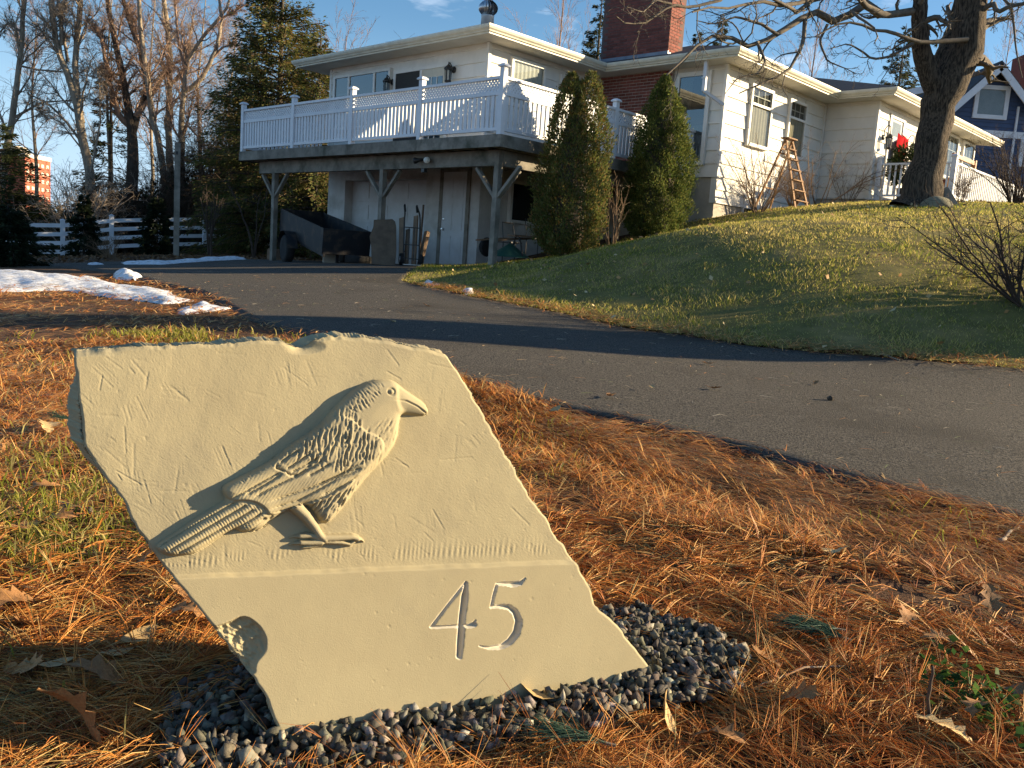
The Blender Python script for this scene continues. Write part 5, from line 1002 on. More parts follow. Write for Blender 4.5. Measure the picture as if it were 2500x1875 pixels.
for sgn in (-1, 1):
    e = np.array([ap[0] + sgn * (ap[0] - xl) * 1.13, DB - .45, ap[2] - (ap[2] - zsh) * 1.13]); tp = np.array([ap[0], DB - .45, ap[2] + .0])
    m2 = MB(); m2.bar(e, tp, .06, .26, up=(0, 0, 1)); m2.build('bargeboard', M['bwhite'], bh)
    m3 = MB(); q = [e + np.array([0, 0, .15]), tp + np.array([0, 0, .16]), tp + np.array([0, 7.6, .16]), e + np.array([0, 7.6, .15])]; m3.add(q + [x + np.array([0, 0, .1]) for x in q], [(0, 1, 2, 3), (7, 6, 5, 4), (0, 4, 5, 1), (1, 5, 6, 2), (2, 6, 7, 3), (3, 7, 4, 0)]); m3.build('roof', M['shingle'], bh)
def bwin(px0, py0, px1, py1):
    a, b = bp(px0, py0), bp(px1, py1); x0, x1, z0, z1 = a[0], b[0], b[2], a[2]; w = sub('window', bh); f = .16
    mb = MB()
    for s in ((x0 - f, x0, z0 - f, z1 + f), (x1, x1 + f, z0 - f, z1 + f), (x0, x1, z1, z1 + f), (x0, x1, z0 - f, z0)): mb.box((s[0], DB - .09, s[2]), (s[1] - s[0], 0, 0), (0, .088, 0), (0, 0, s[3] - s[2]))
    mb.build('frame', M['bwhite'], w); mb = MB(); mb.box((x0, DB - .05, z0), (x1 - x0, 0, 0), (0, .01, 0), (0, 0, z1 - z0)); mb.build('pane', M['glass'], w); mb = MB(); mb.box((x0, DB - .035, z0), (x1 - x0, 0, 0), (0, .005, 0), (0, 0, z1 - z0)); mb.build('blind', M['blind'], w)
bwin(2391, 217, 2446, 283); bwin(2500, 350, 2530, 400)
a = bp(2400, 326); mb = MB(); mb.box((xl - .02, DB - .06, a[2] - .12), (x_end - xl + .04, 0, 0), (0, .058, 0), (0, 0, .26)); mb.build('band_board', M['bwhite'], bh)
a, b = bp(2490, 262), bp(2474, 390); mb = MB(); mb.bar((a[0] - .1, DB - .09, a[2]), (a[0] - .1, DB - .09, 2.4), .07, .07); mb.build('downspout', M['bwhite'], bh)
a = bp(2490, 140, 3.5); mb = MB(); mb.box((a[0] - .1, DB + 3, a[2] - 2.2), (1.1, 0, 0), (0, .9, 0), (0, 0, 2.2)); mb.build('chimney', M['brick'], bh)
a = bp(2235, 212, 1); mb = MB(); m3 = MB(); q = [np.array([bp(2205, 222)[0], DB + 1.2, bp(2205, 222)[2]]), np.array([xl + .1, DB + 1.2, bp(2330, 192)[2]])]
m3.bar(q[0], q[1], .05, .26); m3.build('side_gutter', M['bwhite'], bh); mb.box((q[0][0], DB + 1.3, 2), (xl - q[0][0], 0, 0), (0, 5, 0), (0, 0, q[0][2] - 2.05)); mb.build('side_wall', M['blue'], bh)

# ------------------------------------------------------------------ front porch and what stands on it
ZP = 3.05
porch = thing('porch', 'small front porch with white railing and lattice skirt behind the maple trunk', 'porch', W(-2.9, 12.2, 2.8))
for k in range(14): u = -2.08 - k * .146; mb = MB(); mb.hbox(u, u - .14, 12.0, 19.4, ZP - .04, ZP); mb.build('porch_board', M['cedarwood'], porch)
mb = MB(); mb.hbox(-2.08, -4.13, 11.96, 12.0, ZP - .24, ZP - .005); mb.hbox(-4.13, -4.17, 11.96, 19.4, ZP - .24, ZP - .005); mb.build('rim_board', M['cedarwood'], porch)
for u, v in ((-2.2, 12.03), (-4.08, 12.03), (-4.08, 15.6), (-4.08, 19.3)): mb = MB(); mb.hbox(u - .06, u + .06, v - .05, v + .05, 2.4, ZP - .25); mb.build('post', M['cedarwood'], porch)
lat = MB()
for k in range(20):
    for sg in (1, -1):
        u0 = -2.3 - k * .09; a, b = W(u0, 11.99, ZP - .62), W(u0 - .32 * 1.0, 11.99, ZP - .26)
        if sg < 0: a, b = W(u0, 11.975, ZP - .26), W(u0 - .32, 11.975, ZP - .62)
        lat.bar(a, b, .03, .008, up=CV)
for k in range(60):
    for sg in (1, -1):
        v0 = 12.1 + k * .12; a, b = W(-4.1, v0, ZP - .62), W(-4.1, v0 + .3, ZP - .26)
        if sg < 0: a, b = W(-4.115, v0, ZP - .26), W(-4.115, v0 + .3, ZP - .62)
        lat.bar(a, b, .03, .008, up=CU)
lat.build('lattice', M['vinyl'], porch, kind='stuff')
def prail(p, q, n):
    p, q = np.array(p), np.array(q); P, Q = W(*p, ZP), W(*q, ZP); up = np.array([0, 0, 1.0])
    mb = MB(); mb.bar(P + up * .93, Q + up * .93, .08, .05); mb.build('top_rail', M['vinyl'], porch); mb = MB(); mb.bar(P + up * .12, Q + up * .12, .05, .05); mb.build('bottom_rail', M['vinyl'], porch)
    for i in range(n): t = (i + .5) / n; c = P * (1 - t) + Q * t; mb = MB(); mb.bar(c + up * .14, c + up * .91, .042, .042, up=(CU)); mb.build('baluster', M['vinyl'], porch)
for u, v in ((-2.22, 12.06), (-4.07, 12.06), (-4.07, 19.2)):
    c = W(u, v, 0); mb = MB(); mb.hbox(u - .06, u + .06, v - .06, v + .06, ZP, ZP + 1.08); mb.lathe([(.115, ZP + 1.08), (.115, ZP + 1.105), (.03, ZP + 1.15), (.001, ZP + 1.151)], 4, (c[0], c[1], 0)); mb.build('rail_post', M['vinyl'], porch)
prail((-2.28, 12.06), (-4.01, 12.06), 12); prail((-4.07, 12.12), (-4.07, 19.14), 46)
b = W(-2.75, 12.5, ZP); pl_ = thing('porch_evergreen', 'bushy potted evergreen on the porch beside the front door', 'potted plant', b)
mb = MB(); mb.lathe([(.15, 0), (.19, .32), (.21, .34), (.17, .34)], 16, b); mb.build('pot', M['pot'], pl_)
r = np.random.default_rng(5); n = 2600; a = r.uniform(0, 6.283, n); f = r.uniform(.25, 1.0, n); P = b + np.c_[np.cos(a) * .5 * r.uniform(.2, 1, n) * np.sin(f * 2.6 + .2), np.sin(a) * .42 * r.uniform(.2, 1, n) * np.sin(f * 2.6 + .2), .2 + f * 1.25 * r.uniform(.75, 1.05, n)]
leaves(P, np.c_[np.cos(a), np.sin(a), r.uniform(-.5, .9, n)] + r.normal(0, .4, (n, 3)), r.uniform(.07, .15, n), .16, r, shade_cols(r, n, PG[:4]), 'foliage', M['leafy'], pl_)
b = W(-3.15, 12.3, ZP); pk = thing('amber_lantern', 'orange jar lantern on the porch floor behind the railing', 'lantern', b)  # orange is plain surface colour, nothing emits here
mb = MB(); mb.lathe([(.09, 0), (.125, .06), (.13, .16), (.10, .25), (.07, .27)], 14, b); mb.build('jar', M['amber'], pk, True); mb = MB(); mb.lathe([(.075, .27), (.075, .31), (.01, .33)], 12, b); mb.build('lid', M['black'], pk)
# timber bench seen behind the trunk
bb = W(-3.55, 12.9, ZP); be = thing('porch_bench', 'varnished wooden porch bench with dark cushion behind the maple trunk', 'bench', bb)
for (u, v, h) in ((-3.3, 12.35, 1.28), (-3.9, 14.15, 1.25), (-3.3, 14.15, .6), (-3.9, 12.35, .6)): mb = MB(); mb.hbox(u - .05, u + .05, v - .05, v + .05, ZP + .0, ZP + h); mb.build('leg', M['bench'], be)
for z in (1.12, .78): mb = MB(); mb.hbox(-3.93, -3.87, 12.4, 14.1, ZP + z, ZP + z + .1); mb.build('back_rail', M['bench'], be)
mb = MB(); mb.hbox(-3.30, -3.90, 12.4, 14.1, ZP + .42, ZP + .47); mb.build('seat', M['bench'], be); mb = MB(); mb.hbox(-3.34, -3.86, 12.5, 14.0, ZP + .472, ZP + .57); mb.build('cushion', M['cushion'], be)
# wreath on the door
wc = W(-2.16, 13.16, 4.62); wr = thing('door_wreath', 'evergreen swag with a big red bow hanging on the front door', 'wreath', wc)
n = 1300; a = r.uniform(0, 6.283, n); rr = r.normal(.0, .10, n); P = wc + np.outer(rr, CV) + np.outer(r.uniform(-.75, .12, n), [0, 0, 1]) - np.outer(r.uniform(.01, .12, n), CU); leaves(P, r.normal(0, .5, (n, 3)) + [0, 0, -.6], r.uniform(.05, .1, n), .15, r, shade_cols(r, n, PG[:4]), 'greens', M['leafy'], wr)
for s, t, w_, h_ in ((-1.2, .45, .24, .20), (1.2, .45, .24, .20), (-.7, -.9, .14, .36), (.7, -1.0, .14, .42), (0, .1, .10, .12)):
    c = wc + CV * s * .14 + np.array([0, 0, t * .18]) - CU * .15; G = []
    for i in range(7):
        q = -1 + 2 * i / 6; G.append([c + CV * (q * w_) + np.array([0, 0, z_]) - CU * (.05 * (1 - q * q)) for z_ in (-h_ * (.5 + .5 * abs(q)), h_ * (.5 + .5 * abs(q)))])
    mb = MB(); mb.grid(np.array(G)); mb.build('bow_loop', M['redbow'], wr, True)
# step ladder
lb = W(-1.75, 7.75, 0); lb[2] = g1(lb[0], lb[1]); la = thing('step_ladder', 'weathered orange-brown wooden step ladder open among bare shrubs', 'ladder', lb)
U3, V3 = CU, CV; HL = 1.6
def lp(a, b, z): return lb + CV * a + CU * b + np.array([0, 0, z])
tp = [lp(s * .15, 0, HL) for s in (-1, 1)]; ff = [lp(s * .34, -.52, -.05) for s in (-1, 1)]; fb = [lp(s * .36, .50, .0) for s in (-1, 1)]
for i in (0, 1):
    mb = MB(); mb.bar(ff[i], tp[i], .03, .075, up=CV); mb.build('front_rail', M['ladder'], la); mb = MB(); mb.bar(fb[i], tp[i], .03, .055, up=CV); mb.build('rear_rail', M['ladder'], la)
for k in range(1, 7): t = k / 7; a, b = ff[0] * (1 - t) + tp[0] * t, ff[1] * (1 - t) + tp[1] * t; mb = MB(); mb.bar(a, b, .11, .022); mb.build('step', M['ladder'], la)
for t in (.3, .62, .80, .86, .92): a, b = fb[0] * (1 - t) + tp[0] * t, fb[1] * (1 - t) + tp[1] * t; mb = MB(); mb.bar(a, b, .03, .03); mb.build('rear_slat', M['ladder'], la)
mb = MB(); mb.bar(lp(-.22, 0, HL + .012), lp(.22, 0, HL + .012), .22, .028); mb.build('top_cap', M['ladder'], la)

# ------------------------------------------------------------------ wall lanterns and flood lamps
def lantern(name, label, pos, nrm, group, scroll=False):
    nrm = np.asarray(nrm, float); t = thing(name, label, 'wall lantern', pos, group); up = np.array([0, 0, 1.0]); p = np.asarray(pos, float); c = p + nrm * .17 + up * -.02
    mb = MB(); mb.lathe([(.075, 0), (.07, .02), (.03, .035), (.002, .036)], 16, p, nrm); mb.build('back_plate', M['black'], t, True)
    pts = [p + nrm * .03, p + nrm * .10 + up * .10, p + nrm * .17 + up * .14, c + up * .10] if not scroll else [p + nrm * .03 + up * .02, p + nrm * .02 + up * .20, p + nrm * .09 + up * .32, p + nrm * .17 + up * .28, p + nrm * .18 + up * .16, c + up * .10]
    mb = MB(); mb.tube(resample(pts, 14), .013, 8); mb.build('arm', M['black'], t, True)
    mb = MB(); mb.lathe([(.004, .16), (.012, .12), (.03, .10), (.055, .075), (.105, .02), (.105, .0)], 10, c); mb.build('hood', M['black'], t)
    mb = MB(); mb.lathe([(.078, 0), (.062, -.25)], 10, c, cap=False); mb.build('glass', M['lampglass'], t)
    mb = MB()
    for k in range(6): a = k * math.pi / 3; d = np.array([math.cos(a), math.sin(a), 0]); mb.bar(c + d * .083, c + d * .067 - up * .25, .012, .012)
    mb.build('cage', M['black'], t); mb = MB(); mb.lathe([(.075, -.25), (.082, -.265), (.07, -.29), (.02, -.30), (.001, -.301)], 10, c); mb.build('base_ring', M['black'], t)
    mb = MB(); mb.lathe([(.012, -.02), (.014, -.12), (.004, -.17)], 8, c); mb.build('candle', M['bulb'], t)
GL = 'black wall lanterns on the house'
lantern('wall_lantern', 'black wall lantern between the deck windows and the screen door', W(6.46, 2.47, 5.02), -CV, GL)
lantern('wall_lantern', 'black wall lantern right of the cream deck door', W(4.16, 2.47, 5.10), -CV, GL)
lantern('wall_lantern', 'scrolled black porch lantern left of the front door', W(-2.10, 12.32, 4.72), -CU, GL, True)
lantern('wall_lantern', 'scrolled black porch lantern right of the front door', W(-2.10, 14.05, 4.72), -CU, GL, True)
fb_ = W(2.42, .30, 2.72); fl = thing('flood_lamp', 'twin bulb flood lamp fixed to the deck beam above the side door', 'lamp', fb_)
mb = MB(); mb.lathe([(.06, 0), (.055, .03), (.002, .034)], 14, fb_, -CV); mb.build('plate', M['black'], fl)
for s, mt, nm in ((1, 'black', 'lamp_holder'), (-1, 'bulb', 'bulb')):
    d = unit(-CV * .55 + CU * s * .85 + np.array([0, 0, -.18])); p = fb_ - CV * .05 + CU * s * .05
    mb = MB(); mb.lathe([(.03, 0), (.035, .06), (.04, .09), (.065, .15), (.068, .17), (.06, .19), (.01, .20)], 14, p, d); mb.build(nm, M[mt], fl, True)
mb = MB(); mb.cbox(fb_ + np.array([0, 0, -.22]) - CV * .04, (.10, .08, .07), HROT); mb.build('sensor', M['black'], fl)

# ------------------------------------------------------------------ under the deck
tcn, tcf = at(848, 600, 19.7), at(745, 600, 22.4); ax = unit(np.array([tcf[0] - tcn[0], tcf[1] - tcn[1], 0])); sx = np.array([ax[1], -ax[0], 0]); up = np.array([0, 0, 1.0])
zn, zf = at(848, 562, 19.7)[2], at(748, 518, 22.4)[2]; LT_ = np.linalg.norm((tcf - tcn)[:2]); tl = unit(ax * LT_ + up * (zf - zn)); tn = np.cross(sx, tl); tn = tn if tn[2] > 0 else -tn
o = np.array([tcn[0], tcn[1], zn]); trl = thing('utility_trailer', 'black box trailer tipped nose down in the shade under the deck', 'trailer', (o[0], o[1], g1(o[0], o[1])))
hw_, dp, Lt = .56, .56, LT_ + .35
def tpn(s, a, b): return o + sx * s + tl * a - tn * b
for nm, (s0, s1, a0, a1) in dict(side_panel=(-hw_, -hw_ + .03, 0, Lt), far_panel=(hw_ - .03, hw_, 0, Lt), tail_panel=(-hw_ + .031, hw_ - .031, 0, .03), front_panel=(-hw_ + .031, hw_ - .031, Lt - .03, Lt)).items():
    mb = MB(); mb.box(tpn(s0, a0, dp), sx * (s1 - s0), tl * (a1 - a0), tn * dp); mb.build('panel', M['trailer'], trl)
mb = MB(); mb.box(tpn(-hw_ + .03, .03, dp - .01), sx * (2 * hw_ - .06), tl * (Lt - .06), tn * .03); mb.build('floor', M['trailer'], trl)
for s in (-1, 1):
    wcn = tpn(s * (hw_ + .16), Lt * .62, dp + .02); wcn[2] = g1(wcn[0], wcn[1]) + .33
    mb = MB(); mb.lathe([(.19, -.085), (.30, -.10), (.335, -.07), (.335, .07), (.30, .10), (.19, .085)], 26, wcn, sx); wo = mb.build('wheel', M['rubber'], trl, True)
    mb = MB(); mb.lathe([(.19, -.08), (.17, -.05), (.10, -.03), (.06, -.06), (.001, -.062)], 22, wcn, sx * -1 if s > 0 else sx); mb.build('rim', M['rim'], wo, True)
    G = [[wcn + sx * q + np.array([0, 0, 1]) * math.sin(a) * .43 + ax * math.cos(a) * .43 for q in (-.13, .13)] for a in np.linspace(.05, 3.09, 15)]; mb = MB(); mb.grid(np.array(G)); mb.build('fender', M['trailer'], trl, True)
    mb = MB(); mb.bar(tpn(s * .5, 0, dp + .03), tpn(s * .5, Lt, dp + .03), .05, .08); mb.build('chassis_rail', M['trailer'], trl)
spw = tpn(.25, -.14, .62); mb = MB(); mb.lathe([(.17, -.08), (.27, -.09), (.30, -.06), (.30, .06), (.27, .09), (.17, .08)], 24, spw, up); mb.build('spare_tyre', M['rubber'], trl, True)
mb = MB(); jb = tpn(-.1, .3, dp); mb.bar(jb, (jb[0], jb[1], g1(jb[0], jb[1])), .07, .07, up=ax); mb.build('stand', M['trailer'], trl)
mb = MB(); mb.bar(tpn(0, Lt, dp), tpn(0, Lt + .75, dp - .05), .07, .07); mb.build('drawbar', M['trailer'], trl)
# clutter on the ground by the trailer
for k, (px, d, sz, lb) in enumerate(((808, 20.4, (.36, .10, .20), 'small pale concrete block on the ground below the trailer'), (668, 24.2, (.30, .25, .28), 'low dark wooden block at the foot of the left deck post'))):
    p = at(px, 628, d); p[2] = g1(p[0], p[1]); b_ = MB(); q = p + np.array([0, 0, sz[2] / 2 + .02]); b_.cbox(q, sz, .4 + k); b_.cbox(q + np.array([0, 0, sz[2] / 2 + .012]), (sz[0] * .9, sz[1] * .8, .03), .4 + k); tag(b_.build('ground_block', M['found' if k == 0 else 'planks']), lb, 'block')
# leaning slate slab
sp = at(933, 655, 18.5); sp[2] = g1(sp[0], sp[1]) + .02; k_ = 18.5 / 2122; lx_ = unit(np.array([1, .12, 0])); ly_ = unit(np.array([.0, .22, 1.0])); ln_ = np.cross(lx_, ly_)
ol = np.array([(-26, 0), (-30, 40), (-36, 66), (-29, 90), (-29, 107), (0, 110), (15, 112), (22, 107), (26, 95), (31, 40), (31, 0)], float) * k_; ol[:, 1] *= 1.02
mb = MB(); n = len(ol); V = [sp + lx_ * a + ly_ * b for a, b in ol] + [sp + lx_ * a * .985 + ly_ * b - ln_ * .07 for a, b in ol]; mb.add(V, [tuple(range(n)), tuple(range(2 * n - 1, n - 1, -1))] + [((k + 1) % n, k, n + k, n + (k + 1) % n) for k in range(n)]); tag(mb.build('slate_slab', M['slab']), 'brown stone slab with a rounded corner leaning upright beside the trailer', 'stone slab')
# hand truck
hb = at(1003, 648, 18.9); hb[2] = g1(hb[0], hb[1]); ht = thing('hand_truck', 'black two-wheeled hand truck standing in front of leaning planks', 'hand truck', hb); rx = unit(np.array([1, .3, 0])); ry = np.array([-rx[1], rx[0], 0]); U_p = unit(up + ry * .12)
for s in (-1, 1):
    mb = MB(); mb.tube(resample([hb + rx * s * .17 + up * .05, hb + rx * s * .17 + U_p * .95, hb + rx * s * .165 + U_p * 1.08 - ry * .02, hb + rx * s * .13 - rx * .07 + U_p * 1.30 - ry * .16], 12), .017, 8); f_ = mb.build('frame_tube', M['black'], ht, True)
    mb = MB(); a = hb + rx * s * .13 - rx * .07 + U_p * 1.30 - ry * .16; mb.bar(a - U_p * .02, a - U_p * .15 + rx * .03 + ry * .08, .036, .036); mb.build('grip', M['rubber'], f_)
    c = hb + rx * s * .21 + up * .13 + ry * .03; mb = MB(); mb.lathe([(.07, -.03), (.12, -.04), (.13, -.02), (.13, .02), (.12, .04), (.07, .03)], 20, c, rx); wo = mb.build('wheel', M['rubber'], ht, True); mb = MB(); mb.lathe([(.07, -.032), (.05, -.02), (.02, -.045), (.001, -.046)], 16, c, rx * (-1 if s > 0 else 1)); mb.build('rim', M['alu'], wo, True)
for z in (.82, .45, .15): mb = MB(); mb.bar(hb + rx * -.17 + U_p * z, hb + rx * .17 + U_p * z, .022, .022); mb.build('crossbar', M['black'], ht)
for s in (-.06, .05): mb = MB(); mb.bar(hb + rx * s + U_p * .1, hb + rx * s + U_p * .82, .016, .016, up=ry); mb.build('upright', M['black'], ht)
mb = MB(); mb.box(hb - rx * .2 + up * .02 - ry * .22, rx * .4, ry * .22, up * .012); mb.build('toe_plate', M['alu'], ht); mb = MB(); mb.bar(hb + rx * -.16 + up * .3, hb + rx * -.19 + up * .12 + ry * .22, .02, .02); mb.build('brace', M['black'], ht)
for k, (p0, p1, w_, lb) in enumerate((((980, 640), (981, 532), .15, 'wide brown plank leaning on the garage wall behind the hand truck'), ((992, 642), (996, 560), .12, 'short plank leaning between the hand truck tubes'), ((1010, 640), (1016, 527), .13, 'dark plank leaning behind the right hand truck tube'), ((1026, 628), (1043, 566), .10, 'square timber leaning against the white pillar'), ((1024, 610), (1034, 500), .03, 'thin pale stick leaning against the garage wall'))):
    d0 = 19.6; a, b = at(*p0, d0 - .15), at(*p1, d0 + .12); a[2] = g1(a[0], a[1]); mb = MB(); mb.bar(a, b, w_, .035 if k != 3 else .09, up=-CV); tag(mb.build('plank', M['planks']), lb, 'plank', 'planks leaning by the garage')
# wheelbarrow, workbench and folding chairs beyond the corner post
wb = W(1.35, 1.75, 0); wb[2] = g1(wb[0], wb[1]); wbr = thing('wheelbarrow', 'green wheelbarrow tray lying under the deck behind the corner post', 'wheelbarrow', wb)
G = []
for a in np.linspace(0, math.pi, 9): G.append([wb + CV * (math.cos(a) * .50 * f) + CU * (math.sin(a) * .40 * f - .1) + up * (.12 + .30 * (1 - f)) for f in (1, .9, .62, 0.01)])
for a in np.linspace(math.pi, 2 * math.pi, 9)[1:]: G.append([wb + CV * (math.cos(a) * .50 * f) + CU * (math.sin(a) * .40 * f - .1) + up * (.12 + .30 * (1 - f)) for f in (1, .9, .62, 0.01)])
mb = MB(); mb.grid(np.array(G)); mb.build('tray', M['green'], wbr, True)
for s in (-1, 1): mb = MB(); mb.tube([wb + CU * s * .22 - CV * .7 + up * .42, wb + CU * s * .2 + up * .5, wb + CU * s * .06 + CV * .72 + up * .55], .02, 6); mb.build('handle', M['planks'], wbr)
c = wb - CV * .05 + CU * .55 + up * .30; mb = MB(); mb.lathe([(.12, -.04), (.19, -.05), (.21, 0), (.19, .05), (.12, .04)], 20, c, CU); wo = mb.build('wheel', M['rubber'], wbr, True); mb = MB(); mb.lathe([(.12, -.03), (.03, -.04), (.001, -.041)], 14, c, -CU); mb.build('rim', M['alu'], wo)
tb_ = W(1.1, 2.5, 0); tb_[2] = g1(tb_[0], tb_[1]); wk = thing('plank_bench', 'rough plank laid across trestles below the side deck', 'bench', tb_); mb = MB(); mb.bar(tb_ - CV * .9 + up * .42, tb_ + CV * 1.1 + up * .46, .22, .04); mb.build('plank', M['planks'], wk)
for s in (-.7, .8):
    for q in (-.1, .1): mb = MB(); mb.bar(tb_ + CV * s + CU * q * 1.8, tb_ + CV * s + CU * q * .5 + up * .42, .03, .03, up=CV); mb.build('leg', M['black'], wk)
for k, v in enumerate((2.6, 3.35)):
    b = W(2.1, v, 0); b[2] = g1(b[0], b[1]); c_ = thing('metal_chair', ('tubular black chair frame nearer the garage corner', 'tubular black chair frame farther along the wall')[k], 'chair', b, 'chairs stored under the deck')
    for s in (-1, 1): mb = MB(); mb.tube(resample([b + CV * s * .2, b + CV * s * .2 + up * .42, b + CV * s * .17 + CU * .10 + up * .86], 8), .013, 6); mb.build('leg', M['black'], c_)
    mb = MB(); mb.tube([b + CV * -.17 + CU * .10 + up * .86, b + CV * .17 + CU * .10 + up * .86], .013, 6); mb.build('top_tube', M['black'], c_); mb = MB(); mb.box(b - CV * .2 - CU * .2 + up * .41, CV * .4, CU * .38, up * .03); mb.build('seat', M['black'], c_)
# boulder and board at the foot of the maple
bc = at(2285, 506, 16.4); bc[2] = g1(bc[0], bc[1]) + .02; me = bpy.data.meshes.new('boulder'); bmv = MB(); G = []
for i in range(13):
    ph = math.pi / 2 * (1 - i / 12); row = []
    for j in range(21): th = 2 * math.pi * j / 20; q = 1 + .06 * math.sin(3 * th + 2) + .05 * math.sin(5 * th + ph * 3); row.append(bc + np.array([.30 * math.cos(ph) * math.cos(th) * q, .24 * math.cos(ph) * math.sin(th) * q, .22 * math.sin(ph) - .04]))
    G.append(row)
bmv.grid(np.array(G), flip=True); tag(bmv.build('boulder', M['rock'], smooth=True), 'rounded mossy boulder sunk in the grass at the foot of the maple', 'boulder')
a, b = at(2330, 506, 16.6), at(2303, 462, 16.8); mb = MB(); mb.bar(a, b, .17, .05, up=(0, -1, 0)); mb.bar(a + (b - a) * .98, b + (b - a) * .02, .15, .06, up=(0, -1, 0)); tag(mb.build('leaning_board', M['cedarwood']), 'grey board leaning on the right side of the maple trunk', 'board')
b = at(2345, 503, 18.0); b[2] = g1(b[0], b[1]); shrub('dried_hydrangea', 'dried brown flower heads on stems in front of the porch lattice', b, 14, .75, .4, 111, 'shrubtwig', r0=.008)
# ------------------------------------------------------------------ snow
def patch(name, polypx, hmax, cell, seed, label=None, edge=.25, kind=None, mat='snow', drop=.0):
    P = np.array([ground_at(*p) for p in polypx]); P = np.array([[a, b] for a, b, _ in P]); lo, hi = P.min(0) - cell, P.max(0) + cell
    x, y = np.meshgrid(np.arange(lo[0], hi[0], cell), np.arange(lo[1], hi[1], cell)); Q = np.r_[P, P[:1]]; d, _, _ = dline(Q, x, y); ins = inpoly(x, y, P); sd = np.where(ins, d, -d) + .06 * smooth_noise(x, y, 9, seed)
    h = hmax * (1 - np.exp(-np.clip(sd, 0, None) / edge)) * (.75 + .4 * smooth_noise(x, y, 5, seed + 1)) + .012 * smooth_noise(x, y, 26, seed + 2) * (sd > 0)
    z = gz(x, y) + bumps(x, y) * .5 + np.where(sd > 0, h, -.05) + drop; m, n = x.shape; idx = np.arange(m * n).reshape(m, n); ok = sd > -.03; ok = ok[:-1, :-1] & ok[1:, :-1] & ok[:-1, 1:] & ok[1:, 1:]
    Fq = np.stack([idx[:-1, :-1], idx[:-1, 1:], idx[1:, 1:], idx[1:, :-1]], -1)[ok]; u = np.unique(Fq); rm = np.full(m * n, -1); rm[u] = np.arange(len(u))
    return raw(name, np.stack([x, y, z], -1).reshape(-1, 3)[u], rm[Fq], M[mat], None, True, kind)
SNOWP = [(-60, 655), (0, 660), (127, 670), (240, 678), (269, 692), (405, 708), (475, 735), (396, 743), (300, 731), (221, 721), (158, 709), (0, 712), (-60, 708)]
tag(patch('snow_bank', SNOWP, .075, .045, 1), 'dirty bank of melting snow along the left edge of the drive', 'snow bank')
tag(patch('snow_patch', [(430, 762), (490, 742), (566, 756), (445, 767)], .07, .03, 4, edge=.12), 'small detached snow patch nearest the address stone', 'snow patch', 'snow remnants')
tag(patch('snow_patch', [(276, 682), (295, 668), (318, 672), (338, 678), (330, 684)], .13, .03, 7, edge=.10, drop=.02), 'lone lump of snow on the drive above the snow bank', 'snow patch', 'snow remnants')
tag(patch('snow_patch', [(212, 645), (250, 643), (254, 648), (212, 649)], .06, .06, 10, edge=.1), 'short snow strip left of the dead bush', 'snow patch', 'snow remnants')
tag(patch('snow_patch', [(296, 641), (350, 644), (430, 641), (500, 633), (600, 631), (600, 635), (480, 642), (400, 648), (296, 648)], .10, .06, 13, edge=.15), 'long thin snow strip along the far edge of the drive', 'snow patch', 'snow remnants')
for k, (q, lb) in enumerate((([(1030, 692), (1050, 690), (1075, 697), (1060, 702), (1035, 699)], 'scrap of snow at the lawn corner near the garage'), ([(1130, 713), (1155, 712), (1160, 720), (1135, 720)], 'scrap of snow on the lawn edge farther right'))): tag(patch('snow_patch', q, .05, .03, 16 + k, edge=.08, drop=.03), lb, 'snow patch', 'snow remnants')

# ------------------------------------------------------------------ pine needles
def needles(P, yaw, pit, L, wd, bend, r, cols, name, three=True):
    n = len(P); d = np.c_[np.cos(yaw) * np.cos(pit), np.sin(yaw) * np.cos(pit), np.sin(pit)]; s = np.c_[-np.sin(yaw), np.cos(yaw), np.zeros(n)]; u = np.cross(d, s); u[u[:, 2] < 0] *= -1
    L = L[:, None]; b = (bend * r.normal(0, 1, n))[:, None] * L; bz = np.abs(r.normal(0, .05, n))[:, None] * L
    pts = [P, P + d * L * .5 + s * b * .5 + u * bz, P + d * L + s * b * 1.2 - u * bz * .6]; ws = [wd, wd, wd * .35]
    if three:
        V = []
        for p, w_ in zip(pts, ws):
            w_ = np.asarray(w_)[:, None]; V += [p - s * w_ * .5, p + s * w_ * .5, p + u * w_ * .8]
        V = np.stack(V, 1).reshape(-1, 3); i = np.arange(n)[:, None, None] * 9; q = np.array([[k * 3 + a, k * 3 + (a + 1) % 3, k * 3 + 3 + (a + 1) % 3, k * 3 + 3 + a] for k in range(2) for a in range(3)]); Fq = (i + q).reshape(-1, 4); rep = 6
    else:
        V = []
        for p, w_ in zip(pts, ws): w_ = np.asarray(w_)[:, None]; V += [p - s * w_ * .5 - u * w_ * .1, p + s * w_ * .5 + u * w_ * .1]
        V = np.stack(V, 1).reshape(-1, 3); i = np.arange(n)[:, None, None] * 6; q = np.array([[0, 1, 3, 2], [2, 3, 5, 4]]); Fq = (i + q).reshape(-1, 4); rep = 2
    return raw(name, V, Fq, M['needles'], None, False, 'stuff', np.repeat(cols, rep, 0))
GRPX = [(415, 1700), (520, 1640), (640, 1610), (900, 1560), (1300, 1520), (1500, 1500), (1560, 1490), (1640, 1520), (1760, 1560), (1830, 1620), (1800, 1700), (1650, 1725), (1560, 1740), (1450, 1790), (1300, 1815), (1150, 1840), (1000, 1870), (960, 1960), (400, 1960), (395, 1800)]
GRAV = np.array([ground_at(*p) for p in GRPX])[:, :2]
SOIL = np.array([[1.15, 2.3], [1.0, 1.95]])
def sample_polar(r, n, d0, d1, a0, a1, p=1.0):
    rr = (d0 ** p + (d1 ** p - d0 ** p) * r.random(n)) ** (1 / p); a = r.uniform(a0, a1, n); return rr * np.sin(a), rr * np.cos(a)
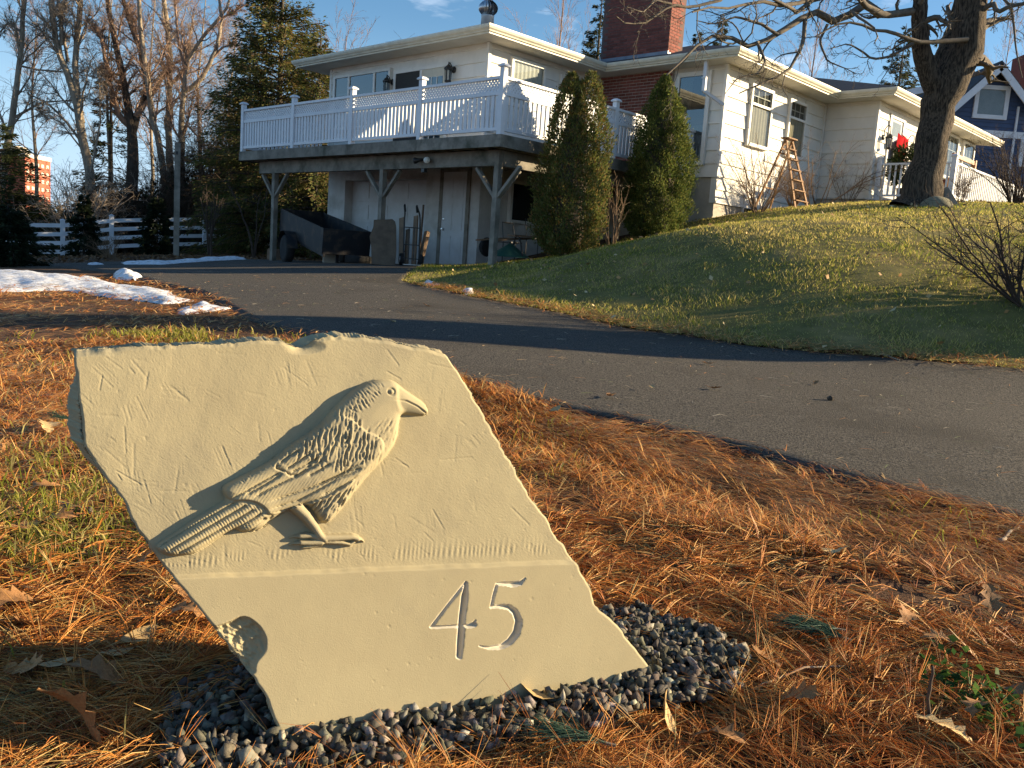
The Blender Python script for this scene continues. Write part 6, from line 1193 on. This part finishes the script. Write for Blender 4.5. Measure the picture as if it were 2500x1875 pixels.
PN = np.array([(.68, .27, .055), (.78, .40, .11), (.52, .17, .04), (.80, .52, .20), (.30, .10, .03), (.70, .30, .065)])
EDGE = resample(NEAR, 300)
def needle_zone(name, n, d0, d1, p, wd, seed, three, lift, Lm=.095, fasc=4, dmin=.06, stand=3.4):
    r = np.random.default_rng(seed); k = n // fasc; x, y = sample_polar(r, int(k * 1.9), d0, d1, R(-42), R(42), p); ed, _, _ = dline(EDGE[:, :2], x, y); keep = ~road_d(x, y) | ((ed < .16) & (r.random(len(x)) < .55 * (1 - ed / .2))); keep &= ~inpoly(x, y, LAWN)
    g = inpoly(x, y, GRAV); gd_, _, _ = dline(np.r_[GRAV, GRAV[:1]], x, y); keep &= ~g | (r.random(len(x)) < .04 + .5 * np.clip(1 - gd_ / .07, 0, 1))
    dens = .55 + .62 * smooth_noise(x, y, 3.4, 5) + .35 * smooth_noise(x, y, 9, 6); bare = np.exp(-(((x - 1.05) / .55) ** 2 + ((y - 2.15) / .28) ** 2)); dens -= .85 * bare + .45 * np.exp(-(((x + 1.2) / .4) ** 2 + ((y - 2.3) / .5) ** 2))
    keep &= r.random(len(x)) < np.clip(dens, dmin, 1); x, y = x[keep][:k], y[keep][:k]; m = len(x)
    pile = np.clip(.5 + .8 * smooth_noise(x, y, 5.1, 8), 0, 1.2); z = gz(x, y) + bumps(x, y) + lift * (pile * r.uniform(.1, 1, m)) + .002
    yaw = r.uniform(0, 6.283, m) * .72 + 1.9 * smooth_noise(x, y, 2.2, 11); pit = np.abs(r.normal(0, .13, m)) * r.choice([1, 1, 1, 1, 1, 1, stand], m) - .02
    X_ = np.repeat(x, fasc); Y_ = np.repeat(y, fasc); Z_ = np.repeat(z, fasc); N = len(X_); yaw = np.repeat(yaw, fasc) + r.normal(0, .16, N); pit = np.clip(np.repeat(pit, fasc) + r.normal(0, .05, N), -.06, 1.2)
    far_w = np.hypot(X_, Y_) / ((d0 + d1) / 2); c = PN[r.integers(0, 6, N)] * r.uniform(.65, 1.2, (N, 1)); ol = (r.random(N) < .06)[:, None]; c = np.where(ol, np.array([.30, .26, .10]) * r.uniform(.6, 1.1, (N, 1)), c)
    return needles(np.c_[X_, Y_, Z_], yaw, pit, Lm * r.uniform(.6, 1.3, N), wd * np.clip(far_w, .6, 1.7) * r.uniform(.8, 1.2, N), .09, r, c, name, three)
needle_zone('pine_needles', 76000, 1.0, 2.7, 1.55, .0015, 1, True, .026)
needle_zone('pine_needles', 170000, 2.6, 6.5, 1.5, .0032, 2, False, .03, .105, 2, .30, 2.0)
needle_zone('pine_needles', 46000, 6.5, 15, 1.5, .0065, 3, False, .03, .13, 2, .3, 1.5)
# strip of needles caught along the lawn edge
r = np.random.default_rng(9); t = r.uniform(.38, .97, 9000); LE = resample(FAR, 400); q = LE[(t * 399).astype(int)]; x = q[:, 0] + r.normal(0, .12, 9000) + .05; y = q[:, 1] + r.normal(.05, .13, 9000); N = 9000
needles(np.c_[x, y, gz(x, y) + .03 + r.uniform(0, .02, N)], r.uniform(0, 6.28, N), np.abs(r.normal(0, .2, N)), r.uniform(.06, .13, N), np.full(N, .005), .08, r, PN[r.integers(0, 6, N)] * r.uniform(.7, 1.2, (N, 1)), 'pine_needles', False)

# ------------------------------------------------------------------ grass
def blades(x, y, z, h, w_, lean, cols, name, r, seg=2):
    n = len(x); a = r.uniform(0, 6.283, n); s = np.c_[np.cos(a), np.sin(a), np.zeros(n)] * (w_ / 2)[:, None]; b = r.uniform(0, 6.283, n); l = np.c_[np.cos(b), np.sin(b), np.zeros(n)] * (lean * h)[:, None]; P = np.c_[x, y, z]; up = np.array([0, 0, 1.0])
    m_ = P + l * .35 + up * (h * .6)[:, None]; t = P + l + up * (h * np.sqrt(np.clip(1 - lean ** 2 * .6, .15, 1)))[:, None]
    if seg == 2:
        V = np.stack([P - s, P + s, m_ + s * .8, m_ - s * .8, t], 1).reshape(-1, 3); i = np.arange(n)[:, None] * 5; Fq = np.concatenate([i + np.array([[0, 1, 2]]), i + np.array([[0, 2, 3]]), i + np.array([[3, 2, 4]])], 1).reshape(-1, 3); k = 3
    else: V = np.stack([P - s, P + s, t], 1).reshape(-1, 3); Fq = np.arange(n * 3).reshape(-1, 3); k = 1
    return raw(name, V, Fq, M['grassb'], None, False, 'stuff', np.repeat(cols, k, 0))
GP = np.array([(.24, .27, .035), (.34, .34, .05), (.44, .38, .09), (.15, .20, .026), (.54, .45, .16)])
r = np.random.default_rng(14); n = 44000; x, y = sample_polar(r, n, 1.05, 7.0, R(-40), R(-8), 1.5); k = ~road_d(x, y) & ~inpoly(x, y, GRAV); gm = smooth_noise(x, y, 2.3, 31) + .4 * smooth_noise(x, y, 7, 32) + .95 * np.exp(-(((x + 1.2) / .45) ** 2 + ((y - 2.3) / .6) ** 2)); k &= r.random(n) < np.clip(gm * 1.1 - .12, 0.02, 1); x, y = x[k], y[k]; n = len(x)
blades(x, y, gz(x, y) + bumps(x, y) - .003, r.uniform(.035, .09, n), r.uniform(.0026, .0042, n) * np.clip(y / 1.8, 1, 3), r.uniform(.3, 1.1, n), GP[r.choice(5, n, p=[.16, .26, .26, .08, .24])] * r.uniform(.7, 1.2, (n, 1)), 'grass', r)
n = 2200; x, y = sample_polar(r, n, 1.1, 5.5, R(0), R(34), 1.4); k = ~road_d(x, y) & ~inpoly(x, y, GRAV) & (smooth_noise(x, y, 4, 41) > .45); x, y = x[k], y[k]; n = len(x)
blades(x, y, gz(x, y) + bumps(x, y), r.uniform(.03, .09, n), r.uniform(.002, .0034, n), r.uniform(.3, 1.0, n), GP[r.integers(0, 4, n)] * r.uniform(.7, 1.2, (n, 1)), 'grass', r)
n = 420000; x = r.uniform(-2.5, 20, n); y = 5.5 + (r.random(n) ** 1.35) * 22; k = inpoly(x, y, LAWN) & (r.random(n) < np.clip(11 / y, .25, 1) ** 1.1); x, y = x[k], y[k]; n = len(x); tone = smooth_noise(x, y, 1.1, 51) + .5 * smooth_noise(x, y, 3.1, 52); tuft = np.clip(.75 + .55 * smooth_noise(x, y, 6.5, 53) + .3 * smooth_noise(x, y, 15, 54), .25, 1.6)
c = np.where((r.random(n) < np.clip(.42 + .38 * tone, .08, .9))[:, None], np.array([(.62, .50, .17)]), GP[r.choice(4, n, p=[.35, .3, .1, .25])]) * r.uniform(.65, 1.25, (n, 1))
blades(x, y, gz(x, y) + .012, r.uniform(.03, .065, n) * tuft, r.uniform(.006, .011, n) * np.clip(y / 10, .8, 2), r.uniform(.3, 1.1, n), c, 'grass', r, 1)

# ------------------------------------------------------------------ gravel round the stone
ico_v = []; ph = (1 + 5 ** .5) / 2
for a, b in ((1, ph), (-1, ph), (1, -ph), (-1, -ph)): ico_v += [(0, a, b), (a, b, 0), (b, 0, a)]
ico_v = unit(np.array(ico_v, float)); import itertools
D2 = ((ico_v[:, None] - ico_v[None]) ** 2).sum(-1); el = np.sort(np.unique(np.round(D2, 4)))[1]; ico_f = [t for t in itertools.combinations(range(12), 3) if all(abs(D2[i, j] - el) < .01 for i, j in itertools.combinations(t, 2))]
ico_f = [t if np.dot(np.cross(ico_v[t[1]] - ico_v[t[0]], ico_v[t[2]] - ico_v[t[0]]), ico_v[t[0]]) > 0 else (t[0], t[2], t[1]) for t in ico_f]
r = np.random.default_rng(17); Vg, Cg = [], []; lo, hi = GRAV.min(0), GRAV.max(0); cnt = 0
for i in range(12000):
    p = r.uniform(lo, hi)
    if not inpoly(np.array([p[0]]), np.array([p[1]]), GRAV)[0]: continue
    q = (p - BLp[:2]) @ np.array([-_nh[0], -_nh[1]]); al = (p - BLp[:2]) @ e1[:2]; wide = np.linalg.norm((BRp - BLp)[:2])
    if q > .012 and q < .15 and -.01 < al < wide + .01: continue      # under the slab itself
    s = r.uniform(.0062, .0130) * r.choice([1, 1, 1, 1.3]); v = ico_v * (1 + r.uniform(-.5, .25, (12, 1))) * (s * r.uniform([.7, .7, .55], [1.45, 1.2, .95])); cn = r.uniform(-.55, .8) * s
    
    for _ in range(3): nn = unit(r.normal(0, 1, 3)); dd = v @ nn; v -= np.outer(np.clip(dd - r.uniform(.2, .5) * s, 0, None), nn)               # flat broken faces
    v *= 1.2
    qn = unit(r.normal(0, 1, 4)); a_, b_, c_, d_ = qn; RM = np.array([[1 - 2 * (c_ * c_ + d_ * d_), 2 * (b_ * c_ - d_ * a_), 2 * (b_ * d_ + c_ * a_)], [2 * (b_ * c_ + d_ * a_), 1 - 2 * (b_ * b_ + d_ * d_), 2 * (c_ * d_ - b_ * a_)], [2 * (b_ * d_ - c_ * a_), 2 * (c_ * d_ + b_ * a_), 1 - 2 * (b_ * b_ + c_ * c_)]])
    edge_h = .010 * math.exp(-max(abs(q), 0) / .06); Vg.append(v @ RM.T + np.array([p[0], p[1], g1(p[0], p[1]) + .004 + edge_h + r.uniform(0, .018)])); b = r.choice([.075, .11, .16, .23, .36], p=[.25, .3, .25, .14, .06]); Cg.append(np.tile(np.array([b * 1.0, b * .89, b * .70]) * r.uniform(.9, 1.08, 3), (20, 1)) * r.uniform(.9, 1.1, (20, 1))); cnt += 1
    if cnt > 3200: break
Fg = (np.arange(len(Vg))[:, None, None] * 12 + np.array(ico_f)[None]).reshape(-1, 3); raw('gravel', np.concatenate(Vg), Fg, M['gravel'], None, False, 'stuff', np.concatenate(Cg))
mb = MB(); gp_ = [np.array([p[0], p[1], g1(p[0], p[1]) + .006]) for p in GRAV]; c0 = np.mean(gp_, 0); mb.add(gp_ + [c0], [(i, (i + 1) % len(gp_), len(gp_)) for i in range(len(gp_))]); mb.build('gravel_bed', pm('gravel_dust', (.05, .047, .042), (.03, .028, .026), 60, .95, .8, 120, bdist=.004), kind='structure')

# ------------------------------------------------------------------ fallen leaves, sprigs, sticks
def leaf_mesh(seed, lobes=True):
    r = np.random.default_rng(seed); half = [(0, 0), (.10, .02), (.16, .16), (.09, .22), (.26, .36), (.13, .44), (.30, .62), (.14, .66), (.19, .84), (.07, .86), (0, 1)] if lobes else [(0, 0), (.1, .1), (.22, .3), (.26, .5), (.2, .72), (.09, .9), (0, 1)]
    rows = []; mb = MB(); V = []; Fs = []; cu = r.uniform(.5, 1.4); tw = r.uniform(-.6, .6)
    for (hw, t) in half:
        for s in (-1, -.5, 0, .5, 1):
            x = s * hw; V.append((x, t - .5, cu * .5 * x * x * 2 + .16 * math.sin(t * 3 + seed) + tw * x * (t - .5) + .02 * math.sin(9 * t + 5 * s)))
    for i in range(len(half) - 1):
        for k in range(4): a = i * 5 + k; Fs.append((a, a + 1, a + 6, a + 5))
    mb.add(V, Fs); n0 = len(V); mb.tube([(0, -.5, .16 * math.sin(seed)), (.02, -.68, .16 * math.sin(seed) + .03), (.0, -.85, .16 * math.sin(seed) + .02)], .012, 4); return mb
LM = []
for i in range(5):
    o = leaf_mesh(i, i != 3).build('fallen_leaf', M['paleleaf' if i in (1, 3) else 'dryleaf'], smooth=True); LM.append(o.data); bpy.data.objects.remove(o)
def leaf(px, py, size, rot, k, label, group=None, lift=.012, drv=False):
    p = ground_at(px, py); o = bpy.data.objects.new('fallen_leaf', LM[k]); COL.objects.link(o); o.location = (p[0], p[1], p[2] + lift + .012 + (.018 if drv else bumps(p[0], p[1]))); o.rotation_euler = rot; o.scale = (size * 1.15,) * 3; tag(o, label, 'leaf', group)
GLf = 'dry leaves among the needles'; lb0 = 'dry brown oak leaf lying among the pine needles'
leaf(165, 1838, .115, (1.0, .5, 2.4), 0, 'large bright orange leaf standing up in the bottom left corner', lift=.045); leaf(2292, 1828, .10, (.25, .2, .5), 1, 'large pale crumpled leaf at the foot of the upright twig', lift=.02); leaf(1640, 1785, .075, (1.25, .2, 1.2), 3, 'pale narrow leaf standing upright right of the gravel', lift=.03)
leaf(1312, 1727, .075, (.3, .2, 1.3), 3, 'tan leaf lying on the gravel against the stone base', lift=.03); leaf(2036, 1385, .11, (.5, .3, 2.6), 1, 'pale curled leaf beside the dark bare soil', lift=.02); leaf(119, 1062, .13, (.3, .2, .4), 1, 'pale star shaped leaf left of the stone', lift=.02); leaf(1557, 1190, .13, (.4, .1, 1.4), 3, 'pale arched leaf between the stone and the drive', lift=.02)
rl = random.Random(6)
ORD = ['', 'second ', 'third ', 'fourth ', 'fifth ', 'sixth ', 'seventh ', 'eighth ', 'ninth ', 'tenth ', 'eleventh ', 'twelfth ', 'thirteenth ', 'fourteenth ', 'fifteenth ', 'sixteenth ']
LP_ = sorted([(145, 1293), (47, 1300), (347, 1378), (463, 1485), (485, 1540), (22, 1514), (75, 1536), (29, 948), (87, 936), (112, 955), (101, 1215), (230, 1700), (60, 1660), (20, 1110)], key=lambda p: -p[1]); RP_ = sorted([(2206, 1535), (2286, 1588), (2376, 1782), (2472, 1725), (1866, 1626), (1531, 1062), (2420, 1500), (1760, 1840), (1950, 1760), (2130, 1680)], key=lambda p: -p[1])
for side_, pts_ in (('left', LP_), ('right', RP_)):
    for k, (px, py) in enumerate(pts_): leaf(px, py, rl.uniform(.07, .11), (rl.uniform(-.4, .5), rl.uniform(-.4, .4), rl.uniform(0, 6.28)), rl.choice([0, 2, 4, 0, 2]), f'dry brown oak leaf {side_} of the stone, {ORD[k]}nearest the bottom edge', GLf, lift=.018)
for (px, py), lb in zip(((340, 1592), (272, 1628), (126, 1648)), ('closest to the chipped stone edge', 'the middle one', 'farthest from the stone')): leaf(px, py, .075, (rl.uniform(-.3, .3), .2, rl.uniform(0, 6)), 3, 'pale yellow oval leaf in the stone shadow, ' + lb, 'pale oval leaves left of the stone', lift=.022)
for k, (px, py) in enumerate(sorted([(1040, 752), (960, 793), (1725, 897), (1745, 960), (1990, 947), (1590, 962), (1490, 978), (2300, 890), (1350, 1015)])): leaf(px, py, rl.uniform(.06, .10), (rl.uniform(-.3, .3), rl.uniform(-.3, .3), rl.uniform(0, 6.28)), rl.choice([1, 3, 4]), f'small tan leaf on the asphalt drive, {ORD[k]}from the left' if k else 'small tan leaf on the asphalt drive, leftmost one', 'leaves on the drive', lift=.012, drv=True)
# cone on the drive
c = ground_at(2026, 986); c[2] += .034; pc_ = thing('pine_cone', 'small dark cone lying on the asphalt casting a long shadow', 'pine cone', c); mb = MB(); mb.lathe([(.005, -.02), (.014, -.014), (.018, 0), (.014, .014), (.004, .02)], 10, c, (1, .3, .2)); mb.build('core', M['barkdark'], pc_)
for k in range(26): a = k * 2.4; h = -.018 + .036 * k / 26; rr = .018 * math.sqrt(max(1 - (h / .024) ** 2, .1)); d = np.array([h, rr * math.cos(a), rr * math.sin(a)]); e = d * 1.25; s = np.array([0, -math.sin(a), math.cos(a)]) * .006; m2 = MB(); m2.add([c + d - s, c + d + s, c + e], [(0, 1, 2)]); m2.build('scale', M['planks'], pc_)
def sprig(label, px, py, yaw, L, n, seed, loc_lift=.03):
    r = np.random.default_rng(seed); b = ground_at(px, py); b[2] += loc_lift; t = thing('pine_sprig', label, 'pine sprig', b, None); d = np.array([math.cos(yaw), math.sin(yaw), .1]); mb = MB(); mb.tube([b, b + d * L * .35, b + d * L * .6], [.003, .0025, .002], 5); mb.build('stem', M['twig'], t)
    f = r.uniform(.05, .6, n); P = b + np.outer(f * L, d); yw = yaw + r.normal(0, .30, n); pt_ = r.normal(.08, .13, n); o = needles(P, yw, pt_, r.uniform(.06, .10, n), np.full(n, .0014), .05, r, shade_cols(r, n, [(.05, .10, .06), (.09, .16, .10), (.035, .075, .045), (.14, .20, .13)]), 'needle_tuft'); o.parent = t; o.data.transform(Matrix.Translation(-Vector(b)))
sprig('green pine sprig fanned out on the needles right of the gravel', 2075, 1595, 2.75, .16, 130, 1); sprig('second green sprig tuft lying against the first fan', 2060, 1570, 3.1, .13, 80, 2); sprig('green pine sprig at the bottom edge below the stone', 1500, 1862, 3.0, .14, 120, 3); sprig('small dark sprig beside the left edge of the stone', 190, 1045, 3.0, .12, 60, 4)
for k, (a, b, rad, lb, mt) in enumerate((((2262, 1790), (2273, 1640), .004, 'thin dark twig standing upright in the needles', 'shrubdark'), ((127, 1243), (235, 1262), .014, 'short piece of broken grey stick left of the stone', 'twig'), ((1830, 1700), (2080, 1640), .0025, 'long curved pale twig near the green sprig', 'twigpale'), ((2150, 866), (2196, 884), .008, 'pale curved stick at the lawn edge by the drive', 'twigpale'), ((2440, 1330), (2500, 1280), .007, 'pale jointed stick at the right edge by the drive', 'twigpale'))):
    p = ground_at(*a); q = ground_at(*b) if k else at(b[0], b[1], p[1] + .01); m_ = (p + q) / 2 + np.array([0, 0, .015 + .02 * (k == 2)]); mb = MB(); mb.tube(resample([p + np.array([0, 0, .01]), m_, q + np.array([0, 0, .012])], 9) + np.random.default_rng(k).normal(0, rad * .4, (9, 3)), np.linspace(rad, rad * .6, 9), 6); tag(mb.build('stick', M[mt], smooth=True), lb, 'stick')
# weeds low on the right
r = np.random.default_rng(23); n = 260; px = r.uniform(2270, 2500, n); py = 1650 + (px - 2270) * .7 + r.normal(0, 28, n); P = np.array([ground_at(a, b) for a, b in zip(px[:60], py[:60])]); P = P[r.integers(0, 60, n)] + r.normal(0, .025, (n, 3)) * [1, 1, 0] + np.outer(r.uniform(.012, .05, n), [0, 0, 1]); leaves(P, np.c_[r.normal(0, 1, (n, 2)), r.uniform(-.1, .6, n)], r.uniform(.012, .026, n), .38, r, shade_cols(r, n, [(.04, .10, .018), (.03, .07, .02), (.07, .13, .03)]), 'ground_ivy', M['leafy'], kind='stuff')
# bits on the asphalt
r = np.random.default_rng(29); n = 2600; x, y = sample_polar(r, n, 2.6, 17, R(-35), R(36), 1.3); k = road_d(x, y); x, y = x[k], y[k]; n = len(x); needles(np.c_[x, y, gz(x, y) + .036], r.uniform(0, 6.28, n), np.abs(r.normal(0, .05, n)), r.uniform(.02, .09, n), r.uniform(.003, .009, n) * np.clip(y / 6, .6, 1.6), .12, r, shade_cols(r, n, [(.45, .30, .14), (.38, .18, .06), (.5, .42, .28), (.16, .18, .06)]), 'leaf_litter', False)
# leaf litter under the dark trees by the fence
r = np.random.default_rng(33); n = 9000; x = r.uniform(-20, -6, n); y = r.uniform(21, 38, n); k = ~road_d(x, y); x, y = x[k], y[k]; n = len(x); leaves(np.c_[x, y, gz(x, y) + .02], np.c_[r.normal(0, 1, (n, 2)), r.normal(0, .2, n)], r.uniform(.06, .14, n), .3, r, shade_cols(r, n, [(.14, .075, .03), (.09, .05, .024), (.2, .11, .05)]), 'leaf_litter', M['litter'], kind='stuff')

# leaves and bits blown over the lawn
r = np.random.default_rng(37); n = 700; x = r.uniform(-2, 12, n); y = r.uniform(7, 22, n); k = inpoly(x, y, LAWN); x, y = x[k], y[k]; n = len(x); leaves(np.c_[x, y, gz(x, y) + .045], np.c_[r.normal(0, 1, (n, 2)), r.normal(.1, .3, n)], r.uniform(.04, .09, n), .32, r, shade_cols(r, n, [(.42, .25, .10), (.30, .16, .06), (.50, .38, .2)]), 'leaf_litter', M['litter'], kind='stuff')
# ------------------------------------------------------------------ the pines just outside the picture on the right (they throw the long shadows)
for k, (x, y, rad, h, lb) in enumerate(((9.6, 8.75, .60, 15, 'big pine trunk beside the drive, its shadow crossing the asphalt'),)):
    b = np.array([x, y, g1(x, y) - .2]); t = thing('pine_tree', lb, 'tree', b); w = Wood(200 + k); w.explicit([(np.array([b, b + [.05, .1, h * .3], b + [.0, .15, h * .6], b + [.1, .1, h]]), [rad * 1.25, rad, rad * .8, .1], 0)], 14, 16); w.build('trunk', M['barkmaple'], t)
